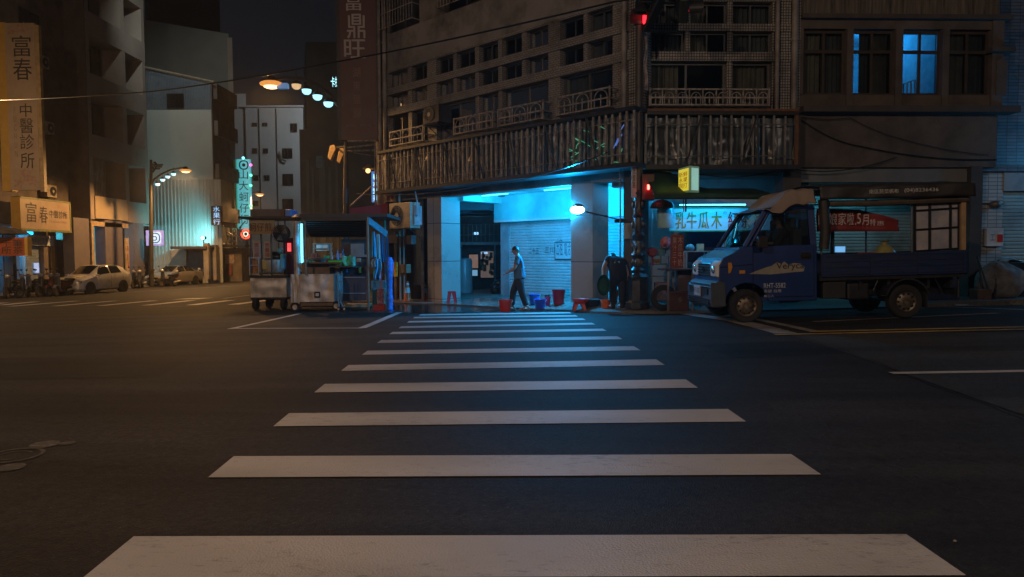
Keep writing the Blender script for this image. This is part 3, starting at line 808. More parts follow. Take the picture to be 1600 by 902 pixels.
# notice board at the right end of the shutter, writing brushed across the slats
nb = MB(); u0, u1 = FA.U(866, 390, OB + .1), FA.U(896, 390, OB + .1); z0, z1 = FA.Z(880, 406, OB + .1), FA.Z(880, 378, OB + .1)
nb.fbox(FA, u0, u1, OB + .05, OB + .08, z0, z1)
no = nb.build('notice_board', mat('dark_frame', (.05, .05, .055), .5), bld)
nb = MB(); nb.fbox(FA, min(u0, u1) + .03, max(u0, u1) - .03, OB + .082, OB + .088, z0 + .03, z1 - .03)
ns = nb.build('sheet', mat('notice_paper', (.42, .42, .42), .6, 0, .15, 25), no)
for i, s in enumerate(['出租', '電洽', '店面']):
    text(s, mat('faint_ink', (.10, .10, .12), .7), no, FA.p(max(u0, u1) - .08 - i * .30, OB + .092, z0 + .12), -FA.u, (0, 0, 1), .24, .5 - i * .07)
for s, px0, px1, y0, y1 in [('二十五', 826, 842, 397, 388), ('三川', 851, 866, 396, 388)]:
    ua_, ub_ = FA.U(px0, 390, OB + .05), FA.U(px1, 390, OB + .05)
    text(s, mat('faint_ink', (.10, .10, .12), .7), bld, FA.p(ua_, OB + .045, FA.Z(px0, y0, OB)), -FA.u, (0, 0, 1), abs(ub_ - ua_), .19, name='painted_writing')

# passage through the building, running back under the upper floors
YG = 28.0
FG = Frame(P(702, 400, YG).x, YG, 1, 0); wG = P(806, 400, YG).x - P(702, 400, YG).x
gx = lambda px: P(px, 400, YG).x - FG.o.x
gz_ = lambda py: P(745, py, YG).z
M_pass = mat('passage_render', (.16, .17, .175), .8, 0, .25, 2, dirt=(.06, .06, .06))
mb = MB()
pl0 = FA.p(p1[1] + .02, -.74, 0); pl1 = FG.p(0, 0, 0)
def wallseg(a, b, z0, z1, t=.12):
    F_ = Frame(a.x, a.y, b.x - a.x, b.y - a.y); mb.fbox(F_, 0, (b - a).length, -t / 2, t / 2, z0, z1)
wallseg(FA.p(p1[0] + .3, -.74, 0), pl1, -.3, 3.3); mb.build('passage_side_wall', M_pass, bld)
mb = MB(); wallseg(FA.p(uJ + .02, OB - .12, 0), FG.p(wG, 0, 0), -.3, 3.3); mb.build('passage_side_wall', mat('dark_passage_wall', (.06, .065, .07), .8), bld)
mb = MB(); mb.fbox(FG, 0, wG, -.2, 0, -.4, 3.4); mb.build('back_wall', mat('back_wall', (.10, .09, .085), .8), bld)
mb = MB(); q0 = FA.p(p1[1], OB - .3, 0)
mb.box(min(q0.x, pl1.x) - 1.2, FG.p(wG, 0, 0).x + .6, 22.0, YG, 3.12, 3.25)
for y_ in (22.6, 24.4, 26.2): mb.box(min(q0.x, pl1.x) - 1.2, FG.p(wG, 0, 0).x + .6, y_, y_ + .3, 2.75, 3.12)
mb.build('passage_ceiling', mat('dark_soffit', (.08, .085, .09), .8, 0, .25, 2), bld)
mb = MB()
z0, z1 = gz_(379), gz_(351)
for k in range(int(wG / .17)): mb.tube([FG.p(.1 + k * .17, .25, z0), FG.p(.1 + k * .17, .25, z1)], .012, 5)
for z in (z0, z1, lerp(z0, z1, .4)): mb.tube([FG.p(0, .25, z), FG.p(wG, .25, z)], .016, 5)
mb.build('transom_grille', M_grey, bld)
mb = MB(); mb.fbox(FG, 0, wG, .1, .3, gz_(383), gz_(379)); mb.fbox(FG, gx(772.5), gx(774.5), .3, .36, -.1, gz_(383)); mb.build('inner_doorway', mat('pale_door_frame', (.3, .32, .33), .5), bld)
for i, (x0, x1, y0, y1, c, s_) in enumerate([(733, 747, 398, 419, (1.0, .50, .22), .16), (751, 771, 393, 434, (.9, .62, .45), .10), (734, 746, 422, 431, (.3, .65, 1.0), .45), (752, 762, 394, 397, (.3, .6, 1.0), .9), (741, 748, 363, 367, (.3, .65, 1), 1.2)]):
    mb = MB(); mb.fbox(FG, gx(x0) - .04, gx(x1) + .04, .002, .05, gz_(y1) - .04, gz_(y0) + .04); f_ = mb.build('shop_window', M_dark, bld)
    mb = MB(); mb.fbox(FG, gx(x0), gx(x1), .052, .06, gz_(y1), gz_(y0)); mb.build('lit_pane', emat('lit_pane_%s' % 'abcde'[i], c, s_), f_)
mb = MB(); rr = random.Random(4)
for k in range(14): mb.box(*(lambda q, a, b: (q.x - a, q.x + a, q.y - .04, q.y + .04, q.z - b, q.z + b))(FG.p(gx(752 + rr.random() * 18), .25, gz_(396 + rr.random() * 36)), .03 + .05 * rr.random(), .05 + .1 * rr.random()))
mb.build('hanging_goods', mat('mixed_goods', (.22, .14, .08), .6, 0, .8, 8), bld)
lamp('passage_light', 'POINT', FG.p(gx(745), 1.4, 2.3), 9, (.12, .55, 1.0), bld, .2)

# drain pipes
def pipething(F, u, o, z0, z1, r, label, bend=None):
    mb = MB(); mb.tube([F.p(u, o, z0), F.p(u, o, z1)], r, 10)
    for z in [z0 + .8 + 1.9 * k for k in range(int((z1 - z0) / 1.9))]: mb.tube([F.p(u, o, z), F.p(u, o, z + .06)], r * 1.25, 10)
    o_ = mb.build('drain_pipe', M_pipe, None, smooth=True); tag(o_, label, 'pipe', 'drain pipes on the corner building'); return o_
pipething(FA, FA.U(594, 200, .15), .15, 3.3, 13, .055, 'thinner left one of the paired drain pipes at the corner building’s left edge')
pipething(FA, FA.U(602, 200, .12), .12, 3.3, 13, .07, 'thicker right one of the paired drain pipes at the corner building’s left edge')
pipething(FA, FA.U(975, 120, .15), .15, 4.5, 13, .06, 'single drain pipe beside the corner column above the blue arcade')
pipething(FB, FB.U(1214, 120, .15), .15, 4.5, 13, .05, 'thin drain pipe left of the tiled pier over the juice stall')
pipething(FB, FB.U(1241, 120, .15), .15, 3.4, 13, .07, 'drain pipe at the joint between the tiled building and the brown concrete one')

# air conditioner box on a bracket on the facade, px 665-700
def acbox(F, u0, u1, z0, z1, o0, o1, label, group=None, fanside='front', mt=None, cat='air conditioner'):
    if u0 > u1: u0, u1 = u1, u0
    t = thing('air_conditioner', F.p((u0 + u1) / 2, o0, z0), label, cat, group)
    mb = MB(); mb.fbox(F, u0, u1, o0, o1, z0, z1); mb.build('housing', mt or M_cream, t, bevel=.012)
    c = F.p(lerp(u0, u1, .62 if fanside == 'front' else .5), o1 + .004, (z0 + z1) / 2); r = min((z1 - z0) * .40, (u1 - u0) * .40)
    mb = MB()
    n = 24; pts = [c + F.u * (r * math.cos(2 * math.pi * k / n)) + Vector((0, 0, r * math.sin(2 * math.pi * k / n))) for k in range(n)]
    pts2 = [p - F.n * .002 + F.n * .0 for p in pts]
    mb.add([c + F.n * .001] + pts, [(0, k + 1, (k + 1) % n + 1) for k in range(n)])
    mb.build('fan_opening', M_black, t)
    mb = MB()
    for rr in (.35, .6, .85, 1.0):
        q = [c + F.n * .015 + (p - c) * rr for p in pts]; mb.tube(q + [q[0]], .006, 4)
    for k in range(0, n, 3): mb.tube([c + F.n * .015, c + F.n * .015 + (pts[k] - c)], .004, 4)
    mb.build('fan_guard', M_grey, t)
    mb = MB(); mb.add([c + F.n * .02] + [c + F.n * .02 + (p - c) * .3 for p in pts], [(0, k + 1, (k + 1) % n + 1) for k in range(n)]); mb.build('hub', M_cream, t)
    mb = MB()
    for u in (u0 + .08, u1 - .08): mb.tube([F.p(u, o0 - .05, z0 - .02), F.p(u, o1, z0 - .02)], .015, 5); mb.tube([F.p(u, o0 - .05, z0 - .3), F.p(u, o1 - .05, z0 - .03)], .012, 5)
    mb.tube([F.p(u0 + .08, o1 - .03, z0 - .02), F.p(u1 - .08, o1 - .03, z0 - .02)], .012, 5)
    mb.build('bracket', M_dark, t)
    return t
acbox(FA, FA.U(664, 190, .45), FA.U(688, 190, .45), 5.05, 5.55, .02, .5, 'dark air conditioner box on the facade right of the leftmost planter railing', mt=M_dark)
# big condenser under the ledge at the left end
FAa = FA
u0_, z1_ = FA.hit(608, 316, .5); u1_, z0_ = FA.hit(641, 358, .5)
acbox(FA, u0_, u1_, FA.Z(624, 357, .5), FA.Z(624, 317, .5), .12, .5, 'cream air conditioning unit with black fan hanging under the left end of the canopy')
mb = MB(); ua_ = FA.U(656, 340, .2); mb.fbox(FA, ua_, ua_ + .16, .12, .4, FA.Z(652, 352, .2), FA.Z(652, 322, .2)); mb.tube([FA.p(ua_ + .1, .3, 3.2), FA.p(ua_ - .08, .36, 2.9), FA.p(ua_ - .1, .36, 2.5), FA.p(ua_ + .2, .3, 2.35)], .025, 6)
tag(mb.build('fuse_box', mat('pale_fuse_box', (.42, .44, .45), .5), None), 'pale fuse box with a curled cable right of the cream air conditioning unit', 'fuse box')

# ================================================================== brown concrete building on the right
FC = FB
bc = thing('concrete_building', FB.p(uB(1400), 0, 0), 'old brown concrete building with lit blue windows behind the blue truck', 'building')
uC0, uC1 = uB(1248), uB(1560)
M_bconc = mat('brown_stained_concrete', (.115, .092, .075), .85, 0, .25, 1.3, .5, 22, dirt=(.05, .042, .036), dscale=.9)
mb = MB()
mb.fbox(FC, uC0, uC1, -.25, .0, 3.28, 4.50)                    # lower blank band
mb.fbox(FC, uC0, uC1, -.25, .02, 4.64, 4.93)
mb.fbox(FC, uC0, uC1, -.25, .03, 6.42, 6.62); mb.fbox(FC, uC0, uC1, -.25, .0, 7.2, HT)
mb.fbox(FC, uC0 - .001, uC0 + .08, -.22, .05, 4.93, 6.42)
for a, b in [(1321, 1331), (1397, 1408), (1470, 1480)]: mb.fbox(FC, uB(a), uB(b), -.24, .06, 4.65, 6.42)
mb.fbox(FC, uB(1546), uC1 + .05, -.24, .08, 4.64, 6.62)
mb.build('wall', M_bconc, bc)
mb = MB(); mb.fbox(FC, uC0, uC1 + .35, -.1, .28, 4.50, 4.64); mb.fbox(FC, uC0, uC1 + .2, -.1, .16, 6.62, 6.72)
mb.fbox(FC, uB(1540), uC1 + .25, -.1, .2, 5.88, 5.98); mb.build('ledge', mat('dark_ledge', (.07, .058, .05), .85), bc)
mb = MB(); mb.prism([(.0, .0), (.28, 0), (.28, .75), (.14, .85), (0, .75)], .085, .10, lambda x, y, d: FC.p(uB(1552) + x * .9, d, 4.92 + y)); mb.build('niche_panel', mat('niche', (.10, .07, .055), .8), bc)
mb = MB(); rr = random.Random(5)
corrug(mb, FC, uC0, uC1, 6.72, 7.2, -.05, .035, .16, True); mb.build('balcony_cladding', mat('stained_cladding', (.15, .13, .11), .8, 0, .5, 6, stretch=(6, 6, .4), dirt=(.04, .035, .03), dscale=3), bc)
M_bframe = mat('brown_window_frame', (.045, .032, .025), .6)
M_litblue = emat('blue_lit_wall', (.02, .23, .75), .42)
wins = [(1256, 1321, [(0, .45, M_curtA), (.5, 1, M_curtB)]), (1331, 1397, [(.26, .5, M_curtB), (.5, 1, M_curtA)]), (1408, 1470, None), (1480, 1546, [(.0, .5, M_curtA), (.5, 1, M_curtB)])]
for i, (a, b, cu_) in enumerate(wins):
    w_ = window(FC, bc, uB(a), uB(b), 4.93, 6.40, curt=cu_, fw=.06, fm=M_bframe, top=5.93, o=-.12)
# blue-lit room behind the 2nd and 3rd windows
ra, rb = uB(1329), uB(1471)
mb = MB()
mb.quad(FC.p(ra, -3, 4.7), FC.p(rb, -3, 4.7), FC.p(rb, -3, 6.9), FC.p(ra, -3, 6.9)); mb.quad(FC.p(rb, -3, 4.7), FC.p(rb, -.26, 4.7), FC.p(rb, -.26, 6.9), FC.p(rb, -3, 6.9))
mb.quad(FC.p(ra, -3, 4.7), FC.p(ra, -.26, 4.7), FC.p(ra, -.26, 6.9), FC.p(ra, -3, 6.9)); mb.quad(FC.p(ra, -3, 6.9), FC.p(rb, -3, 6.9), FC.p(rb, -.26, 6.9), FC.p(ra, -.26, 6.9)); mb.quad(FC.p(ra, -3, 4.7), FC.p(rb, -3, 4.7), FC.p(rb, -.26, 4.7), FC.p(ra, -.26, 4.7))
mb.build('lit_room', mat('pale_room_paint', (.5, .5, .5), .7), bc)
mb = MB()
for k in range(9): 
    u = uB(1438) + .095 * k; mb.fbox(FC, u, u + .045, -1.02, -1.0, 4.75, 5.35 + .03 * k)
mb.tube([FC.p(uB(1438) - .05, -1, 5.33), FC.p(uB(1438) + .86, -1, 5.66)], .02, 6); mb.build('stair_rail', M_white, bc)
mb = MB(); mb.fbox(FC, uB(1334), uB(1338), -.6, -.55, 5.4, 5.9); mb.build('red_hanging', M_red, bc)
curtain_mesh(FC, uB(1408) + .07, uB(1420), 4.95, 6.38, -.3).build('curtain', M_curtB, bc)
lamp('room_light', 'POINT', FC.p((ra + rb) / 2 + .3, -1.6, 6.55), 48, (.02, .36, 1.0), bc, .15)
mb = MB(); mb.fbox(FC, (ra + rb) / 2 - .5, (ra + rb) / 2 + .5, -1.7, -1.5, 6.84, 6.89); mb.build('ceiling_light', emat('room_tube', (.1, .5, 1), 2), bc)
for (x0, x1) in [(uC0, ra - .02), (rb + .02, uC1)]:
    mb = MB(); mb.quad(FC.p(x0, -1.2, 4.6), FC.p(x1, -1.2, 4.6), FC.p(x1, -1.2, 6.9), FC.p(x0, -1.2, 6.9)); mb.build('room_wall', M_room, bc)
# ground floor of both: dark piers, teal shutter
for a, b, o0, o1 in [(1222, 1250, -.5, .0), (1512, 1530, -.6, .05)]:
    mb = MB(); mb.fbox(FC, uB(a, 400), uB(b, 400), o0, o1, -.1, 3.3); mb.build('pillar', mat('dark_pillar', (.06, .055, .05), .8, 0, .3, 3), bc)
lamp('arcade_light', 'AREA', FC.p(uB(1360), -1.4, 3.05), 22, (.10, .60, .80), bc, 3.0, aim=(0, .5, -1), size_y=.3)
OC = -2.4
mb = MB(); corrug(mb, FC, FC.U(1255, 400, OC), FC.U(1500, 400, OC), 0, 2.9, OC, .016, .085); mb.build('roller_shutter', mat('teal_shutter', (.22, .27, .28), .5, .3, .1, 3, dirt=(.12, .13, .13)), bc)
mb = MB(); mb.fbox(FC, uB(1010), uC1, OC - .2, -.25, 3.12, 3.26); mb.fbox(FC, uB(1250), uB(1530), -.3, -.1, 2.95, 3.28); mb.fbox(FC, FC.U(1240, 400, OC), FC.U(1258, 400, OC), OC - .1, OC + .2, 0, 3.1)
mb.build('ceiling', mat('dingy_ceiling', (.16, .17, .17), .8, 0, .2, 2), bc)

# ================================================================== tiled building with shutter, far right
FD = Frame(*P(1528, 400, 16.6)[:2], 1, .035)
bd = thing('shuttered_building', FD.o, 'white tiled building with a pale green roller shutter at the far right edge', 'building')
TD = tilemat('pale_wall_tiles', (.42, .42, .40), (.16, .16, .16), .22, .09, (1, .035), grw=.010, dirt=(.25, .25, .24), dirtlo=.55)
w0, w1 = FD.U(1534, 350), FD.U(1566, 350)
mb = MB(); mb.fbox(FD, w0, w1, -.3, 0, .75, 3.2); mb.build('wall', TD, bd)
mb = MB(); mb.fbox(FD, w0, w1, -.3, .02, -.1, .75); mb.build('plinth', mat('green_render', (.20, .24, .21), .7, 0, .15, 4), bd)
mb = MB(); corrug(mb, FD, w1, w1 + 6, 0, 2.75, -.1, .016, .085); mb.build('roller_shutter', mat('green_shutter', (.33, .40, .37), .5, .25, .1, 3, dirt=(.2, .23, .22)), bd)
mb = MB(); mb.fbox(FD, w1, w1 + 6, -.3, .02, 2.75, 3.2); mb.build('shutter_box', mat('grey_tiles', (.3, .3, .3)), bd)
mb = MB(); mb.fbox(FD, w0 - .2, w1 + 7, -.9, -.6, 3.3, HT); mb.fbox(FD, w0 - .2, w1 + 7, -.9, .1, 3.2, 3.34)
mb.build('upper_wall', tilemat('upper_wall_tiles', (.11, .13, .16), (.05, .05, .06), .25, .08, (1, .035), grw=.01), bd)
mb = MB(); z0 = FD.Z(1550, 385, .1); mb.fbox(FD, FD.U(1536, 350), FD.U(1562, 350), .0, .14, z0, z0 + .42); mb.build('meter_box', mat('meter_box', (.55, .57, .58), .4), bd, bevel=.01)
mb = MB(); mb.fbox(FD, FD.U(1552, 350), FD.U(1560, 350), .141, .16, z0 + .1, z0 + .28); mb.build('red_label', M_red, bd)
text('工', mat('label_ink', (.1, .12, .2), .6), bd, FD.p(FD.U(1541, 350), .143, z0 + .14), FD.u, (0, 0, 1), .12, .14)
mb = MB(); zl_ = FD.Z(1550, 318, .2); mb.tube([FD.p(w0 - .1, .05, zl_ + .02), FD.p(w1, .05, zl_)], .012, 6); c = FD.p(FD.U(1556, 318, .12), .1, zl_ - .02); mb.ball(c, .13, .12, .10)
mb.tube([FD.p(w0 - .1, .03, 1.52), FD.p(w1, .03, 1.52)], .012, 6)
mb.build('wall_lamp_and_cable', M_grey, bd, smooth=True)
# ================================================================== far side of the left street
def PX(px, py, Y): return P(px, py, Y).x
def PZ(px, py, Y): return P(px, py, Y).z
def pbox(mb, x0, x1, y0, y1, Y, dep):
    """box whose front face spans the surveyed rectangle at distance Y"""
    xm, ym = (x0 + x1) / 2, (y0 + y1) / 2
    return mb.box(PX(x0, ym, Y), PX(x1, ym, Y), Y, Y + dep, PZ(xm, y1, Y), PZ(xm, y0, Y))
M_ocher = mat('ochre_sign_side', (.50, .30, .06), .5, 0, .1, 3)
M_signbeige = mat('beige_sign_face', (.42, .32, .23), .5, 0, .08, 2, dirt=(.33, .23, .16), dscale=1)
M_ink = mat('brush_ink', (.035, .03, .03), .6)
ML_dark = mat('dark_brown_render', (.16, .13, .12), .85, 0, .2, 1, dirt=(.10, .08, .07))
ML_tan = mat('tan_render', (.36, .30, .26), .8, 0, .12, 1, dirt=(.26, .21, .18), dscale=.5)
ML_purple = mat('violet_grey_tiles', (.15, .13, .14), .7, 0, .15, 2)
# --- clinic building (near, set back)
FLa = Frame(-28.3, 28, 0, 1)
ca = thing('clinic_building', (-28.3, 38, zl(-28, 38)), 'dark building behind the tall and the wide beige clinic signs', 'building')
mb = MB()
mb.fbox(FLa, -6, 17, -8, -.0, 3.2, 24); mb.fbox(FLa, -6, 8.5, -.6, -.1, -1, 3.3); mb.fbox(FLa, 14.2, 15.4, -.6, 0, -1, 3.2)
mb.build('wall', ML_dark, ca)
for (u, z) in [(12.6, 6.3), (12.8, 10.0), (12.8, 13.8)]:
    window(FLa, ca, u, u + 1.7, z, z + 1.9, o=.01, fm=M_dark, glass=M_glassdark)
for (px, py, lab) in [(80, 299, 'lowest air conditioner, just above the wide beige clinic sign'), (76, 200, 'middle air conditioner right of the tall clinic sign'), (68, 97, 'topmost air conditioner right of the tall clinic sign')]:
    u, z = FLa.hit(px, py, .4)
    acbox(FLa, u - .45, u + .45, z - .36, z + .36, .05, .45, lab, 'air conditioners on the clinic building')
# shop under the sign
mb = MB(); mb.fbox(FLa, 5, 17, -4, -3.9, -.8, 3.2); mb.fbox(FLa, 5, 17, -4, -.2, 3.1, 3.2)
mb.build('shop_back_wall', M_wallp, ca)
mb = MB(); u0, u1 = FLa.U(47, 400), FLa.U(78, 400); corrug(mb, FLa, u0, u1, -.6, 2.0, -.25, .012, .1); mb.build('roller_shutter', mat('blue_shutter', (.20, .26, .36), .5, .2, .1, 3), ca)
mb = MB(); mb.fbox(FLa, FLa.U(79, 400), FLa.U(85, 400), -.3, .05, -.7, 2.6); mb.build('door_post', mat('tan_door_post', (.40, .25, .12), .6, 0, .15, 4), ca)
mb = MB(); mb.fbox(FLa, u1 + .5, u1 + 1.8, -.3, -.2, -.7, 2.4); mb.build('dark_door', M_dark, ca)
mb = MB(); ua_ = FLa.U(58, 408); mb.fbox(FLa, ua_, ua_ + .45, -.22, -.2, .35, .95); mb.build('lit_notice', emat('lit_notice', (.15, .5, 1.0), .7), ca)
mb = MB(); ua_ = FLa.U(24, 362, -1.5); mb.fbox(FLa, ua_, ua_ + 3.4, -1.6, -1.4, 2.72, 2.86); mb.build('ceiling_tube', emat('shop_tube_cyan', CYAN, 6), ca)
lamp('shop_light', 'POINT', FLa.p(ua_ + 1.5, -1.4, 2.6), 60, CYAN, ca, .2)
bn = MB(); u0, u1 = FLa.U(45, 375, .1), FLa.U(83, 375, .1); z0, z1 = FLa.Z(60, 384, .1), FLa.Z(60, 368, .1); bn.fbox(FLa, u0, u1, .08, .11, z0, z1)
bo = bn.build('shop_banner', mat('pale_banner', (.55, .60, .62), .6, 0, .1, 5), None); tag(bo, 'pale banner with blue lettering over the blue roller shutter', 'banner')
text('內科針灸推拿', mat('blue_ink', (.05, .12, .5), .5), bo, FLa.p(u0 + .15, .115, z0 + .12), FLa.u, (0, 0, 1), u1 - u0 - .3, (z1 - z0) * .6)
# tall vertical clinic sign, facing the crossing
Ys = 37.0
ts = thing('vertical_clinic_sign', (PX(35, 290, Ys), Ys, PZ(35, 298, Ys)), 'tall upright beige clinic sign with black brushed characters on the dark facade', 'sign')
x0, x1 = PX(12, 170, Ys), PX(58, 170, Ys); z0, z1 = PZ(35, 297, Ys), PZ(30, 36, Ys)
mb = MB(); mb.box(x0, x1, Ys, Ys + .22, z0, z1); mb.build('panel', M_signbeige, ts)
mb = MB(); mb.box(x0 - .45, x0 - .002, Ys + .01, Ys + .5, z0 - .05, z1 + .05); mb.build('left_border', M_ocher, ts)
mb = MB(); mb.box(x1 + .002, x1 + .22, Ys + .01, Ys + .22, z0 - .1, z1 - .1); mb.build('right_border', mat('tan_border', (.38, .27, .14), .5), ts)
H = z1 - z0
for ch, a, b, w_, xo in [('富', .80, .925, 1.0, .52), ('春', .66, .79, 1.0, .52), ('中', .44, .52, .62, .9), ('醫', .34, .43, .72, .85), ('診', .245, .335, .75, .82), ('所', .13, .225, .75, .80)]:
    text(ch, M_ink, ts, (x0 + xo * .72, Ys - .012, z0 + H * a), (1, 0, 0), (0, 0, 1), w_ * .98, H * (b - a))
text('F\nU\nC\nH\nU\nN', mat('faint_lettering', (.25, .18, .13), .6), ts, (x0 + .30, Ys - .01, z0 + H * .2), (1, 0, 0), (0, 0, 1), .14, H * .3)
mb = MB()
for k, (fx, fz, s) in enumerate([(.3, .03, .35), (.6, .06, .42), (.8, .035, .3), (.45, .09, .3), (.25, .94, .3), (.6, .955, .35)]):
    pts = []
    c = Vector((lerp(x0, x1, fx), Ys - .008, z0 + H * fz + .1))
    for q in range(20):
        a = 2 * math.pi * q / 20; r = s * (.7 + .3 * math.cos(5 * a)); pts.append(c + Vector((r * math.cos(a), 0, r * math.sin(a))))
    mb = MB(); mb.add([c + Vector((0, -k * .001, 0))] + [p - Vector((0, k * .001, 0)) for p in pts], [(0, q + 1, (q + 1) % 20 + 1) for q in range(20)])
    mb.build('flower_print', mat('pink_print', (.38, .24, .18), .6, 0, .3, 6), ts)
# wide clinic sign parallel to the facade
FLs = Frame(-27.0, 28, 0, 1)
u0, u1 = FLs.U(32, 330), FLs.U(109, 340); z0, z1 = 2.9, 4.55
ws = thing('wide_clinic_sign', FLs.p(u0, 0, z0), 'wide beige clinic sign with green edging and black characters above the blue-lit shop', 'sign')
mb = MB(); mb.fbox(FLs, u0, u1, -.5, 0, z0, z1); mb.build('panel', M_signbeige, ws)
mb = MB(); mb.fbox(FLs, u0 - .02, u0 - .002, -.52, 0.01, z0 - .05, z1 + .05); mb.build('ochre_side', M_ocher, ws)
mb = MB(); mb.fbox(FLs, u0, u1 + .1, -.5, .02, z1, z1 + .10); mb.fbox(FLs, u0, u1 + .1, -.5, .02, z0 - .13, z0); mb.fbox(FLs, u1, u1 + .1, -.5, .021, z0, z1); mb.build('green_edging', mat('olive_edging', (.18, .20, .06), .5), ws)
W_ = u1 - u0
for ch, a, b, c, d in [('富', .10, .30, .22, .90), ('春', .36, .52, .22, .80)]: text(ch, M_ink, ws, FLs.p(u0 + W_ * a, .012, lerp(z0, z1, c)), FLs.u, (0, 0, 1), W_ * (b - a), (z1 - z0) * (d - c))
text('中醫診所', M_ink, ws, FLs.p(u0 + W_ * .56, .012, lerp(z0, z1, .42)), FLs.u, (0, 0, 1), W_ * .38, (z1 - z0) * .28)
text('Fu Chun Clinic', mat('faint_lettering', (.25, .18, .13)), ws, FLs.p(u0 + W_ * .56, .012, lerp(z0, z1, .26)), FLs.u, (0, 0, 1), W_ * .36, (z1 - z0) * .08)
# red-brown street sign board at the frame's left edge with a dark umbrella over it
Yr = 33.5
rs = thing('red_menu_board', (PX(18, 398, Yr), Yr, PZ(18, 400, Yr)), 'red-brown hanging board with black characters at the far left edge', 'sign')
mb = MB(); pbox(mb, -14, 38, 371, 400, Yr, .12); mb.build('panel', mat('red_brown_board', (.32, .07, .025), .5, 0, .2, 3), rs)
mb = MB(); pbox(mb, 38.2, 43, 370, 400, Yr, .3); mb.build('side', M_ocher, rs)
text('千筆\n所茶', M_ink, rs, (PX(2, 385, Yr), Yr - .01, PZ(18, 397, Yr)), (1, 0, 0), (0, 0, 1), PX(36, 385, Yr) - PX(2, 385, Yr), PZ(18, 374, Yr) - PZ(18, 397, Yr), line=.9)
mb = MB(); c = P(4, 366, Yr + .4); mb.lathe([(1.15, 0), (.9, .18), (.5, .3), (.05, .36)], c, seg=14)
mb.tube([c + Vector((0, 0, .3)), (c.x, c.y, zl(c.x, c.y))], .03, 6)
tag(mb.build('umbrella', mat('dark_canvas', (.06, .05, .05), .8)), 'dark closed-top umbrella over the red-brown board', 'umbrella')

# --- balcony building
FL = Frame(-27.0, 28, 0, 1)
cb = thing('balcony_building', (-27, 48, zl(-27, 48)), 'tan five-storey building with stacked balconies and a beige panel left of the corrugated wall', 'building')
ub0, ubm, ub1 = FL.U(141, 300), FL.U(200, 320), FL.U(234, 330)
zg = -.8
def openings(mb, levels, a, b, o0=-.9, o1=0):
    for z0, z1 in levels: mb.fbox(FL, a, b, o0, o1, z0, z1)
lv = [(3.75, 5.25), (7.8, 9.2), (11.7, 13.1), (15.6, 17.0), (19.4, 24)]
mb = MB(); openings(mb, lv[1:], ub0, ub1, -1.4, 0)
for a, b in [(ub0, ub0 + .45), (ubm - .2, ubm + .25), (ub1 - .4, ub1)]: mb.fbox(FL, a, b, -1.5, -.02, 3.75, 24)
mb.fbox(FL, ub0 + .9, ub0 + 1.0, -1.3, -1.0, 5.2, 24)
mb.fbox(FL, ubm, ub1, -1.4, .01, 3.72, 5.2)
mb.build('wall', ML_tan, cb)
mb = MB(); mb.box(-28.4, -27.0, 28 + ub0 - .05, 28 + ub0 + .02, -1, 24); mb.fbox(FL, ub0, ub1, -9, -1.5, 3.5, 24); mb.build('side_wall', ML_dark, cb)
mb = MB(); mb.fbox(FL, ub0 + .4, ubm - .15, -.3, .06, 3.8, 5.25); mb.build('blank_signboard', mat('beige_panel', (.40, .32, .22), .6, 0, .08, 1.5), cb)
for z0 in (5.25, 9.2, 13.1, 17.0):
    for a, b in [(ub0 + 1.6, ubm - 1.6), (ubm + .7, ub1 - .6)]: window(FL, cb, a, b, z0 + .2, z0 + 2.2, o=-1.35, split=2, fm=M_dark, glass=M_glassdark)
mb = MB(); corrug(mb, FL, ub0 + .6, ub0 + 2.2, 5.3, 7.7, -.3, .04, .16, True); mb.build('ribbed_screen', M_plaster, cb)
for a, b in [(.0, 1.0), (.44, .60), (.78, 1.0)]:
    pass
mb = MB()
for px0, px1 in [(117, 141), (166, 193), (211, 226)]:
    a, b = FL.U(px0, 400), FL.U(px1, 400); mb = MB(); mb.fbox(FL, a, b, -.7, -.02, zg - .2, 3.74); mb.build('pillar', ML_purple, cb)
mb = MB(); a = FL.U(143, 400); mb.fbox(FL, a, a + .25, -.3, .05, zg, 3.5); mb.fbox(FL, a, ubm, -.3, -.02, 3.3, 3.6); mb.build('porch_frame', mat('tan_frame', (.42, .30, .17), .6), cb)
mb = MB(); mb.fbox(FL, ub0 - 1, ub1 + 1, -4.2, -4, -1, 3.7); mb.fbox(FL, ub0 - 1, ub1 + 1, -4.1, -.5, 3.6, 3.7); mb.build('arcade_wall', M_wallp, cb)
lamp('arcade_light', 'POINT', FL.p((ub0 + ubm) / 2 + .5, -2.4, 3.2), 130, (.05, .62, .85), cb, .2)
lamp('arcade_light', 'POINT', FL.p(ubm + 1.2, -2.4, 3.2), 90, (.10, .62, .62), cb, .2)
vb = MB(); a = FL.U(195, 400); vb.fbox(FL, a, a + .35, .0, .12, zg + .8, 2.6); vo = vb.build('narrow_sign', mat('cream_board', (.5, .38, .22), .6)); tag(vo, 'narrow upright cream board with small characters on a balcony building pillar', 'sign')
text('停\n車\n場', mat('red_ink', (.4, .03, .02), .6), vo, FL.p(a + .06, .126, zg + 1.2), FL.u, (0, 0, 1), .22, 1.7)

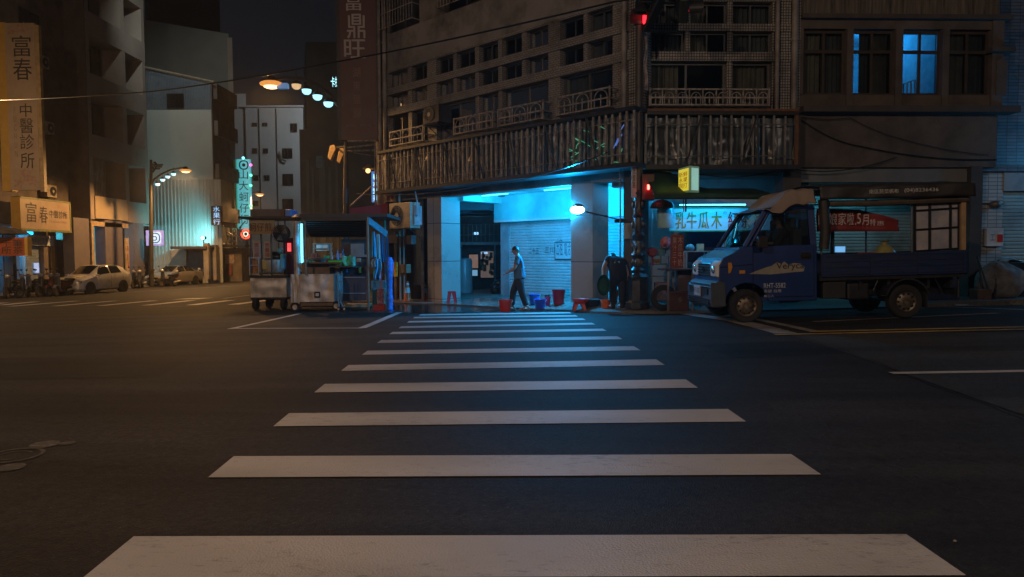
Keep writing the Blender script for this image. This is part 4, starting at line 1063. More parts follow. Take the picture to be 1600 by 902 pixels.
# --- shop logo lightbox: white rings on blue
Yl = 50.0
ls = thing('lightbox_sign', P(240, 384, Yl), 'glowing blue and white lightbox sign with concentric rounded rings', 'sign')
mb = MB(); pbox(mb, 228, 253, 360, 384, Yl, .3); mb.build('housing', emat('blue_lightbox', (.005, .10, .75), .7), ls)
c = P(242, 372, Yl)
def rrect(mb, c, w_, h, r, y, t):
    pts = []
    for (sx_, sz, a0) in [(1, 1, 0), (-1, 1, 90), (-1, -1, 180), (1, -1, 270)]:
        for q in range(6):
            a = R(a0 + 18 * q); pts.append(c + Vector((sx_ * (w_ / 2 - r) + r * math.cos(a), y, sz * (h / 2 - r) + r * math.sin(a))))
    pts.append(pts[0]); mb.tube(pts, t, 6, cap=False)
mb = MB(); mb.prism([(-.34, -.42), (.36, -.42), (.44, -.3), (.44, .3), (.36, .42), (-.34, .42), (-.42, .3), (-.42, -.3)], -.03, -.01, lambda x, y, d: c + Vector((x, d, y))); mb.build('white_panel', emat('white_lightbox', (.35, .75, 1.0), .9), ls)
mb = MB(); rrect(mb, c, .72, .66, .26, -.04, .035); rrect(mb, c + Vector((-.02, 0, -.03)), .32, .26, .10, -.04, .035); mb.build('ring_mark', mat('blue_mark', (.01, .10, .5), .5), ls)
lamp('sign_glow', 'POINT', c + Vector((0, -.8, 0)), 3, (.2, .5, 1.0), ls, .3)

# --- corrugated building closing the lot
Yw = 54.0
wl = thing('corrugated_building', P(280, 438, Yw), 'pale corrugated-metal building with a blue gable, wide blank wall and one small window', 'building')
xa, xb, xc = PX(228, 200, Yw), PX(331, 200, Yw), PX(346, 350, Yw)
zA, zB = PZ(232, 107, Yw), PZ(330, 131, Yw); zC = PZ(280, 172, Yw); zD = PZ(280, 281, Yw)
FW = Frame(xa, Yw, 1, 0)
def gable(mb, x0, x1, z0, za, zb, y0, y1):
    k = y1 / y0 * 1.01      # blocks stand skewed to the crossing, so their right flanks run away leftwards
    mb.hexa([(x0, y0, z0), (x1, y0, z0), (x1 * k, y1, z0), (x0 * k, y1, z0), (x0, y0, za), (x1, y0, zb), (x1 * k, y1, zb), (x0 * k, y1, za)])
mb = MB(); Lw = xb - xa; n = 42
for i in range(n):
    a, b = Lw * i / n, Lw * (i + 1) / n; za = lerp(zA, zB, i / n); zb_ = lerp(zA, zB, (i + 1) / n); m1 = a + (b - a) * .6
    mb.quad(FW.p(a, 0, zC), FW.p(m1, 0, zC), FW.p(m1, 0, za), FW.p(a, 0, za)); mb.quad(FW.p(m1, 0, zC), FW.p(b, .10, zC), FW.p(b, .10, zb_), FW.p(m1, 0, za))
mb.build('blue_cladding', mat('blue_metal_cladding', (.20, .26, .33), .5, .2, .1, 2), wl)
mb = MB(); mb.fbox(FW, 0, Lw, -.3, .05, zD, zC); mb.build('plain_wall', mat('pale_green_wall', (.50, .53, .50), .75, 0, .06, .8, dirt=(.42, .45, .42), dscale=.4), wl)
mb = MB(); corrug(mb, FW, 0, Lw + .6, -.9, zD, .02, .05, .26, True); mb.build('corrugated_wall', mat('pale_corrugated_metal', (.44, .47, .46), .5, .2, .06, 1, dirt=(.34, .36, .34), dscale=.5), wl)
mb = MB(); gable(mb, xa, xb, -1, zA - .1, zB - .1, Yw + .35, Yw + 6); mb.build('roof', M_grey, wl)
mb = MB(); mb.tube([FW.p(-.1, .12, zA + .1), FW.p(Lw + .3, .12, zB + .1)], .09, 6); mb.build('roof_edge', mat('tan_trim', (.3, .25, .18), .6), wl)
mb = MB()
window(FW, wl, FW.U(262, 158), FW.U(288, 158), PZ(275, 169, Yw), PZ(275, 147, Yw), o=.11, fm=M_dark, glass=M_glassdark)
# its brown side with balconies, running away from the street
FS = Frame(xb + .02, Yw, .0, 1)
mb = MB(); mb.box(xb, xb + .06, Yw, Yw + 4.3, 3.6, zB); 
for z0 in (4.0, 7.3, 10.6, 13.4): mb.box(xb + .06, xb + .35, Yw + .3, Yw + 4.2, z0, z0 + 1.15)
mb.build('balcony', ML_dark, wl)
# entrance canopy, lamp post and the lit doorway
mb = MB(); pbox(mb, 266, 322, 385, 389, Yw - 2.2, 2.2); mb.build('entrance_canopy', mat('dark_canopy', (.07, .07, .08), .6), wl)
mb = MB(); pbox(mb, 268, 291, 390, 432, Yw - .3, .2); mb.build('white_side_wall', mat('white_render', (.5, .48, .45), .7, 0, .15, 2), wl)
mb = MB(); pbox(mb, 293, 319, 391, 432, Yw - .1, .1); mb.build('doorway', mat('blue_grey_door', (.06, .10, .16), .5), wl)
mb = MB(); pbox(mb, 318, 326, 380, 436, Yw - 2.0, .3); mb.build('gate_post', M_plaster, wl)
fl = thing('wall_floodlight', P(318, 372, Yw - 1.6), 'small cyan floodlight on a gate post washing the corrugated wall', 'lamp')
mb = MB(); c = P(318, 372, Yw - 1.6); mb.box(c.x - .18, c.x + .18, c.y - .15, c.y + .1, c.z - .1, c.z + .12); mb.build('housing', M_dark, fl)
mb = MB(); mb.ball(c + Vector((0, -.17, 0)), .13); mb.build('lens', emat('cyan_lens', (.15, .85, 1.0), 14), fl)
mb = MB(); mb.tube([c - Vector((0, 0, .1)), c - Vector((0, 0, .9))], .04, 6); mb.build('bracket', M_dark, fl)
lamp('beam', 'SPOT', c + Vector((-.25, -.1, .1)), 480, (.22, .85, .90), fl, .08, aim=(-.75, .55, .12), spot=150, blend=.6)
# taller building behind
tb = thing('grey_tower_block', P(290, 400, 63), 'tall dark grey block with a sloping parapet behind the corrugated building', 'building')
Yt = 63.0
gable(mb := MB(), PX(226, 50, Yt), PX(357, 50, Yt), -1, PZ(232, 31, Yt), PZ(357, 53, Yt), Yt, Yt + 10); mb.build('wall', mat('grey_render', (.22, .22, .20), .8, 0, .1, .8), tb)
mb = MB(); gable(mb, PX(357, 100, Yt) + .02, PX(365, 100, Yt), -1, PZ(357, 60, Yt), PZ(357, 60, Yt), Yt - .2, Yt + 9.9); mb.build('corner_pier', ML_tan, tb)
mb = MB(); c = P(320, 20, 82); gable(mb, PX(232, 0, 82), PX(343, 0, 82), -1, PZ(300, -60, 82), PZ(300, -60, 82), 82, 92); tag(mb.build('dark_high_rise', mat('dark_high_rise', (.05, .05, .05), .8, 0, .2, .3)), 'unlit high-rise filling the top left above the grey block', 'building')

# --- white apartment block at the street's end
Yf = 95.0
ap = thing('white_apartment_block', P(420, 440, Yf), 'white flat-roofed apartment block with small paired windows at the end of the left street', 'building')
mb = MB(); gable(mb, PX(384, 200, Yf), PX(474, 200, Yf), -1, PZ(430, 168, Yf), PZ(430, 168, Yf), Yf, Yf + 10); gable(mb, PX(361, 200, Yf), PX(384, 200, Yf), -1, PZ(372, 146, Yf), PZ(372, 146, Yf), Yf + .3, Yf + 9.8); gable(mb, PX(384, 200, Yf) - .1, PX(476, 200, Yf), PZ(430, 168, Yf), PZ(430, 165.5, Yf), PZ(430, 165.5, Yf), Yf - .3, Yf + 9.9)
mb.build('wall', mat('white_block_render', (.42, .43, .44), .8, 0, .06, .5, dirt=(.34, .34, .36), dscale=.25), ap)
FF = Frame(0, Yf, 1, 0)
for (x, y, w_, h) in [(398, 195, 8, 6), (414, 195, 8, 6), (459, 200, 11, 14), (398, 236, 8, 8), (415, 236, 8, 8), (449, 240, 16, 16), (400, 278, 8, 8), (417, 278, 9, 8), (450, 281, 17, 18), (400, 318, 8, 8), (450, 320, 17, 18)]:
    window(FF, ap, PX(x - w_ / 2, y, Yf), PX(x + w_ / 2, y, Yf), PZ(x, y + h / 2, Yf), PZ(x, y - h / 2, Yf), o=.03, fw=.08, fm=M_dark, glass=M_glassdark)
mb = MB()
for x in (405, 432): mb.box(PX(x, 200, Yf) - .04, PX(x, 200, Yf) + .04, Yf - .12, Yf, -1, PZ(x, 170, Yf))
mb.tube([P(436, 237, Yf - .3), P(441, 250, Yf - .3), P(447, 252, Yf - .3)], .12, 6); mb.build('pipes', M_dark, ap)

# --- dark block beyond the brown sign
Ye = 70.0
db = thing('dark_apartment_block', P(530, 430, Ye), 'unlit brown block with dim vertical cladding strips behind the food carts', 'building')
mb = MB(); gable(mb, PX(480, 200, Ye), PX(620, 200, Ye), -1, PZ(500, 66, Ye), PZ(500, 66, Ye), Ye, Ye + 12); mb.box(PX(475, 340, Ye), PX(600, 340, Ye), Ye - 1.0, Ye, -1, PZ(520, 205, Ye)); mb.build('wall', mat('dim_brown_render', (.085, .072, .062), .85, 0, .3, .6), db)
mb = MB()
for x, w_ in [(484, 5), (493, 3), (504, 9), (518, 5), (529, 4)]: mb.box(PX(x, 320, Ye), PX(x + w_, 320, Ye), Ye - 1.06, Ye - 1.0, -1, PZ(x, 300 - (x % 5) * 12, Ye))
mb.build('cladding_strip', mat('pale_strip', (.11, .11, .105), .7, 0, .2, .8), db)
mb = MB(); pbox(mb, 494, 504, 244, 262, Ye - 1.1, .1); mb.build('window', mat('dim_window', (.10, .14, .16), .3), db)

# --- roadside signs on the left street
def upright_sign(x0, x1, y0, y1, Y, label, body, inkmat, chars, side=None, name='vertical_shop_sign', sidemat=None, h0=.06, h1=.94, pole=True):
    t = thing(name, P((x0 + x1) / 2, y1, Y), label, 'sign')
    mb = MB(); pbox(mb, x0, x1, y0, y1, Y, .35); mb.build('panel', body, t)
    za, zb_ = PZ(x0, y1, Y), PZ(x0, y0, Y); xA, xB = PX(x0, 300, Y), PX(x1, 300, Y)
    if side: mb = MB(); mb.box(xA - side, xA - .002, Y + .01, Y + .34, za, zb_); mb.build('side', sidemat, t)
    n = len(chars); hh = (zb_ - za) * (h1 - h0) / n
    for i, ch in enumerate(chars):
        text(ch, inkmat, t, (xA + (xB - xA) * .14, Y - .012, zb_ - (zb_ - za) * (1 - h1) - hh * (i + .90)), (1, 0, 0), (0, 0, 1), (xB - xA) * .72, hh * .82)
    return t
g1 = upright_sign(371, 391, 249, 358, 59, 'bright cyan lightbox sign with black characters and coloured bulbs down its edge', emat('cyan_lightbox', (.10, .75, .85), .50), mat('sign_black', (.01, .01, .02), .5), '山大蚵仔行', .5, sidemat=emat('green_lightbox_side', (.01, .6, .35), .35), h1=.86)
mb = MB(); c = P(381, 258, 59); rrect(mb, c, .7, .7, .3, -.03, .05); mb.ball(c + Vector((0, -.03, 0)), .14, .03, .14); mb.build('round_emblem', mat('sign_black', (.01, .01, .02)), g1)
for k, cc in enumerate([(.2, .9, 1), (1, .1, .6), (.1, 1, .5), (.1, 1, .4), (.1, 1, .3), (.1, 1, .3)]):
    mb = MB(); mb.ball(P(392 if k else 380, [247, 258, 274, 290, 322, 340][k], 58.8), .11); mb.build('bulb', emat('bulb_%s' % 'abcdef'[k], cc, 3), g1)
upright_sign(346, 366, 250, 352, 57.5, 'unlit ochre upright sign left of the bright cyan one', mat('ochre_face', (.26, .20, .08), .6, 0, .2, 2), mat('ochre_ink', (.32, .25, .10), .6), '大牛', h0=.2, h1=.85)
upright_sign(330, 345, 322, 352, 52, 'small dark sign with glowing blue characters under the ochre one', mat('dark_sign_face', (.05, .045, .045), .6), emat('blue_letters', (.25, .6, 1.0), 1.2), '水果行', h0=.0, h1=1)
t = thing('neon_ring_sign', P(384, 366, 58), 'round red and white neon ring sign beneath the cyan lightbox', 'sign')
c = P(384, 366, 58)
mb = MB(); n = 20; mb.tube([c + Vector((.36 * math.cos(2 * math.pi * k / n), 0, .36 * math.sin(2 * math.pi * k / n))) for k in range(n + 1)], .07, 6); mb.build('red_ring', emat('red_neon', (1, .06, .02), 2.2), t)
mb = MB(); mb.tube([c + Vector((.18 * math.cos(2 * math.pi * k / n), 0, .18 * math.sin(2 * math.pi * k / n))) for k in range(n + 1)], .04, 6); mb.build('white_ring', emat('white_neon', (1, .9, .7), 1.5), t)
# clutter under those signs: shop front, lattice screen, poster wall
t = thing('cluttered_shopfront', P(355, 440, 55), 'cluttered shopfront with metal lattice screen under the ochre sign', 'shopfront')
mb = MB(); pbox(mb, 340, 378, 388, 440, 56, 3); mb.build('wall', mat('stained_wall', (.17, .14, .11), .8, 0, .4, 2), t)
mb = MB(); rr = random.Random(8)
for k in range(26):
    a = P(342 + rr.random() * 36, 356 + rr.random() * 26, 55.3); b = a + Vector((rr.uniform(-.5, .5), rr.uniform(-.3, .3), rr.uniform(-.6, .6))); mb.tube([a, b], .05, 5)
mb.build('lattice_screen', mat('galvanised_lattice', (.4, .38, .33), .4, .6, .3, 5), t)
mb = MB(); pbox(mb, 336, 382, 383, 386, 54.8, 1.2); mb.build('ledge', M_dark, t)
mb = MB(); pbox(mb, 352, 366, 398, 412, 55.9, .06); mb.build('poster', mat('faded_poster', (.4, .3, .25), .6, 0, .4, 9), t)
mb = MB(); pbox(mb, 355, 362, 414, 430, 55.8, .1); mb.build('red_box', mat('dull_red', (.22, .06, .05), .6), t)
mb = MB(); pbox(mb, 326, 338, 383, 438, 53.2, .5); mb.build('stone_pier', M_plaster, t)
mb = MB(); pbox(mb, 376, 389, 395, 440, 62, .3); t2 = mb.build('street_hoarding', mat('dim_blue', (.05, .08, .16), .6)); tag(t2, 'dim blue-grey hoarding at the end of the left street by the neon ring', 'hoarding')
# thin cyan sign edge-on right of the brown sign, and a distant small one
t = thing('edge_on_blue_sign', P(586, 314, 30), 'blue glowing upright sign between the brown sign pole and the tiled building', 'sign')
mb = MB(); pbox(mb, 580.5, 591, 268, 316, 30, .2); mb.build('panel', emat('deep_blue_lightbox', (.01, .22, .75), .6), t)
for i, ch in enumerate('春水堂茶'): text(ch, emat('cyan_letters', (.4, .9, 1), 2.2), t, (PX(583, 290, 30), 29.98, PZ(585, 281 + i * 11, 30)), (1, 0, 0), (0, 0, 1), .2, .24)
t = thing('small_cyan_sign', P(524, 138, 50), 'small cyan glowing sign high up left of the brown sign', 'sign')
mb = MB(); pbox(mb, 516, 532, 118, 138, 50, .2); mb.build('panel', mat('dark_sign_face', (.05, .045, .045)), t)
text('卡拉', emat('cyan_letters', (.4, .9, 1)), t, (PX(517, 128, 50), 49.98, PZ(524, 136, 50)), (1, 0, 0), (0, 0, 1), .6, .7)
# ================================================================== street lamps with globe strings
M_pole = mat('painted_lamp_pole', (.06, .055, .05), .5, .3, .2, 4)
M_globe = emat('cyan_globe', (.35, .85, 1.0), 1.6)
M_globew = emat('warm_globe', (1, .62, .3), .7)
M_halo = emat('sodium_halo', (1.0, .36, .06), .8)
M_sod = emat('sodium_lens', (1.0, .56, .22), 4.5)
def ball_on(mb, c, r): mb.ball(c, r)
def street_lamp(base, arm, head, globes, label, energy, aim=(0, 0, -1), pole_r=.11, cluster=True, poletop=None):
    """base point, list of arm points ending at the lamp head, globe positions"""
    t = thing('street_lamp', base, label, 'street lamp', 'street lamps with globe strings')
    top = poletop or arm[0]
    mb = MB(); mb.tube([base, Vector((base.x, base.y, base.z + 1.1)), Vector((top.x, top.y, top.z))], [pole_r * 1.5, pole_r * 1.4, pole_r * .75], 10)
    mb.tube([base + Vector((0, 0, 1.0)), base + Vector((0, 0, 1.12))], pole_r * 1.9, 10)
    mb.build('pole', M_pole, t, smooth=True)
    mb = MB(); mb.tube(arm, .07, 8, r1=.045); mb.build('arm', M_pole, t, smooth=True)
    d = (arm[-1] - arm[-2]).normalized()
    mb = MB(); h = head
    mb.lathe([(.02, .24), (.12, .2), (.16, .08), (.30, -.02), (.30, -.05)], h, seg=16); hd = mb.build('lamp_head', M_pole, t, smooth=True)
    mb = MB(); mb.ball(h + Vector((0, 0, -.09)), .25, .22, .09); mb.build('lens', M_sod, t, smooth=True)
    mb = MB(); mb.ball(h + Vector((0, 0, -.03)), .37, .33, .10); mb.build('halo_bowl', M_halo, t, smooth=True)  # bowl made to glow orange, standing in for the lamp's halo
    for k, g in enumerate(globes):
        mb = MB(); mb.lathe([(.02, .1), (.12, .04), (.165, -.05)], g, seg=12); cp = mb.build('globe_cap', M_pole, t, smooth=True)
        mb = MB(); mb.lathe([(.155, .0), (.14, -.08), (.08, -.14), (.0, -.155)], g - Vector((0, 0, .05)), seg=12); mb.build('globe', M_globe if k or len(globes) < 4 or label.find('over the') < 0 else M_globew, t, smooth=True)
        mb = MB(); mb.tube([g + Vector((0, 0, .1)), g + Vector((0, 0, .35))], .015, 4); mb.build('hanger', M_pole, t)
    lamp('sodium_light', 'SPOT', h + Vector((0, 0, -.25)), energy, SODIUM, t, .18, aim=aim, spot=172, blend=.35)
    return t
Y1 = 46.5
b = P(237, 448, Y1); b.z = zl(b.x, b.y) - .02
A_ = lambda x, y, Y: P(x, y, Y)
street_lamp(b, [A_(236, 288, Y1), A_(241, 280, Y1 - .2), A_(252, 272, Y1 - .5), A_(268, 265, Y1 - .8), A_(284, 262, Y1 - 1), A_(289, 262, Y1 - 1)], A_(290, 266, Y1 - 1),
            [A_(246, 286, Y1 - .5), A_(254, 279, Y1 - .6), A_(262, 274, Y1 - .8), A_(271, 270, Y1 - .9)], 'street lamp with curved arm and four cyan globes left of the corrugated wall', 4300, (.0, -.2, -1), poletop=A_(236, 250, Y1))
mb = MB()
for k in range(14):
    a = P(240 + (k % 5) * 1.6, 258 + (k * 7 % 9), Y1); mb.tube([a, a + Vector((.35 * math.cos(k * 2.1), 0, .3 * math.sin(k * 2.1)))], .05, 4)
tag(mb.build('scroll_ornament', M_pole), 'dark leafy scroll ornament on the lamp pole left of the corrugated wall', 'ornament')
Y2 = 60.0
b = P(367, 440, Y2); b.z = zl(b.x, b.y) - .05
street_lamp(b, [A_(367, 322, Y2), A_(372, 312, Y2), A_(384, 305, Y2), A_(396, 301, Y2), A_(405, 300, Y2)], A_(406, 303.5, Y2), [A_(374, 319, Y2), A_(380, 315, Y2), A_(387, 311, Y2)], 'farther street lamp in front of the cyan lightbox sign', 1400, poletop=A_(367, 308, Y2))
Y3 = 22.5
b = P(541, 470, Y3); b.z = zr(b.x, b.y)
# this lamp's pole also carries the brown restaurant sign
street_lamp(b, [A_(541, 190, Y3), A_(533, 170, Y3), A_(515, 148, Y3), A_(495, 132, Y3), A_(470, 122, Y3), A_(445, 122, Y3), A_(430, 126, Y3)], A_(424, 130, Y3),
            [A_(463, 130, Y3), A_(479, 138, Y3), A_(496, 147, Y3), A_(513, 158, Y3)], 'nearest street lamp, glaring orange, arching over the food carts from behind the brown sign', 900, (-.1, -.15, -1), pole_r=.075, poletop=A_(541, 150, Y3))
mb = MB(); a = A_(438, 134, Y3); mb.box(a.x - .1, a.x + .25, a.y - .1, a.y + .1, a.z - .09, a.z + .06); tag(mb.build('lamp_control_box', emat('dim_blue_box', (.05, .35, .8), .35)), 'small blue box hung beside the glaring orange lamp head', 'control box')
Y4 = 34
t = thing('bracket_lamp', P(574, 265, Y4), 'small orange lamp on a short arm right of the brown sign pole', 'street lamp')
mb = MB(); mb.ball(P(575, 267, Y4), .12); mb.build('lens', emat('sodium_lens_small', (1, .56, .22), 2.2), t)
mb = MB(); mb.tube([P(586, 262, Y4), P(579, 260, Y4), P(572, 266, Y4)], .06, 6); mb.tube([P(586, 262, Y4), P(586, 300, Y4)], .05, 6); mb.build('arm', M_pole, t)
mb = MB(); c_ = P(576, 261, Y4); mb.lathe([(.03, .2), (.28, .02), (.3, -.04)], P(576, 263, Y4), seg=14); mb.build('shade', mat('tan_shade', (.4, .3, .16), .6), t)
# signal hoods seen from behind, left of the sign pole
t = thing('signal_head', P(527, 240, 24), 'pair of tan signal hoods bracketed to the left of the sign pole', 'traffic light')
for dx, dy in ((517, 238), (531, 243)):
    c = P(dx, dy, 24); mb = MB(); mb.prism([(-.09, -.2), (.02, -.3), (.1, -.1), (.22, .12), (.14, .24), (0, .2)], -.12, .12, lambda x, y, d, c=c: c + Vector((x, d, y))); mb.build('hood', mat('ochre_hood', (.36, .25, .12), .6, 0, .3, 8), t, bevel=.02)
mb = MB(); mb.tube([P(522, 231, 24), P(541, 229, 23)], .03, 6); mb.build('bracket', M_pole, t)

# ------------------------------------------------------------------ brown restaurant sign
Yg = 22.3
bs_ = thing('brown_restaurant_sign', P(560, 220, Yg), 'tall dark red-brown sign with pale brushed characters above the food carts', 'sign')
M_brown = mat('maroon_sign_face', (.075, .018, .015), .5, 0, .12, 2)
x0, x1 = PX(532, 110, Yg), PX(588, 110, Yg); z0, z1 = PZ(560, 219, Yg), PZ(560, -60, Yg)
mb = MB(); mb.box(x0, x1, Yg, Yg + .3, z0, z1); mb.build('panel', M_brown, bs_)
mb = MB(); mb.box(x0 - .12, x0 - .002, Yg + .01, Yg + .29, z0, z1); mb.box(x1 + .002, x1 + .05, Yg + .01, Yg + .3, z0 - .01, z1); mb.build('edge', M_dark, bs_)
M_pale = mat('pale_sign_lettering', (.42, .37, .37), .6, 0, .1, 6)
def sgn(ch, a, b, c_, d, mt=M_pale, dp=.012):
    text(ch, mt, bs_, (PX(a, 100, Yg), Yg - dp, PZ(560, d, Yg)), (1, 0, 0), (0, 0, 1), PX(b, 100, Yg) - PX(a, 100, Yg), PZ(560, c_, Yg) - PZ(560, d, Yg))
for k in range(2):   # heavy strokes: the character set twice with a slight shift
    sgn('富', 540.3 + k * .7, 567 + k * .7, -12, 17, dp=.012 + k * .002); sgn('鼎', 543 + k * .8, 571 + k * .8, 22 + k * .5, 60 + k * .5, dp=.012 + k * .002); sgn('旺', 538 + k * .8, 571 + k * .8, 62 + k * .5, 91 + k * .5, dp=.012 + k * .002)
M_pale2 = mat('dim_sign_lettering', (.26, .17, .15), .6)
for i, ch in enumerate('湖東豬腳'): sgn(ch, 551, 563, 106 + i * 21, 121 + i * 21, M_pale2)
sgn('滷肉飯　豬腳飯', 538, 579, 194, 199, M_pale2)
mb = MB()
for px in (586,): mb.tube([P(px, 219, Yg), P(px + 1, 325, Yg)], .035, 6)
mb.tube([P(543, 221, Yg), P(587, 220, Yg)], .03, 6); mb.tube([P(543, 231, Yg), P(587, 226, Yg)], .03, 6); mb.tube([P(543, 236, Yg), P(587, 235, Yg)], .03, 6)
mb.tube([P(547, 322, Yg), P(582, 290, Yg)], .025, 6); mb.tube([P(547, 237, Yg), P(565, 241, Yg), P(586, 244, Yg)], .012, 5)
mb.build('frame_tubes', M_bars, bs_)
# red awning at the end of the tiled building
aw = MB()
def fn(u, v): 
    a = P(lerp(547, 606, u), lerp(326, 318, u), 21.5); return Vector((a.x, lerp(23.0, 21.5, v), lerp(a.z + .12, a.z - .02, v)))
aw.grid(fn, 6, 3)
def fn2(u, v):
    a = P(lerp(547, 606, u), lerp(lerp(326, 318, u), 339, v), 21.5); return a
aw.grid(fn2, 6, 2)
tag(aw.build('red_awning', mat('dark_red_canvas', (.24, .02, .025), .7, 0, .15, 3), None, solid=.01), 'dark red canvas awning behind the food cart, left of the hanging air conditioner', 'awning')

# ------------------------------------------------------------------ ornamental pole at the corner with signals
Yp = 15.5
bp_ = P(997, 483, Yp); bp_.z = zf(bp_.x, bp_.y)
pt = thing('ornamental_signal_pole', bp_, 'thick dark ornamental pole at the building corner beside the bending person', 'pole')
x, y, z = bp_
M_iron = mat('black_cast_iron', (.06, .065, .065), .35, .6, .25, 10, .4, 30)
mb = MB(); mb.lathe([(.27, 0), (.27, .12), (.22, .18), (.22, .62), (.24, .7), (.17, .78)], (x, y, z), seg=8); mb.build('base', M_iron, pt)
mb = MB(); prof = [(.15, .78), (.17, .85), (.12, .92), (.135, 1.0), (.115, 1.1), (.16, 1.18), (.115, 1.26), (.13, 1.36), (.10, 1.5), (.15, 1.56), (.155, 1.62), (.10, 1.7), (.115, 1.8), (.10, 2.0), (.14, 2.05), (.095, 2.12), (.10, 2.5), (.12, 2.55), (.085, 2.62)]
mb.lathe(prof, (x, y, z), seg=14)
for k in range(6):
    a = 2 * math.pi * k / 6
    for zz in (1.0, 1.36, 1.85, 2.3): mb.ball((x + .12 * math.cos(a), y + .12 * math.sin(a), z + zz), .035, .035, .09, 6, 4)
mb.build('ornate_shaft', M_iron, pt, smooth=True)
mb = MB(); mb.tube([(x, y, z + 2.6), (x, y, z + 8.2)], .085, 12, r1=.075); mb.tube([(x + .05, y - .02, z + 2.62), (x + .05, y - .02, z + 8)], .04, 8)
for zz in (2.9, 3.9, 4.3, 6.2): mb.tube([(x, y, z + zz), (x, y, z + zz + .07)], .105, 12)
mb.build('shaft', M_pole, pt, smooth=True)
rn = MB(); rn.fbox(Frame(x, y, 1, 0), -.17, -.06, .06, .085, 2.55, 3.3)
ro = rn.build('street_name_plate', mat('street_plate', (.30, .36, .40), .5, 0, .15, 5)); tag(ro, 'narrow pale upright street plate on the ornamental pole', 'sign')
text('光\n復\n路', M_ink, ro, (x - .145, y - .09, 2.75), (1, 0, 0), (0, 0, 1), .06, .45)
tw = MB()
def fnw(u, v): return (x + .10 + .07 * u + .02 * math.sin(v * 9), y - .08 + .03 * math.cos(u * 5 + v * 6), lerp(6.05, 4.9, v) - .05 * u)
tw.grid(fnw, 4, 12)
tag(tw.build('wrapped_plastic', mat('grey_plastic_wrap', (.28, .24, .25), .3, 0, .3, 10), None, smooth=True, solid=.006), 'grey torn plastic wrapped on the pole below the signal heads', 'plastic wrap')
tw = MB(); tw.box(x + .12, x + .15, y - .16, y - .02, 3.75, 4.35); tag(tw.build('side_plate', M_grey), 'narrow dull plate edge-on beside the corner pole at plastic-cage height', 'sign')
# signal heads above, leaning out over the road, only their red lenses lit
def signal(c, yaw, label, lit='red', tilt=0, n=3, sc=1.0):
    t = thing('traffic_light', c, label, 'traffic light', 'traffic lights on the corner pole')
    u = Vector((math.cos(yaw) * math.cos(tilt), math.sin(yaw) * math.cos(tilt), math.sin(tilt))); f = Vector((math.sin(yaw), -math.cos(yaw), 0)); v_ = u.cross(f) * -1
    if v_.z < 0: v_ = -v_
    w_ = .36 * sc
    mb = MB(); h = [c + u * a * w_ * n / 2 + f * b + v_ * d * .20 * sc for (a, b, d) in [(-1, -.1, -1), (1, -.1, -1), (1, .08, -1), (-1, .08, -1), (-1, -.1, 1), (1, -.1, 1), (1, .08, 1), (-1, .08, 1)]]
    mb.hexa(h); mb.build('housing', mat('signal_housing', (.010, .014, .014), .45), t, bevel=.03)
    for k in range(n):
        q = c + u * w_ * (k - (n - 1) / 2) + f * .085
        mb = MB(); N_ = 14; r = .14 * sc; pts = []
        for j in range(N_ + 1):
            a = R(-20 + 220 * j / N_); pts.append(u * (r * math.cos(a)) + v_ * (r * math.sin(a)))
        for j in range(N_): mb.quad(q + pts[j], q + pts[j + 1], q + pts[j + 1] + f * .24 * sc, q + pts[j] + f * .24 * sc)
        mb.build('visor', mat('signal_visor', (.02, .022, .022), .4), t, solid=.008)
        mb = MB(); mb.add([q] + [q + u * (r * .85 * math.cos(2 * math.pi * j / 16)) + v_ * (r * .85 * math.sin(2 * math.pi * j / 16)) for j in range(16)], [(0, j + 1, (j + 1) % 16 + 1) for j in range(16)])
        on = (k == 0 and lit == 'red')
        mb.build('lens', emat('red_signal_lens', (1, .01, .02), 5) if on else mat('dark_lens', (.02, .03, .02), .2), t)
    return t
signal(P(1018, 8, 14.9) + Vector((.05, 0, .0)), R(-84), 'left traffic light at the top of the frame, its red lamp glowing leftward', tilt=R(18), sc=1.15)
signal(P(1066, 8, 14.6), R(82), 'right traffic light at the top of the frame, leaning with a red glow', tilt=R(30), sc=1.15)
mb = MB(); mb.tube([(x, y, 7.0), P(1030, -6, 14.9), P(1062, 2, 14.7)], .05, 8); mb.build('signal_arm', M_pole, pt, smooth=True)
# small red pedestrian signal
c = P(1013, 293, 15.35)
t = thing('pedestrian_signal', c, 'small dark pedestrian signal with one glowing red lamp right of the pole', 'pedestrian signal')
mb = MB(); mb.box(c.x - .14, c.x + .14, c.y, c.y + .18, c.z - .28, c.z + .30); mb.build('housing', mat('maroon_housing', (.05, .012, .015), .5), t, bevel=.02)
mb = MB(); mb.box(c.x - .025, c.x + .025, c.y - .02, c.y - .004, c.z - .05, c.z + .06); mb.build('lamp', emat('red_led', (1, .04, .03), 22), t, bevel=.01)
mb = MB(); mb.tube([(x, y, c.z), (c.x - .1, c.y + .1, c.z)], .03, 6); mb.build('bracket', M_pole, t)
lamp('red_glow', 'POINT', c + Vector((0, -.15, 0)), 2.2, (1, .03, .02), t, .03)

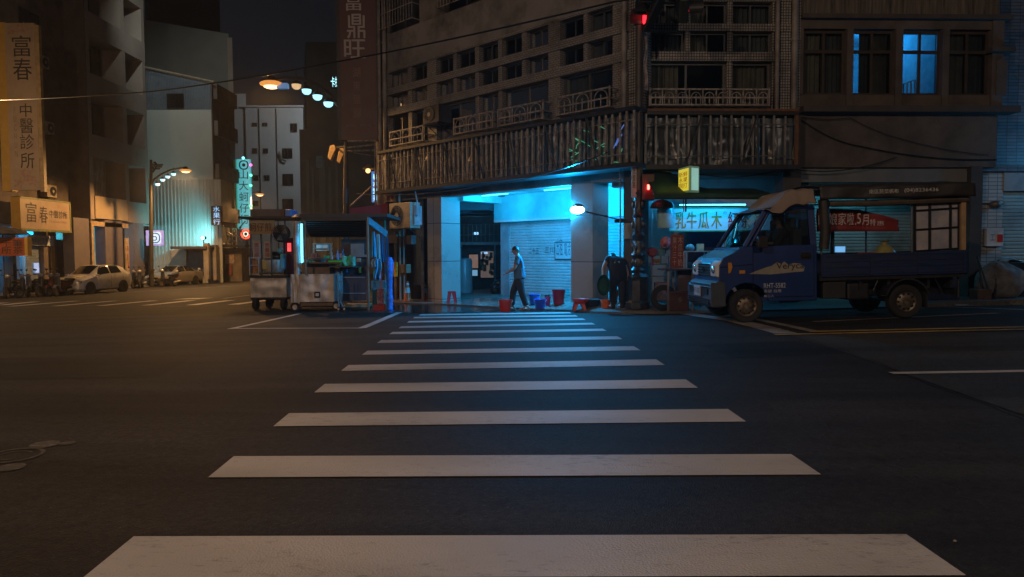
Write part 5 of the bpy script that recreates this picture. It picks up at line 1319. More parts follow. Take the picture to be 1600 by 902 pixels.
# overhead cables
def cable(pts, r, label, n=24, sag=.0, group='overhead cables'):
    out = []
    for a, b in zip(pts, pts[1:]):
        for k in range(n):
            t_ = k / n; q = a.lerp(b, t_); q.z -= sag * 4 * t_ * (1 - t_); out.append(q)
    out.append(pts[-1]); mb = MB(); mb.tube(out, r, 5); o = mb.build('overhead_cable', M_black, None, smooth=True); tag(o, label, 'cable', group); return o
cable([P(-20, 157, 26), P(240, 143, 20), P(520, 98, 15), P(960, 3, 12), P(1040, -20, 12)], .018, 'thin black cable sweeping across the night sky from the far left to the corner', 20, .04)
cable([FA.p(-.05, .75, 3.55), FA.p(4, .72, 3.1), FA.p(9.6, .8, 3.25)], .012, 'black cable slung under the plastic cage over the blue arcade', 12, .12)
cable([FB.p(1.0, .15, 3.2), FB.p(3.4, .12, 3.25), FB.p(6, .1, 3.5)], .012, 'black cable sagging over the juice stall awning', 12, .18)
cable([FB.p(3.8, .05, 4.35), FB.p(5.2, .06, 3.75), FB.p(8.4, .06, 3.45)], .012, 'cable drooping across the blank brown wall above the truck', 12, .10)
cable([FB.p(3.8, .07, 4.42), FB.p(4.9, .08, 4.40), FB.p(6.2, .07, 3.9), FB.p(8.2, .07, 3.55)], .008, 'thinner second cable on the blank brown wall above the truck', 12, .05)

# ================================================================== arcade floodlight
c = P(902, 328, 15.75)
fl = thing('floodlight', c, 'glaring cyan-white floodlight on a bracket in front of the stone pillar', 'lamp')
br0 = P(975, 346, 16.0)
mb = MB(); mb.tube([br0 + Vector((.12, .1, -.18)), br0, P(958, 341, 15.9), P(915, 331, 15.78)], .014, 6); mb.build('arm', M_dark, fl)
mb = MB(); mb.box(br0.x - .22, br0.x + .02, br0.y - .04, br0.y + .08, br0.z - .03, br0.z + .06); mb.build('bracket', M_dark, fl, bevel=.01)
mb = MB(); mb.ball(c, .165, .10, .095, 18, 10); mb.build('lens', emat('floodlight_lens', (.55, .95, 1.0), 7), fl, smooth=True)
mb = MB(); mb.lathe([(.02, .12), (.10, .10), (.15, .05)], c + Vector((.02, .08, .02)), seg=14); mb.build('housing', M_dark, fl, smooth=True)
# ================================================================== blue pick-up truck with vending canopy
# local axes: x from nose to tail, y from the near side inwards, z up
def wheel(parent, x, y, r, w_, rimmat, far=False, spokes=10, name='wheel'):
    mb = MB(); hw = w_ / 2
    mb.lathe([(r * .60, -hw * .8), (r * .72, -hw), (r * .93, -hw), (r, -hw * .7), (r, hw * .7), (r * .93, hw), (r * .72, hw), (r * .60, hw * .8), (r * .60, -hw * .8)], (x, y, r), axis='y', seg=28)
    t = mb.build(name, M_rubber, parent, smooth=True)
    s = 1 if far else -1
    mb = MB(); mb.lathe([(r * .62, s * hw * .92), (r * .60, s * hw * .70), (r * .50, s * hw * .55), (r * .40, s * hw * .75), (r * .20, s * hw * .80), (r * .19, s * hw * 1.05), (0, s * hw * 1.08)], (x, y, r), axis='y', seg=24)
    rm = mb.build('rim', rimmat, t, smooth=True)
    mb = MB()
    for k in range(spokes):
        a = 2 * math.pi * k / spokes; c = Vector((x + r * .46 * math.cos(a), y + s * hw * .72, r + r * .46 * math.sin(a))); 
        mb.lathe([(.0, 0), (r * .065, 0), (r * .065, s * .012), (0, s * .012)], c, axis='y', seg=8)
    mb.build('rim_holes', M_black, t)
    return t
tk = thing('pickup_truck', (0, 0, 0), 'dark blue pickup truck with black canopy and cream tarp over its cab roof', 'truck')
M_blue = mat('dark_blue_truck_paint', (.006, .030, .15), .42, 0, .12, 2, coat=.2)
M_blued = mat('faded_blue_bed_side', (.010, .026, .095), .5, 0, .3, 3, dirt=(.02, .028, .05), dscale=4, stretch=(1, 1, 5))
M_rim = mat('dull_steel_rim', (.24, .20, .15), .45, .7, .25, 12, dirt=(.1, .07, .04), dscale=8)
M_chrome = mat('chrome', (.6, .6, .6), .15, 1, .05, 4)
M_bump = mat('grey_bumper_plastic', (.05, .06, .075), .45, 0, .2, 6)
Wd = 1.50
# lower cab body with wheel arch cut into the side outline
def arc(cx, cz, r, a0, a1, n=10): return [(cx + r * math.cos(R(lerp(a0, a1, k / n))), cz + r * math.sin(R(lerp(a0, a1, k / n)))) for k in range(n + 1)]
low = [(.02, .55), (.0, .80), (.01, 1.02), (.08, 1.14), (.30, 1.24), (.47, 1.335), (1.72, 1.335), (1.72, .36), (.90, .36)] + arc(.49, .31, .385, 8, 172) + [(.05, .40)]
def skin(mb, poly, y0, y1, inset=.0): mb.prism(poly, y0, y1, lambda x, z, d: (x, d, z))
for a, b in ((0, .06), (Wd - .06, Wd)):
    mb = MB(); skin(mb, low, a, b); mb.build('side_panel', M_blue, tk, bevel=.018)
mb = MB()    # front skin between the side panels, floor and rear wall of the cab
fr = [(.02, .55), (.0, .80), (.01, 1.02), (.08, 1.14), (.30, 1.24), (.47, 1.335)]
for (a, b), (c_, d_) in zip(fr, fr[1:]): mb.quad((a, .05, b), (a, Wd - .05, b), (c_, Wd - .05, d_), (c_, .05, d_))
mb.box(.5, 1.68, .05, Wd - .05, .36, .44); mb.box(1.66, 1.72, .055, Wd - .055, .36, 1.42); mb.box(1.665, 1.715, .06, Wd - .06, 1.42, 1.50)
mb.box(.38, .60, .06, Wd - .06, 1.10, 1.32)
mb.build('front_panel', M_blue, tk, smooth=False)
# roof and pillars
ins = .10
mb = MB()
def roofp(u, v):
    x = lerp(.86, 1.72, u); z = 1.965 + .055 * math.sin(math.pi * min(1, .15 + u * .55)) - .05 * (2 * v - 1) ** 4
    return (x, lerp(ins - .02, Wd - ins + .02, v), z)
mb.grid(roofp, 8, 10); mb.build('roof', M_blue, tk, smooth=True, solid=.03)
mb = MB()
for s in (0, 1):
    yb, yt = (0.02, ins) if s == 0 else (Wd - .02, Wd - ins)
    for a, b, w_ in [((.47, 1.33), (.88, 1.965), .045), ((.56, 1.33), (.94, 1.955), .028)]:
        mb.tube([(a[0], yb, a[1]), (b[0], yt, b[1])], w_, 6)
    mb.tube([(.88, yt, 1.965), (1.3, yt, 1.985), (1.70, yt, 1.985)], .035, 6)
    q_ = .06 if s == 0 else -.06; mb.hexa([(1.61, yb, 1.33), (1.72, yb, 1.33), (1.72, yb + q_, 1.33), (1.61, yb + q_, 1.33), (1.60, yt, 1.97), (1.72, yt, 1.97), (1.72, yt + q_, 1.97), (1.60, yt + q_, 1.97)])
mb.tube([(.88, ins, 1.965), (.84, Wd / 2, 1.99), (.88, Wd - ins, 1.965)], .035, 6)
mb.build('cab_pillar', M_blue, tk)
M_wind = glassmat('windscreen_glass', (.45, .62, .60), .02, .7, .05, (.05, .09, .08))
M_side = glassmat('side_glass', (.42, .50, .55), .02, .8, .08, (.05, .07, .09))
mb = MB(); mb.grid(lambda u, v: (lerp(.47, .88, v) - .045 * math.sin(math.pi * u), lerp(lerp(.06, Wd - .06, u), lerp(ins + .02, Wd - ins - .02, u), v), lerp(1.33, 1.965, v)), 10, 6); mb.build('windscreen', M_wind, tk, smooth=True)
for s in (0, 1):
    yb, yt = (0.03, ins) if s == 0 else (Wd - .03, Wd - ins)
    mb = MB(); mb.quad((.62, yb, 1.34), (1.64, yb, 1.34), (1.64, yt, 1.95), (.98, yt, 1.95)); mb.build('side_window', M_side, tk)
mb = MB(); mb.quad((1.70, .15, 1.50), (1.70, Wd - .15, 1.50), (1.70, Wd - .2, 1.92), (1.70, .2, 1.92)); mb.build('rear_window', M_side, tk)
mb = MB()
for x in (.60, 1.66): mb.tube([(x, -.003, .44), (x, -.003, 1.33)], .006, 4)
mb.tube([(.9, -.003, .44), (1.66, -.003, .44)], .006, 4); mb.tube([(.02, -.004, .98), (.6, -.004, 1.02)], .006, 4)
mb.build('door_seam', M_black, tk)
mb = MB(); mb.box(1.44, 1.60, -.03, .0, 1.12, 1.16); mb.box(1.43, 1.61, -.006, .0, 1.08, 1.20); mb.build('door_handle', M_black, tk, bevel=.008)
# bumper, grille, headlights, plate
mb = MB()
mb.prism([(-.10, .28), (-.13, .36), (-.12, .64), (-.02, .74), (.06, .74), (.06, .28)], -.015, Wd + .015, lambda x, z, d: (x, d, z))
mb.build('bumper', M_bump, tk, bevel=.02)
mb = MB(); mb.box(-.14, .10, -.02, .0, .30, .72); mb.box(-.02, .11, -.03, -.018, .30, .66); mb.build('bumper_corner', M_bump, tk, bevel=.02)
mb = MB(); mb.box(-.145, -.12, .15, Wd - .15, .32, .42); mb.box(-.145, -.12, .2, Wd - .2, .50, .60); mb.build('air_intake', M_black, tk)
mb = MB()
for z in (.33, .37, .41): mb.box(-.155, -.14, .1, Wd - .1, z, z + .015)
for z in (.62, .67): mb.box(-.150, -.13, .1, Wd - .1, z, z + .014)
mb.build('bumper_trim', M_chrome, tk)
mb = MB(); mb.box(-.02, .03, .34, Wd - .34, .80, 1.06); mb.build('grille', M_black, tk, bevel=.02)
mb = MB()
for k in range(5): mb.box(-.035, -.02, .36, Wd - .36, .82 + k * .05, .836 + k * .05)
mb.build('grille_bars', M_chrome, tk)
mb = MB(); mb.prism([(-.04, 0), (.04, 0), (.06, .05), (0, .09), (-.06, .05)], -.045, -.036, lambda a, b, d: (d, Wd / 2 + a, .89 + b)); mb.build('emblem', M_chrome, tk)
mb = MB(); mb.box(-.165, -.15, .55, .95, .46, .64); pl = mb.build('licence_plate', mat('plate_white', (.5, .5, .5), .4), tk)
text('RHT-5582', M_ink, pl, (-.168, .92, .51), (0, -1, 0), (0, 0, 1), .34, .09)
for y0, y1 in ((.02, .36), (Wd - .36, Wd - .02)):
    mb = MB(); mb.prism([(-.03, .82), (-.035, 1.02), (.05, 1.10), (.24, 1.08), (.26, .98), (.22, .86), (.02, .80)], y0 - (.012 if y0 < .1 else 0), y1 + (.012 if y1 > 1 else 0), lambda x, z, d: (x, d, z))
    h_ = mb.build('headlight', mat('headlight_lens', (.75, .75, .72), .12, 0, .1, 4, spec=1.0), tk, bevel=.015)
    mb = MB(); mb.ball((-.03, (y0 + y1) / 2, .94), .03, .09, .075); mb.build('reflector', M_chrome, h_, smooth=True)
    if y0 < .1:
        mb = MB(); mb.prism([(.165, .87), (.16, 1.06), (.22, 1.06), (.235, .98), (.205, .89)], -.018, -.010, lambda x, z, d: (x, d, z)); mb.build('amber_lens', mat('amber_lens', (.6, .28, .05), .25), h_)
mb = MB(); mb.box(.36, .46, -.012, .0, .86, .92); mb.build('side_marker', mat('amber_lens', (.6, .28, .05)), tk, bevel=.005)
mb = MB(); mb.box(.62, .78, -.22, -.10, 1.30, 1.50); mb.tube([(.72, -.1, 1.36), (.68, .04, 1.36)], .02, 6); mb.build('mirror', M_black, tk, bevel=.025)
mb = MB(); mb.tube([(.50, .28, 1.36), (.62, .75, 1.52)], .008, 4); mb.tube([(.50, .85, 1.36), (.62, 1.25, 1.52)], .008, 4); mb.build('wiper', M_black, tk)
# cab interior
mb = MB(); mb.box(.98, 1.42, .12, .68, .95, 1.08); mb.box(1.36, 1.52, .12, .68, 1.05, 1.62); mb.box(1.38, 1.48, .28, .52, 1.62, 1.82); mb.box(.98, 1.42, .82, 1.38, .95, 1.08); mb.box(1.36, 1.52, .82, 1.38, 1.05, 1.62); mb.box(1.38, 1.48, .98, 1.22, 1.62, 1.82); mb.build('seats', M_curtB, tk, bevel=.03)
mb = MB(); mb.tube([(.78 + .05 * math.sin(a), .40 + .18 * math.cos(a), 1.28 + .16 * math.sin(a)) for a in [2 * math.pi * k / 16 for k in range(17)]], .014, 6); mb.tube([(.60, .4, 1.15), (.79, .4, 1.28)], .025, 6); mb.build('steering_wheel', M_black, tk)
# decoration: cream mountain with script lettering, plate number on the door
mb = MB(); pr = [(0, 0), (.14, .05), (.30, .10), (.42, .13), (.52, .19), (.60, .16), (.66, .20), (.74, .14), (.84, .17), (.98, .15), (1.04, .09), (1.02, .02), (.7, .0), (.4, -.02)]
mb.prism(pr, -.006, -.002, lambda x, z, d: (.53 + x * .93, d, .855 + z * 1.0)); mb.build('cream_decal', mat('cream_decal', (.27, .25, .20), .5), tk)
text('Veryca', M_ink, tk, (1.00, -.012, .895), (1, 0, 0), (0, 0, 1), .48, .14)
text('RHT-5582', mat('pale_door_lettering', (.45, .48, .55), .5), tk, (.78, -.006, .60), (1, 0, 0), (0, 0, 1), .38, .085)
text('車號 自用', mat('pale_door_lettering', (.45, .48, .55)), tk, (.78, -.006, .52), (1, 0, 0), (0, 0, 1), .30, .055)
text('核二人', mat('pale_door_lettering', (.45, .48, .55)), tk, (.78, -.006, .44), (1, 0, 0), (0, 0, 1), .18, .045)
# wheels and chassis
for x, y in ((.49, .10), (.49, Wd - .10), (3.30, .12), (3.30, Wd - .12)): wheel(tk, x, y, .295, .17, M_rim, far=y > .7)
mb = MB(); mb.box(1.0, 4.2, .45, .53, .40, .52); mb.box(1.0, 4.2, Wd - .53, Wd - .45, .40, .52); mb.tube([(3.3, .1, .3), (3.3, Wd - .1, .3)], .05, 8); mb.tube([(.49, .1, .3), (.49, Wd - .1, .3)], .04, 8)
for x in (1.9, 2.5, 3.0, 3.7, 4.1): mb.box(x, x + .05, .1, Wd - .1, .52, .72)
mb.build('chassis', M_dark, tk)
mb = MB(); mb.box(1.85, 2.25, .06, .45, .38, .68); mb.build('battery_box', mat('dull_black', (.025, .025, .025), .6), tk, bevel=.015)
mb = MB(); mb.box(2.3, 2.7, .12, .5, .34, .64); mb.build('fuel_tank', M_dark, tk, bevel=.04)
mb = MB(); mb.prism(arc(3.30, .31, .40, 15, 165) + arc(3.30, .31, .37, 165, 15), .0, .26, lambda x, z, d: (x, d, z)); mb.tube([(2.82, .05, .72), (2.72, .05, .50), (2.78, .05, .38)], .012, 5); mb.tube([(3.80, .05, .70), (3.90, .05, .5), (3.95, .05, .38)], .012, 5); mb.build('mudguard', M_dark, tk)
mb = MB(); mb.box(3.64, 3.66, .02, .26, .18, .56); mb.build('mud_flap', M_rubber, tk)
mb = MB(); mb.box(4.22, 4.28, .15, Wd - .15, .38, .50); mb.tube([(4.25, .1, .72), (4.25, .1, .34)], .02, 6); mb.build('rear_bar', M_dark, tk)
# bed with drop sides
mb = MB(); mb.box(1.76, 4.32, .0, Wd, .70, .78); mb.build('bed_floor', M_dark, tk)
zt = 1.16
mb = MB(); mb.box(1.78, 4.32, -.03, .01, .76, zt); mb.build('side_gate', M_blued, tk, bevel=.008)
mb = MB(); mb.box(1.78, 4.32, Wd - .01, Wd + .03, .76, zt); mb.build('side_gate', M_blued, tk, bevel=.008)
mb = MB(); mb.box(4.32, 4.36, .0, Wd, .76, zt); mb.build('tail_gate', M_blued, tk, bevel=.008)
mb = MB()
for z in (.80, .92, 1.02, 1.12): mb.box(1.80, 4.30, -.042, -.031, z, z + .028)
for x in (1.80, 2.62, 3.45, 4.24): mb.box(x, x + .05, -.046, -.030, .77, zt)
mb.build('gate_ribs', M_blued, tk)
# canopy
M_can = mat('black_tarpaulin', (.030, .027, .024), .55, 0, .3, 5, .4, 12)
mb = MB()
for x, y in ((1.80, .02), (1.80, Wd - .02), (4.28, .02), (4.28, Wd - .02), (3.38, .02), (3.38, Wd - .02)): mb.tube([(x, y, .78), (x, y, 2.30)], .018, 6)
for y in (.02, Wd - .02): mb.tube([(1.78, y, 2.3), (4.3, y, 2.3)], .018, 6); mb.tube([(1.78, y, 2.12), (4.3, y, 2.10)], .014, 6)
for x in (1.80, 3.38, 4.28): mb.tube([(x, .02, 2.3), (x, Wd - .02, 2.3)], .014, 6)
mb.build('canopy_frame', mat('grey_tubing', (.12, .12, .12), .5, .5), tk)
mb = MB(); mb.grid(lambda u, v: (lerp(1.72, 4.36, u), lerp(-.16, Wd + .12, v), 2.40 - .10 * abs(2 * v - 1) ** 2 + .012 * math.sin(u * 30)), 30, 8); mb.build('canopy_roof', M_can, tk, smooth=True, solid=.01)
mb = MB(); mb.grid(lambda u, v: (lerp(1.70, 4.36, u), -.17 + .012 * math.sin(u * 26 + v * 2), lerp(2.31, 2.09, v) + .008 * math.sin(u * 17)), 50, 5); mb.build('valance', M_can, tk, smooth=True, solid=.008)
mb = MB(); mb.tube([(1.9, -.05, 2.03), (2.6, -.07, 2.015), (3.4, -.06, 2.03), (4.3, -.05, 2.04)], .055, 8); mb.build('rolled_side_sheet', mat('brown_tarpaulin', (.085, .065, .048), .6, 0, .3, 6), tk, smooth=True)
text('南區蔬菜帆布', mat('pale_tarp_lettering', (.60, .60, .54), .6), tk, (2.52, -.192, 2.165), (1, 0, 0), (0, 0, 1), .50, .075)
text('(04)8236436', mat('pale_tarp_lettering', (.34, .34, .30)), tk, (3.12, -.192, 2.165), (1, 0, 0), (0, 0, 1), .58, .078)
mb = MB(); mb.tube([(1.80, -.06, 2.1), (1.83, -.07, 1.6), (1.81, -.06, 1.25)], .085, 10); mb.build('rolled_front_sheet', M_can, tk, smooth=True)
mb = MB(); mb.box(4.19, 4.27, -.06, .0, 1.17, 2.03); mb.build('tan_post', mat('tan_wood_post', (.38, .25, .13), .7, 0, .2, 6), tk)
mb = MB()
for x in (3.40, 3.66, 4.02, 4.17): mb.box(x, x + .035, -.012, .012, 1.18, 2.04)
for z in (1.18, 1.55, 1.88): mb.tube([(3.40, -.002, z - .01), (4.2, -.002, z + .02)], .016, 5)
mb.build('panel_frame', M_black, tk)
mb = MB(); mb.quad((3.42, .016, 1.18), (4.20, .016, 1.18), (4.20, .016, 2.04), (3.42, .016, 2.04)); mb.build('plastic_panel', mat('milky_plastic', (.40, .38, .40), .35, 0, .25, 2, dirt=(.24, .28, .38), dscale=3), tk)
# cream tarp thrown over the cab roof
def tarp(u, v):
    x = lerp(.78, 1.70, u); z = 2.02 + .28 * sstep(.15, .62, u) + .010 * math.sin(u * 15 + v * 4) + .006 * math.sin(v * 11) + .008 * math.sin(u * 31 + v * 9)
    y = lerp(-.03, Wd - .1, v); z -= .26 * sstep(.10, .0, v) * sstep(0, .5, u); return (x, y, z - .06 * sstep(.5, 0, u))
mb = MB(); mb.grid(tarp, 30, 24); mb.build('roof_tarp', mat('cream_tarpaulin', (.28, .215, .17), .75, 0, .15, 4, .8, 9, dirt=(.19, .145, .115), dscale=2), tk, smooth=True, solid=.01)
tk_org = G(1120, 505)
tk.location = (tk_org.x, 12.10, zr(tk_org.x + .5, 12.2) - .01)
sl = (zr(tk_org.x + 3.3, 12.8) - zr(tk_org.x + .5, 12.8)) / 2.8
tk.rotation_euler = (0, -math.atan(sl), R(.4))
tk.scale = (1.0, 1.06, 1.0)
TKM = Matrix.Translation(tk.location) @ tk.rotation_euler.to_matrix().to_4x4() @ Matrix.Diagonal((1.0, 1.06, 1.0, 1))
def tkp(x, y, z): return TKM @ Vector((x, y, z))
# goods on the truck bed: their own things
mb = MB(); mb.lathe([(0, 0), (.17, .0), (.20, .08), (.19, .24), (.12, .34), (.05, .38), (.05, .42), (.08, .44), (0, .46)], tkp(3.05, .30, .80) + Vector((0, 0, .12)), seg=16)
tag(mb.build('yellow_sack', mat('yellow_translucent_plastic', (.27, .25, .09), .35, 0, .25, 6), None, smooth=True), 'yellow knotted plastic sack on the truck bed in front of the framed panel', 'sack')
mb = MB()
for k in range(7): mb.ball(tkp(2.62 + .07 * k, .28 + .04 * (k % 2), 1.13 + .03 * ((k * 3) % 3)), .07, .07, .045, 8, 6)
tag(mb.build('bundled_red_bags', mat('dull_red_bags', (.40, .10, .07), .5, 0, .3, 9), None, smooth=True), 'low heap of reddish bags beside the yellow sack on the truck bed', 'bags')
mb = MB(); a = tkp(2.08, .15, 1.17); mb.box(a.x, a.x + .22, a.y, a.y + .10, a.z, a.z + .14); o = mb.build('radio', mat('radio_case', (.2, .25, .3), .4), None, bevel=.01); tag(o, 'small blue-lit device standing on the front of the truck bed', 'device')
mb = MB(); mb.box(a.x + .02, a.x + .20, a.y - .006, a.y - .002, a.z + .02, a.z + .12); mb.build('screen', emat('blue_screen', (.12, .5, 1), .8), o)
mb = MB(); a = tkp(2.22, .5, .8); mb.tube([a, a + Vector((0, 0, 1.15))], .035, 8); tag(mb.build('upright_post', M_dark), 'dark upright post standing in the truck bed by the blue-lit device', 'post')
# red banner strung behind the bed
Yb = 12.32
bn = MB()
x0, x1 = PX(1276, 345, Yb), PX(1406, 345, Yb)
def ban(u, v):
    top = PZ(1340, lerp(326, 329, u) if u < .55 else lerp(329, 344, (u - .55) / .45), Yb); bot = PZ(1340, 362, Yb)
    return (lerp(x0, x1, u), Yb + .03 * math.sin(u * 14) + .02 * math.sin(v * 5), lerp(top, bot, v))
bn.grid(ban, 40, 6); bo = bn.build('red_banner', mat('red_banner_cloth', (.20, .022, .02), .7, 0, .12, 4), None, smooth=True, solid=.004); tag(bo, 'drooping red banner with white characters hanging behind the truck bed', 'banner')
M_bw = mat('banner_white', (.52, .48, .48), .6)
for ch, a, b, ya, yb_ in [('的', 1276, 1290, 333, 352), ('娘', 1292, 1305, 333, 352), ('家', 1307, 1319, 333, 352), ('啦', 1321, 1331, 333, 352), ('.', 1333, 1335, 349, 352), ('5', 1336, 1342, 334, 350), ('月', 1344, 1354, 336, 352), ('特', 1356, 1365, 343, 353), ('惠', 1367, 1378, 346, 353)]:
    text(ch, M_bw, bo, (PX(a, 345, Yb), Yb - .065, PZ(1330, yb_, Yb)), (1, 0, 0), (0, 0, 1), PX(b, 345, Yb) - PX(a, 345, Yb), PZ(1330, ya, Yb) - PZ(1330, yb_, Yb))
# ================================================================== cars
def loft_car(name, label, L_, W_, st, glass, paint, wheels, wr, extras=None, rim=None):
    """st: stations (x, z_under, z_belt, z_top, half width low, half width top); local x from nose to tail, near side at -y"""
    t = thing(name, (0, 0, 0), label, 'car', 'cars parked along the far kerb')
    def sec(x):
        for a, b in zip(st, st[1:]):
            if x <= b[0]: 
                k = (x - a[0]) / (b[0] - a[0]); return [lerp(p, q, k) for p, q in zip(a[1:], b[1:])]
        return list(st[-1][1:])
    def S(x, v, side=-1, off=0.0):
        zu, zb_, ztp, hw, ht = sec(x)
        pts = [(0, zu), (hw * .82, zu), (hw * .97, zu + .10), (hw * 1.0, lerp(zu, zb_, .55)), (hw * .975, zb_), (lerp(hw * .975, ht, .9), lerp(zb_, ztp, .86)), (ht * .88, lerp(zb_, ztp, .97)), (0, ztp)]
        q = v * 7; i = min(6, int(q)); f = q - i
        y = lerp(pts[i][0], pts[i + 1][0], f); z = lerp(pts[i][1], pts[i + 1][1], f)
        return Vector((x, side * (y + (off if i in (2, 3, 4, 5) else 0)), z + (off if i >= 5 else 0)))
    xs_ = sorted(set([round(s[0], 3) for s in st] + [round(L_ * k / 44, 3) for k in range(45)]))
    mb = MB()
    for side in (-1, 1):
        mb.grid(lambda u, v: S(xs_[int(round(u * (len(xs_) - 1)))], v, side), len(xs_) - 1, 14)
    for x in (xs_[0], xs_[-1]):
        for side in (-1, 1):
            n = 14; base = [S(x, k / n, side) for k in range(n + 1)]; c = Vector((x, 0, sum(p.z for p in base) / len(base)))
            for k in range(n): mb.add([c, base[k], base[k + 1]], [(0, 1, 2)])
    mb.build('body', paint, t, smooth=True, weld=True)
    for kind, x0, x1, v0, v1 in glass:
        for side in ((-1, 1) if kind == 'side_window' else (0,)):
            mb = MB()
            if kind == 'side_window':
                mb.grid(lambda u, v: S(lerp(x0[0], x0[1], u) if False else lerp(lerp(x0[0], x1[0], v), lerp(x0[1], x1[1], v), u), lerp(v0, v1, v), side, .006), 10, 4)
            else:
                for sd in (-1, 1): mb.grid(lambda u, v: S(lerp(x0, x1, u), lerp(1, v0, v), sd, .008) + Vector((0, 0, .004)), 8, 6)
            mb.build(kind, M_glassdark, t, smooth=True)
    for x in wheels:
        for side in (-1, 1):
            y = side * (W_ / 2 - .10)
            mb = MB(); mb.lathe([(0, 0), (wr * 1.16, 0)], (x, side * (W_ / 2 * 1.003), wr), axis='y', seg=24); mb.build('wheel_arch', M_black, t)
            mb = MB(); hw = .105; mb.lathe([(wr * .66, -hw), (wr * .95, -hw), (wr, -hw * .6), (wr, hw * .6), (wr * .95, hw), (wr * .66, hw), (wr * .66, -hw)], (x, side * (W_ / 2 - .085), wr), axis='y', seg=24); wh = mb.build('wheel', M_rubber, t, smooth=True)
            mb = MB(); yy = side * (W_ / 2 + .008); mb.lathe([(wr * .67, 0), (wr * .62, -side * .02), (0, -side * .025)], (x, yy, wr), axis='y', seg=20); rmo = mb.build('rim', rim or mat('alloy_rim', (.55, .53, .50), .35, .3, .05, 5), wh)
            mb = MB()
            for k in range(5):
                a = 2 * math.pi * k / 5 + .3; a2 = a + .42
                c = Vector((x, yy + side * .004, wr)); f = lambda aa, rr: c + Vector((rr * wr * math.cos(aa), 0, rr * wr * math.sin(aa)))
                mb.add([f(a, .2), f(a, .58), f(a2, .58), f(a2, .24)], [(0, 1, 2, 3)])
            mb.build('spoke_gap', M_black, wh)
    return t, S
M_carwhite = mat('pearl_white_paint', (.62, .60, .56), .28, .05, .03, 2, coat=.7)
M_carsilver = mat('champagne_paint', (.34, .31, .27), .30, .5, .05, 2, coat=.6)
suv_st = [(0, .42, .62, .66, .62, .5), (.10, .26, .66, .80, .80, .62), (.35, .20, .78, .92, .87, .66), (.95, .20, .90, 1.02, .885, .66), (1.15, .20, .94, 1.07, .885, .62), (1.95, .20, .97, 1.56, .885, .60), (2.5, .20, .99, 1.60, .885, .62), (3.2, .20, 1.02, 1.585, .885, .60), (3.80, .22, 1.06, 1.47, .875, .56), (4.12, .28, 1.05, 1.14, .85, .60), (4.29, .45, .80, .88, .78, .6)]
suv, S = loft_car('white_suv', 'white compact crossover with dark windows parked nearest on the left street', 4.29, 1.77, suv_st,
    [('side_window', (1.42, 2.42), (1.95, 2.44), 4.25 / 7, 5.7 / 7), ('side_window', (2.50, 3.40), (2.50, 3.18), 4.25 / 7, 5.7 / 7), ('windscreen', 1.22, 1.92, 6.05 / 7, 1), ('rear_window', 3.35, 3.72, 6.05 / 7, 1)], M_carwhite, (.82, 3.43), .335)
def car_front(t, S, zg, w_, z_l, hood, chrome=True, plate=True):
    mb = MB(); mb.box(-.04, .14, -w_, w_, zg, zg + .13); mb.build('grille', M_black, t, bevel=.02)
    mb = MB(); mb.box(-.03, .12, -w_ * 1.15, w_ * 1.15, .26, .36); mb.build('air_intake', M_black, t, bevel=.02)
    for s in (-1, 1):
        mb = MB(); mb.prism([(.02, 0), (.10, .11), (.52, .13), (.34, .03), (.1, -.02)], s * .52, s * .83, lambda x, z, d: (x * 1.0 + (abs(d) - .52) * .3, d, z_l + z)); h = mb.build('headlight', mat('dim_headlight', (.35, .35, .34), .12, .3, .1, 4), t, bevel=.01)
        mb = MB(); mb.box(1.28, 1.42, s * .90 - .09, s * .90 + .09, .98, 1.10); mb.build('mirror', t.get('mm') or M_carwhite, t, bevel=.03)
    mb = MB(); mb.box(-.06, -.03, -.17, .17, zg - .13, zg - .02); mb.build('licence_plate', mat('plate_white', (.5, .5, .5)), t)
    mb = MB(); mb.box(-.055, -.03, -w_, w_, zg + .10, zg + .125); mb.build('chrome_bar', M_chrome, t)
car_front(suv, S, .58, .46, .66, None)
mb = MB()
for x in (1.30, 2.45, 3.42):
    mb.tube([(x, -.893, .36), (x, -.893, 1.0)], .006, 4)
mb.build('door_seam', M_black, suv)
q = G(157, 459)
def car_place(t, front, heading):   # front = ground point below the near front wheel
    t.rotation_euler = (0, 0, heading)
place(suv, (-23.55, 36.6, zr(-23.9, 37.5) + .0), R(83))
sed_st = [(0, .40, .56, .60, .60, .5), (.10, .24, .60, .72, .78, .6), (.4, .18, .70, .80, .85, .66), (1.2, .18, .82, .93, .865, .62), (1.32, .18, .84, .97, .865, .60), (2.05, .18, .88, 1.38, .865, .56), (2.7, .18, .90, 1.42, .865, .57), (3.3, .18, .92, 1.34, .865, .55), (3.95, .20, .94, 1.05, .85, .60), (4.5, .26, .90, .98, .82, .62), (4.62, .45, .72, .80, .74, .6)]
sed, S2_ = loft_car('sedan', 'champagne sedan parked behind the scooters in front of the corrugated wall', 4.62, 1.73, sed_st,
    [('side_window', (1.5, 2.45), (2.02, 2.46), 4.25 / 7, 5.7 / 7), ('side_window', (2.53, 3.55), (2.53, 3.2), 4.25 / 7, 5.7 / 7), ('windscreen', 1.36, 2.02, 6.05 / 7, 1), ('rear_window', 3.3, 3.92, 6.05 / 7, 1)], M_carsilver, (.86, 3.52), .31)
sed['mm'] = 0
del sed['mm']
car_front(sed, S2_, .50, .40, .58, None)
place(sed, (-24.9, 48.3, zr(-24, 49)), R(80))

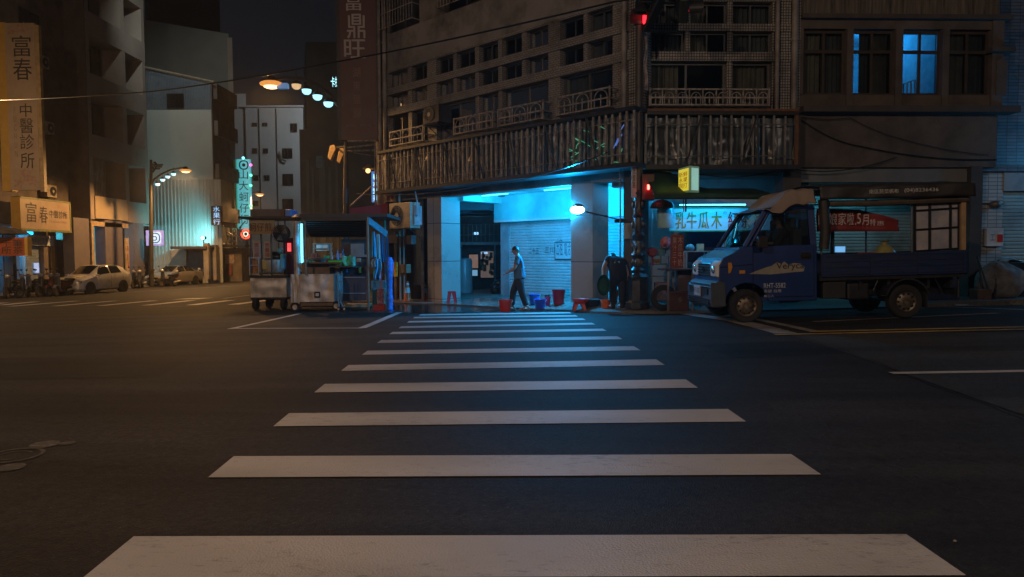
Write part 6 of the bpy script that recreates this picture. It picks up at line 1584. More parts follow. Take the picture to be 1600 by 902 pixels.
# ================================================================== scooters
M_scb = mat('black_scooter_plastic', (.03, .03, .032), .35, 0, .3, 6)
def scooter(label, paint, seatmat=M_rubber, big=False):
    t = thing('scooter', (0, 0, 0), label, 'scooter', 'scooters parked along the left street')
    for x in (.25, 1.45):
        r = .235 if not big else .29
        mb = MB(); mb.lathe([(r * .6, -.045), (r * .9, -.05), (r, -.02), (r, .02), (r * .9, .05), (r * .6, .045), (r * .6, -.045)], (x, 0, r), axis='y', seg=18); wh = mb.build('wheel', M_rubber, t, smooth=True)
        mb = MB(); mb.lathe([(0, -.03), (r * .6, -.04), (r * .6, .04), (0, .03)], (x, 0, r), axis='y', seg=14); mb.build('rim', M_rim, wh)
    mb = MB(); mb.prism([(.30, .48), (.36, .95), (.44, 1.0), (.50, .82), (.50, .35), (.95, .28), (1.02, .42), (.98, .62), (1.50, .70), (1.74, .74), (1.60, .56), (1.28, .46), (1.02, .22), (.48, .22)], -.105, .105, lambda x, z, d: (x, d, z)); mb.build('body', paint, t, bevel=.05)
    mb = MB(); mb.prism([(.02, .40), (.12, .56), (.36, .54), (.50, .36), (.40, .46), (.20, .50)], -.06, .06, lambda x, z, d: (x, d, z)); mb.build('front_fender', paint, t, bevel=.02)
    mb = MB(); mb.prism([(.92, .66), (.95, .78), (1.2, .76), (1.40, .84), (1.68, .84), (1.70, .74), (1.5, .70)], -.13, .13, lambda x, z, d: (x, d, z)); mb.build('seat', seatmat, t, bevel=.035)
    mb = MB(); mb.tube([(.25, .0, .24), (.44, 0, 1.02)], .028, 8); mb.tube([(.50, -.34, 1.08), (.42, -.15, 1.05), (.42, .15, 1.05), (.50, .34, 1.08)], .016, 6); mb.build('handlebar', M_dark, t)
    mb = MB(); mb.ball((.38, 0, 1.02), .10, .12, .09); mb.build('headlight', mat('scooter_lens', (.4, .4, .4), .15), t, smooth=True)
    for s in (-1, 1):
        mb = MB(); mb.tube([(.45, s * .2, 1.06), (.42, s * .28, 1.25)], .008, 5); mb.ball((.42, s * .29, 1.29), .02, .07, .045, 10, 6); mb.build('mirror', M_scb, t)
    mb = MB(); mb.tube([(1.2, -.15, .28), (1.75, -.17, .34)], .05, 8); mb.build('exhaust', M_steel, t)
    mb = MB(); mb.ball((1.76, 0, .68), .05, .09, .05, 8, 6); mb.build('tail_light', mat('red_lens', (.4, .02, .02), .2), t)
    mb = MB(); mb.tube([(.95, .1, .25), (.9, .22, .02)], .014, 5); mb.build('stand', M_dark, t)
    return t
sc0 = scooter('', M_scb)
M_red2 = mat('maroon_scooter_plastic', (.10, .025, .02), .35); M_sc3 = mat('grey_scooter_plastic', (.12, .12, .12), .4); M_sc4 = mat('silver_scooter_plastic', (.42, .38, .33), .35)
spots = [(6, 465, 34.3, 100, M_scb, 'black scooter at the very left edge of the row'), (22, 464, 34.6, 70, M_scb, 'black scooter second from the left edge of the row'),
         (40, 463, 35.0, 105, M_sc3, 'grey scooter third from the left edge of the row'), (56, 463, 35.0, 92, M_scb, 'dark scooter in the middle of the row left of the white crossover'),
         (70, 462, 34.9, 80, M_red2, 'maroon scooter in the row near the white crossover'), (84, 461, 35.2, 98, M_sc3, 'grey scooter parked nearest the white crossover'),
         (205, 449, 44.8, 95, M_scb, 'dark scooter just behind the white crossover'), (217, 450, 44.8, 110, M_scb, 'dark scooter at the foot of the lamp pole'),
         (247, 448, 46.5, 75, M_scb, 'low black scooter between the lamp pole and the champagne sedan'), (316, 445, 52.5, 140, M_sc4, 'silver scooter beyond the champagne sedan by the gate post'),
         (325, 443, 56.0, 100, M_scb, 'farthest dark scooter beside the gate post')]
for i, (px, py, Y, az, mt, lab) in enumerate(spots):
    o = sc0 if i == 0 else copy_tree(sc0)
    q = P(px, py, Y); onp = q.x < -25.2
    place(o, (q.x, Y, (zl if q.x < XL else zr)(q.x, Y)), R(az), lab, 1.08)
    if mt is not M_scb:
        for ch in o.children:
            if ch.name.startswith(('body', 'front_fender')):
                ch.data = ch.data.copy(); ch.data.materials[0] = mt
# ================================================================== food carts on the left of the crosswalk
def gz(x, y):   # walkable height: road or paving
    u = (Vector((x, y, 0)) - FA.o).dot(FA.n); q = (Vector((x, y, 0)) - FA.o).dot(FA.u)
    return zf(x, y) if (u < .65 and q > .5) or y > 15.5 and x > 2.2 or (x > 3.2 and y > 14.78) else zr(x, y)
def cart_wheel(t, px, py, Y, r, far=False, w_=.07, ax='y'):
    c = P(px, py, Y); c.z = zr(c.x, Y) + r
    mb = MB(); mb.lathe([(r * .55, -w_ / 2), (r * .9, -w_ / 2), (r, -w_ * .3), (r, w_ * .3), (r * .9, w_ / 2), (r * .55, w_ / 2), (r * .55, -w_ / 2)], c, axis=ax, seg=20)
    wh = mb.build('wheel', M_rubber, t, smooth=True)
    mb = MB(); mb.lathe([(0, -w_ * .5), (r * .28, -w_ * .5), (r * .3, -w_ * .2), (r * .56, -w_ * .25)], c, axis=ax, seg=16); mb.build('rim', M_steel, wh, smooth=True)
    return wh
M_tan = mat('tan_menu_board', (.36, .22, .10), .55, 0, .15, 3)
Yc = 19.6
c1 = thing('food_cart', P(420, 486, Yc), 'left food cart with tan menu board, big black fan and a steel front panel', 'food cart')
def steelbox(mb, px0, px1, py0, py1, Y, dep, seed=0, amp=.02):
    amp *= .45
    x0, x1 = PX(px0, py0, Y), PX(px1, py0, Y); z0, z1 = PZ(px0, py1, Y), PZ(px0, py0, Y)
    mb.box(x0, x1, Y + .03, Y + dep, z0, z1)
    mb.grid(lambda u, v: (lerp(x0, x1, u), Y + .02 - amp * noise.noise(Vector((u * 4, v * 3, seed))) - amp * .5, lerp(z0, z1, v)), 24, 14)
mb = MB(); steelbox(mb, 391, 447, 434, 465, Yc, .9, 1, .05); mb.build('steel_body', M_steel, c1, smooth=True)
mb = MB(); pbox(mb, 389, 449, 430.5, 434, Yc - .04, 1.0); pbox(mb, 391, 447, 465, 467.5, Yc, .9); mb.build('counter_edge', M_dark, c1)
mb = MB()
for px, Y in ((396, Yc + .1), (440, Yc + .1), (421, Yc + .75)): pbox(mb, px - 1, px + 6, 467, 474, Y, .08)
pbox(mb, 393, 446, 467, 469, Yc + .1, .7); mb.build('axle_frame', M_dark, c1)
for px, Y in ((400, Yc + .1), (444, Yc + .1), (421, Yc + .75)): cart_wheel(c1, px, 480, Y, .165, ax='x', w_=.12)
mb = MB()
for px, Y in ((393, Yc), (409, Yc + .1), (425, Yc), (393, Yc + .9), (447, Yc + .9)):
    a = P(px, 366, Y); b = P(px, 432, Y); mb.tube([(b.x, Y, a.z + .4), (b.x, Y, b.z)], .022, 6)
mb.build('roof_post', M_alu, c1)
mb = MB(); pbox(mb, 372, 462, 338, 341.5, Yc - .3, 1.5); mb.build('roof', M_dark, c1)
mb = MB(); pbox(mb, 391, 444, 327, 338, Yc, .9); mb.build('roof_box', mat('brown_carton', (.16, .10, .06), .8, 0, .2, 4), c1)
mb = MB(); pbox(mb, 444.5, 455, 327, 339, Yc - .05, .6); mb.build('folded_blue_tarp', mat('blue_tarp', (.10, .22, .5), .5, 0, .2, 8), c1, bevel=.03)
mb = MB(); pbox(mb, 389, 429, 343, 366, Yc - .12, .06); mo = mb.build('menu_board', M_tan, c1)
text('蚵仔煎', mat('brown_board_lettering', (.12, .04, .02), .6), mo, (PX(392, 350, Yc), Yc - .13, PZ(410, 362, Yc)), (1, 0, 0), (0, 0, 1), PX(427, 350, Yc) - PX(392, 350, Yc), .24)
for (a, b, s) in ((395, 407, '臭\n豆\n腐'), (412, 423, '炸\n雞\n排')):
    mb = MB(); pbox(mb, a, b, 377, 404, Yc + .02, .03); bo = mb.build('price_board', mat('pale_price_board', (.42, .32, .26), .5, 0, .1, 5), c1)
    text(s, mat('red_price_ink', (.35, .03, .02), .6), bo, (PX(a + 2, 390, Yc), Yc + .012, PZ(a, 402, Yc)), (1, 0, 0), (0, 0, 1), PX(b - 2, 390, Yc) - PX(a + 2, 390, Yc), .40)
mb = MB(); x0, x1, z0, z1 = PX(390, 410, Yc), PX(404, 410, Yc), PZ(397, 430, Yc), PZ(397, 402, Yc)
for x in (x0, x1): mb.box(x - .015, x + .015, Yc - .02, Yc + .01, z0, z1)
for z in (z0 + .03, z1 - .02, lerp(z0, z1, .55)): mb.box(x0, x1, Yc - .018, Yc + .008, z - .012, z + .012)
mb.build('glass_case_frame', mat('pale_frame', (.5, .42, .36), .5), c1)
mb = MB(); mb.box(x0 + .06, x1 - .06, Yc + .05, Yc + .2, z0 + .05, z1 - .08); mb.build('food_tray', mat('fried_food', (.45, .18, .06), .6, 0, .6, 25), c1)
c = P(438, 365, Yc - .25)
mb = MB(); rr0 = .235
for k in range(6):
    r = rr0 * (k + 1) / 6; mb.tube([c + Vector((r * math.cos(a), -.04 * (1 - k / 6), r * math.sin(a))) for a in [2 * math.pi * q / 24 for q in range(25)]], .006, 4)
mb.tube([c + Vector((rr0 * math.cos(a), .12, rr0 * math.sin(a))) for a in [2 * math.pi * q / 24 for q in range(25)]], .012, 5)
for q in range(16):
    a = 2 * math.pi * q / 16; mb.tube([c, c + Vector((rr0 * math.cos(a), 0, rr0 * math.sin(a)))], .004, 4)
fg = mb.build('fan', M_black, c1)
mb = MB(); mb.lathe([(0, 0), (rr0 * .95, 0.02), (rr0 * .95, .1), (0, .1)], c + Vector((0, .03, 0)), axis='y', seg=24); mb.build('fan_drum', M_black, fg, smooth=True)
mb = MB()
for q in range(3):
    a = 2 * math.pi * q / 3; mb.add([c, c + Vector((.2 * math.cos(a), -.01, .2 * math.sin(a))), c + Vector((.2 * math.cos(a + .8), .02, .2 * math.sin(a + .8)))], [(0, 1, 2)])
mb.build('fan_blades', mat('grey_fan_blade', (.2, .18, .18), .4), fg)
mb = MB(); mb.lathe([(.0, 0), (.25, 0), (.30, .06), (.31, .34), (.28, .36), (.0, .36)], P(428, 425, Yc + .4), seg=20); mb.build('cooking_pot', M_steel, c1, smooth=True)
mb = MB(); pbox(mb, 410, 418, 408, 421, Yc + .1, .2); mb.build('yellow_box', mat('yellow_carton', (.5, .34, .1), .6), c1)
mb = MB(); mb.ball(P(428, 402, Yc + .4), .28, .2, .16, 14, 8); mb.build('covered_wok', M_black, c1, smooth=True)
mb = MB(); pbox(mb, 438, 443, 397, 420, Yc + .2, .2); mb.ball(P(438, 392, Yc + .3), .09); mb.build('blue_bottle_rack', mat('cyan_plastic', (.1, .4, .5), .3), c1)
mb = MB(); pbox(mb, 449, 454, 380, 393, Yc + .5, .05); mb.build('red_display', emat('red_display', (1, .05, .04), 1.6), c1)
mb = MB(); pbox(mb, 443, 458, 372, 430, Yc + .9, .05); bo = mb.build('dark_red_backboard', mat('dark_red_board', (.13, .02, .03), .6), c1)
text('小吃', mat('pale_pink_ink', (.4, .25, .25), .6), bo, (PX(445, 410, Yc), Yc + .88, PZ(445, 418, Yc)), (1, 0, 0), (0, 0, 1), .2, .16)

Yd = 18.3
c2 = thing('food_cart', P(495, 487, Yd), 'right food cart with dented steel body, tall chimney, cyan tube light and wide dark roof', 'food cart')
mb = MB(); steelbox(mb, 468, 521, 429, 472, Yd, 1.3, 5, .05); mb.build('steel_body', M_steel, c2, smooth=True)
mb = MB(); steelbox(mb, 453.5, 467.6, 429, 473, Yd + .02, .7, 9, .04); mb.build('side_compartment', M_steel, c2, smooth=True)
mb = MB(); pbox(mb, 470, 520, 473, 478, Yd + .05, 1.1); pbox(mb, 455, 526, 478, 480, Yd + .15, .9); mb.build('undertray', mat('rusty_steel', (.20, .13, .09), .6, .4, .3, 6), c2)
mb = MB(); pbox(mb, 491, 500, 456, 465.5, Yd - .02, .03); mb.build('vent_hatch', M_dark, c2)
mb = MB(); pbox(mb, 493, 498, 458.5, 463, Yd - .035, .02); mb.build('vent_plate', M_steel, c2)
for px, Y in ((461, Yd + .1), (525.5, Yd + .1), (466, Yd + 1.1)): cart_wheel(c2, px, 480, Y, .125, w_=.06)
mb = MB(); a = P(463, 340, Yd + .25); b = P(464.5, 430, Yd + .25)
mb.tube([(b.x, Yd + .25, b.z), (b.x, Yd + .25, a.z - .1)], .075, 14); 
for z in (b.z + .1, b.z + .7, a.z - .45): mb.tube([(b.x, Yd + .25, z), (b.x, Yd + .25, z + .03)], .084, 14)
mb.build('chimney', mat('chimney_steel', (.60, .50, .42), .42, .25, .12, 5, dirt=(.30, .22, .17), dscale=4), c2, smooth=True)
mb = MB(); mb.lathe([(.16, 0), (.02, .08)], (b.x, Yd + .25, a.z), seg=14); mb.tube([(b.x, Yd + .25, a.z - .12), (b.x, Yd + .25, a.z + .02)], .03, 6); mb.build('chimney_cap', M_dark, c2)
mb = MB(); a = P(471, 350, Yd + .3); b2_ = P(472, 411, Yd + .3); mb.tube([a, b2_], .030, 8); mb.build('tube_light', emat('cyan_tube', (.10, .70, 1.0), 5), c2)
lamp('tube_glow', 'POINT', P(474, 378, Yd + .1), 3, CYAN, c2, .12)
mb = MB(); pbox(mb, 468, 605, 334, 339, Yd - .15, 2.2)
mb.build('roof', mat('dark_cart_roof', (.05, .045, .042), .6, 0, .3, 4), c2)
for q_ in ((470, 573, 339, 345, Yd - .14, .05), (472, 572, 352, 371, Yd + 1.9, .04)):
    mb = MB(); pbox(mb, *q_); mb.build('roof_valance', M_can, c2)
mb = MB(); mb.hexa([P(574, 339, Yd - .1), P(574, 350, Yd - .1), P(602, 371, Yd + 1.6), P(604, 362, Yd + 1.6)] + [v + Vector((.04, 0, 0)) for v in (P(574, 339, Yd - .1), P(574, 350, Yd - .1), P(602, 371, Yd + 1.6), P(604, 362, Yd + 1.6))]); mb.build('side_valance', mat('blue_grey_sheet', (.15, .26, .32), .5, 0, .2, 6), c2)
mb = MB()
for px, Y, r in ((476, Yd - .08, .022), (574, Yd - .08, .035), (483, Yd + 1.9, .02), (601, Yd + 1.6, .03)):
    a = P(px, 339, Y); b = P(px, 478, Y); b.z = zr(b.x, Y) + (.05 if Y < Yd + 1 and px < 480 else 0); a.z = PZ(540, 337, Yd); mb.tube([(a.x, Y, a.z), (a.x, Y, b.z if px > 480 else PZ(476, 430, Yd))], r, 8)
mb.build('roof_post', mat('brown_post', (.26, .18, .12), .6, .2, .2, 5), c2)
mb = MB(); pbox(mb, 472, 532, 410, 412, Yd + .1, .8); pbox(mb, 478, 515, 412, 429, Yd + .4, .6); mb.build('cooktop', mat('brown_steel', (.14, .10, .08), .5, .4, .2, 5), c2)
mb = MB(); mb.lathe([(0, 0), (.14, .02), (.26, .09), (.27, .10), (.13, .04), (0, .02)], P(498, 409, Yd + .4), seg=20); mb.build('wok', M_steel, c2, smooth=True)
mb = MB()
for px in (490, 517): mb.tube([P(px, 409, Yd + .9), P(px, 381, Yd + .9)], .025, 6)
for py in (381, 389): mb.tube([P(488, py, Yd + .9), P(520, py, Yd + .9)], .02, 6)
mb.build('shelf_frame', mat('tan_tube', (.4, .28, .18), .5, .2), c2)
mb = MB(); pbox(mb, 494, 512, 381, 392, Yd + .95, .2); mb.build('shelf_pans', M_steel, c2)
mb = MB(); pbox(mb, 514, 550, 416, 418, Yd + .2, 1.0); pbox(mb, 531, 572, 418, 470, Yd + 1.0, .06); mb.build('side_table', mat('dark_table', (.05, .045, .06), .6), c2)
mb = MB()
for z in (PZ(550, 434, Yd + 1), PZ(550, 459, Yd + 1)): mb.box(PX(532, 440, Yd + 1), PX(571, 440, Yd + 1), Yd + .97, Yd + .995, z, z + .02)
mb.build('shelf_edge', mat('pale_edge', (.35, .33, .33), .5), c2)
mb = MB(); pbox(mb, 548, 568, 381, 400, Yd + 1.6, .2); pbox(mb, 546, 572, 398, 402, Yd + 1.5, .3); mb.build('rear_appliances', mat('grey_appliance', (.22, .21, .2), .5, 0, .2, 5), c2)
mb = MB(); F0, F1 = P(472, 341, Yd - .1), P(574, 341, Yd - .1); R0, R1 = P(484, 369, Yd + 2.0), P(570, 369, Yd + 2.0)
up = Vector((0, 0, .03)); mb.hexa([F0, F1, R1, R0, F0 + up, F1 + up, R1 + up, R0 + up])
for k in range(9):
    a_, b_2 = F0.lerp(R0, (k + .5) / 9), F1.lerp(R1, (k + .5) / 9); mb.tube([a_ - up * .5, b_2 - up * .5], .016, 4)
mb.build('roof_underside', mat('sooty_slats', (.028, .026, .025), .6, 0, .3, 6), c2)
mb = MB(); pbox(mb, 533, 573, 374, 428, Yd + 1.7, .04); mb.build('shade_sheet', mat('dark_shade_sheet', (.05, .045, .045), .6, 0, .4, 5), c2)  # dark sheet added for the darkness behind the wares
rk = random.Random(21)
ORD = 'first second third fourth fifth sixth seventh eighth ninth tenth eleventh twelfth thirteenth fourteenth fifteenth sixteenth seventeenth eighteenth nineteenth twentieth'.split()
for k in range(20):
    px, py = 478 + 88 * (k + rk.random() * .8) / 20, 402 + rk.random() * 12 if (k * 7) % 20 < 12 else 424 + rk.random() * 3; Y = Yd + .5 + rk.random() * .9; c = P(px, py, Y); mb = MB(); r = .03 + rk.random() * .05; h = .05 + rk.random() * .14
    if k % 3: mb.lathe([(0, 0), (r, 0), (r * 1.1, h * .9), (r * .9, h), (0, h)], c, seg=12)
    else: mb.box(c.x - r, c.x + r, c.y - r, c.y + r, c.z, c.z + h)
    nm, lb_, ct = [('jar', 'jar', 'jar'), ('tin', 'tin', 'tin'), ('small_pot', 'pot', 'pot')][k % 3]
    tn = ['pale', 'green', 'blue', 'red', 'tan', 'grey'][k % 6]
    col = dict(pale=(.45, .42, .38), green=(.05, .35, .10), blue=(.05, .2, .4), red=(.35, .05, .03), tan=(.35, .24, .12), grey=(.2, .2, .2))[tn]
    tag(mb.build(nm, mat('ware_' + tn, col, .4, 0, .2, 8), None, smooth=True), 'small %s %s, %s from the left among the wares on the right cart' % (tn, lb_, ORD[k]), ct, 'small wares crowding the right cart')
# things standing on the cart
def bottle_ob(px, py, Y, h, r, mt, label):
    mb = MB(); c = P(px, py, Y); mb.lathe([(0, 0), (r, 0), (r, h * .65), (r * .4, h * .8), (r * .4, h), (0, h)], c, seg=12); o = mb.build('bottle', mt, None, smooth=True); tag(o, label, 'bottle', 'bottles on the right food cart'); return o
mb = MB(); c = P(524, 414, Yd + .35); mb.box(c.x - .17, c.x + .17, c.y - .1, c.y + .1, c.z, c.z + .12); tag(mb.build('green_crate', mat('bright_green_plastic', (.04, .60, .06), .35, 0, .15, 10), None, bevel=.02), 'low bright green crate on the right cart beside the wok', 'crate')  # saturated green plastic colour
mb = MB()
c = P(544, 416, Yd + .35)
mb.grid(lambda u, v: (c.x - .17 + .34 * u + .02 * math.sin(v * 9), c.y - .03 * math.sin(u * 9), c.z + .27 * v + .015 * math.sin(u * 12)), 14, 8)
mb.grid(lambda u, v: (c.x - .17 + .34 * u, c.y + .12 + .02 * math.sin(u * 7), c.z + .25 * v), 8, 4)
tag(mb.build('bottle_bag', mat('teal_bag', (.12, .50, .42), .3, 0, .7, 9, dirt=(.04, .6, .12), dscale=7), None, smooth=True, solid=.01), 'crinkled teal bag next to the green crate on the right cart', 'bag')
for i, (px, r, h, mt, lb) in enumerate([(528, .035, .36, 'a', 'tall blue bottle behind the green crate'), (519, .03, .30, 'b', 'pale bottle at the left of the green crate'), (536, .04, .38, 'c', 'dark blue bottle between the green crate and the teal bag')]):
    bottle_ob(px, 412, Yd + .6, h, r, [mat('blue_bottle', (.05, .25, .6), .25), mat('pale_bottle', (.3, .4, .42), .25), mat('navy_bottle', (.02, .08, .25), .25)][i], lb)
# cloths and bags hanging under the roof's right end
hang = [(583, 362, 402, .06, (.05, .35, .55), 'leftmost blue-grey cloth hanging at the right end of the cart roof'), (590, 366, 420, .08, (.25, .45, .5), 'pale cloth hanging second from the left at the cart end'),
        (597, 368, 410, .05, (.03, .15, .30), 'narrow dark cloth hanging third at the cart end'), (604, 372, 428, .06, (.03, .12, .25), 'rightmost dark cloth hanging at the cart end')]
for i, (px, y0, y1, w_, col, lb) in enumerate(hang):
    a = P(px, y0, Yd + .7 + .1 * i); b = P(px, y1, Yd + .7 + .1 * i); mb = MB()
    mb.grid(lambda u, v: (a.x + (u - .5) * w_ * 2.6 * (.45 + .55 * v) + .006 * math.sin(v * 5 + i), a.y + .03 * math.sin(u * 14 + i) * (.3 + v), lerp(a.z, b.z, v)), 14, 10)
    tag(mb.build('hanging_cloth', mat('cloth_tone_%s' % 'abcd'[i], col, .8, 0, .25, 6), None, smooth=True, solid=.01), lb, 'cloth', 'cloths hanging from the right cart')
mb = MB(); c = P(590, 445, Yd + .55); 
def sheet_(x0, x1, y0, y1, Y, mt, name, label, cat, wav=.03, n=16):
    a = P(x0, y0, Y); b = P(x1, y1, Y); mb = MB()
    mb.grid(lambda u, v: (lerp(a.x, b.x, u) + .015 * math.sin(v * 7 + x0), Y + wav * math.sin(u * 11 + v * 3 + x0), lerp(a.z, b.z, v)), n, 10)
    return tag(mb.build(name, mt, None, smooth=True, solid=.012), label, cat)
mb = MB(); pbox(mb, 579, 603, 439, 456, Yd + .3, .3); tag(mb.build('teal_crate', mat('teal_crate', (.08, .20, .24), .5, 0, .2, 6), None, bevel=.02), 'square teal crate hung at the right end of the cart under the cloths', 'crate')
sheet_(583, 596, 405, 437, Yd + .5, mat('bright_blue_bag', (.10, .45, .75), .35, 0, .4, 8), 'hanging_blue_bag', 'bright blue plastic bag hanging above the teal crate', 'bag', .05)
sheet_(580, 588, 405, 418, Yd + .45, mat('grey_towel', (.28, .27, .27), .8), 'grey_towel', 'grey folded towel pinned left of the bright blue bag', 'towel', .02)
# blue tall bundle standing on the ground at the cart's end
mb = MB(); c = P(609, 486, Yd - .1); z0 = zr(c.x, Yd)
prof = [(0, 0), (.085, 0), (.09, .35), (.075, .40), (.08, .7), (.10, 1.0), (.115, 1.25), (.07, 1.36), (0, 1.38)]
mb.lathe(prof, (c.x, Yd - .1, z0), seg=14); tag(mb.build('rolled_blue_parasol', mat('vivid_blue_canvas', (.03, .20, .85), .5, 0, .45, 9, .6, 10), None, smooth=True), 'rolled vivid blue parasol standing upright at the right end of the cart', 'parasol')
mb = MB(); c = P(600, 484, Yd + .05); mb.lathe([(0, 0), (.05, 0), (.055, .5), (0, .52)], (c.x + .17, Yd - .05, z0), seg=10); tag(mb.build('pale_blue_tube', mat('pale_blue_tube', (.2, .5, .65), .4), None, smooth=True), 'short pale blue tube standing beside the rolled blue parasol', 'tube')
mb = MB(); x = P(585, 470, Yd + .3).x; mb.lathe([(0, 0), (.06, 0), (.06, .55), (0, .55)], (x, Yd + .3, zr(x, Yd)), seg=12); tag(mb.build('blue_gas_bottle', mat('dusty_cyan', (.10, .32, .42), .4), None, smooth=True), 'slim dusty cyan canister standing under the teal crate', 'canister')
mb = MB(); x = P(595, 470, Yd + .1).x; z0 = zr(x, Yd); mb.box(x - .10, x + .10, Yd + .1, Yd + .35, z0 + .13, z0 + .55); tag(mb.build('patterned_tin', mat('patterned_tin', (.30, .12, .10), .5, 0, .8, 16), None, bevel=.01), 'reddish patterned tin behind the red broom at the cart end', 'tin')
br = thing('red_broom', (x, Yd - .1, z0), 'red-handled broom head down in front of the cart end', 'broom')
mb = MB(); mb.tube([(x + .03, Yd - .05, z0 + .1), (x + .02, Yd + .1, z0 + 1.0)], .012, 6); mb.build('handle', M_red, br)
mb = MB(); mb.box(x - .16, x + .14, Yd - .12, Yd + .0, z0 + .03, z0 + .13); mb.prism([(-.22, 0), (.2, 0), (.12, .05), (-.12, .05)], -.14, -.02, lambda a, b, d: (x + a, Yd + d - .0, z0 + b)); mb.build('head', mat('red_bristles', (.45, .04, .03), .7), br)
# tube chair / trolley legs right of the steel body
t = thing('folding_trolley', P(531, 485, Yd - .1), 'small folded tube trolley leaning on the right side of the dented steel cart', 'trolley')
mb = MB()
mb.tube([P(528, 425, Yd), P(529, 482, Yd - .05)], .016, 6); mb.tube([P(534, 424, Yd), P(532, 470, Yd), P(538, 485, Yd - .05)], .016, 6)
for py in (440, 455, 468): mb.tube([P(527, py, Yd), P(535, py + 1, Yd)], .012, 5)
mb.tube([P(535, 456, Yd - .03), P(529, 484, Yd - .05)], .012, 5); mb.build('frame', mat('blue_grey_tube', (.35, .42, .45), .35, .6), t)  # bluish grey metal tubing
for px in (529, 538): cart_wheel(t, px, 484, Yd - .08, .05, w_=.03)
# cardboard on the ground under the cart
mb = MB(); c = P(555, 480, Yd + 1.1); z0 = zr(c.x, c.y)
mb.box(c.x - .45, c.x + .35, c.y, c.y + .5, z0 + .01, z0 + .05); mb.box(c.x - .3, c.x + .38, c.y + .05, c.y + .45, z0 + .052, z0 + .09); tag(mb.build('flattened_cardboard', mat('cardboard', (.40, .27, .14), .8, 0, .15, 5)), 'flattened cardboard lying on the road under the right cart', 'cardboard')

# wall clutter between cart and pillar: conduits, panels, cone
def vpipe(px, y0, y1, off, r, label, mt=M_pipe):
    u, z0 = FA.hit(px, y1, off); _, z1 = FA.hit(px, y0, off); mb = MB(); q = FA.p(u, off, 0); mb.tube([FA.p(u, off, max(z0, gz(q.x, q.y))), FA.p(u, off, z1)], r, 8)
    o = mb.build('conduit', mt, None, smooth=True); tag(o, label, 'pipe', 'conduits left of the stone pillar'); return o
vpipe(619, 300, 474, .10, .045, 'leftmost tan conduit below the cream air conditioner', mat('tan_conduit', (.30, .22, .15), .6, 0, .2, 4))
vpipe(626, 300, 474, .12, .035, 'second tan conduit below the cream air conditioner', mat('tan_conduit', (.30, .22, .15)))
vpipe(632, 355, 474, .08, .025, 'thin grey conduit right of the two tan ones')
vpipe(661, 308, 474, -.1, .05, 'blue-lit pipe hugging the left side of the stone pillar', M_grey)
mb = MB(); u0, u1 = FA.U(646, 400, -.5), FA.U(659, 400, -.5); mb.fbox(FA, min(u0, u1), max(u0, u1), -.6, -.5, .35, 3.0)
for k in range(8): mb.fbox(FA, min(u0, u1) - .01, max(u0, u1) + .01, -.5, -.485, .4 + k * .34, .42 + k * .34)
tag(mb.build('metal_shutter_roll', mat('blue_grey_panel', (.16, .20, .23), .5, .2, .15, 5)), 'blue-grey metal side panel standing between conduits and stone pillar', 'panel')
mb = MB(); mb.fbox(FA, p1[0] + .3, uL, -.9, -.8, -.3, 3.3); tag(mb.build('alcove_wall', mat('stained_dark_wall', (.09, .08, .075), .8, 0, .3, 2, dirt=(.04, .04, .04))), 'dark stained alcove wall left of the arcade behind the conduits', 'wall')
for (a, b, y0, y1, col, lb) in [(628, 637, 413, 427, (.35, .26, .16), 'tan electric meter box on the conduits'), (637, 645, 368, 382, (.16, .13, .12), 'small brown junction box above the traffic cone'), (609, 622, 367, 380, (.22, .17, .13), 'small tan switch box under the cream air conditioner')]:
    mb = MB(); u0, z1 = FA.hit(a, y0, .15); u1, z0 = FA.hit(b, y1, .15); mb.fbox(FA, u0, u1, .02, .2, z0, z1); tag(mb.build('meter_box', mat('box_%d' % a, col, .6, 0, .2, 6), None, bevel=.01), lb, 'meter box')
mb = MB(); u, z = FA.hit(616, 425, .3); mb.fbox(FA, u - .06, u + .1, .2, .26, z - .15, z + .3); tag(mb.build('yellow_tag', mat('yellow_tape', (.6, .38, .02), .5, 0, .5, 12), None), 'yellow plastic tag hanging on the leftmost conduit', 'tag')
def cone(px, py, off, h, label):
    u, _ = FA.hit(px, py, off); q = FA.p(u, off, 0); z0 = gz(q.x, q.y); t = thing('traffic_cone', (q.x, q.y, z0), label, 'traffic cone', 'traffic cones by the stone pillar')
    mb = MB(); r = h * .19; mb.lathe([(r, .02), (r * .25, h), (0, h)], (q.x, q.y, z0), seg=18); mb.build('body', M_orange, t, smooth=True)
    mb = MB(); mb.box(q.x - r * 1.35, q.x + r * 1.35, q.y - r * 1.35, q.y + r * 1.35, z0, z0 + .025); mb.build('base', M_orange, t)
    mb = MB(); mb.lathe([(r * .70, h * .42), (r * .50, h * .68)], (q.x, q.y, z0), seg=18); mb.lathe([(r * .40, h * .80), (r * .32, h * .9)], (q.x, q.y, z0), seg=18)
    for i in range(len(mb.v)):
        d = mb.v[i] - Vector((q.x, q.y, mb.v[i].z)); mb.v[i] = mb.v[i] + d.normalized() * .006
    mb.build('band', M_white, t, smooth=True)
cone(637, 470, .25, .62, 'orange traffic cone with white bands left of the stone pillar')
cone(664, 468, -.3, .55, 'dim red traffic cone half hidden against the stone pillar')

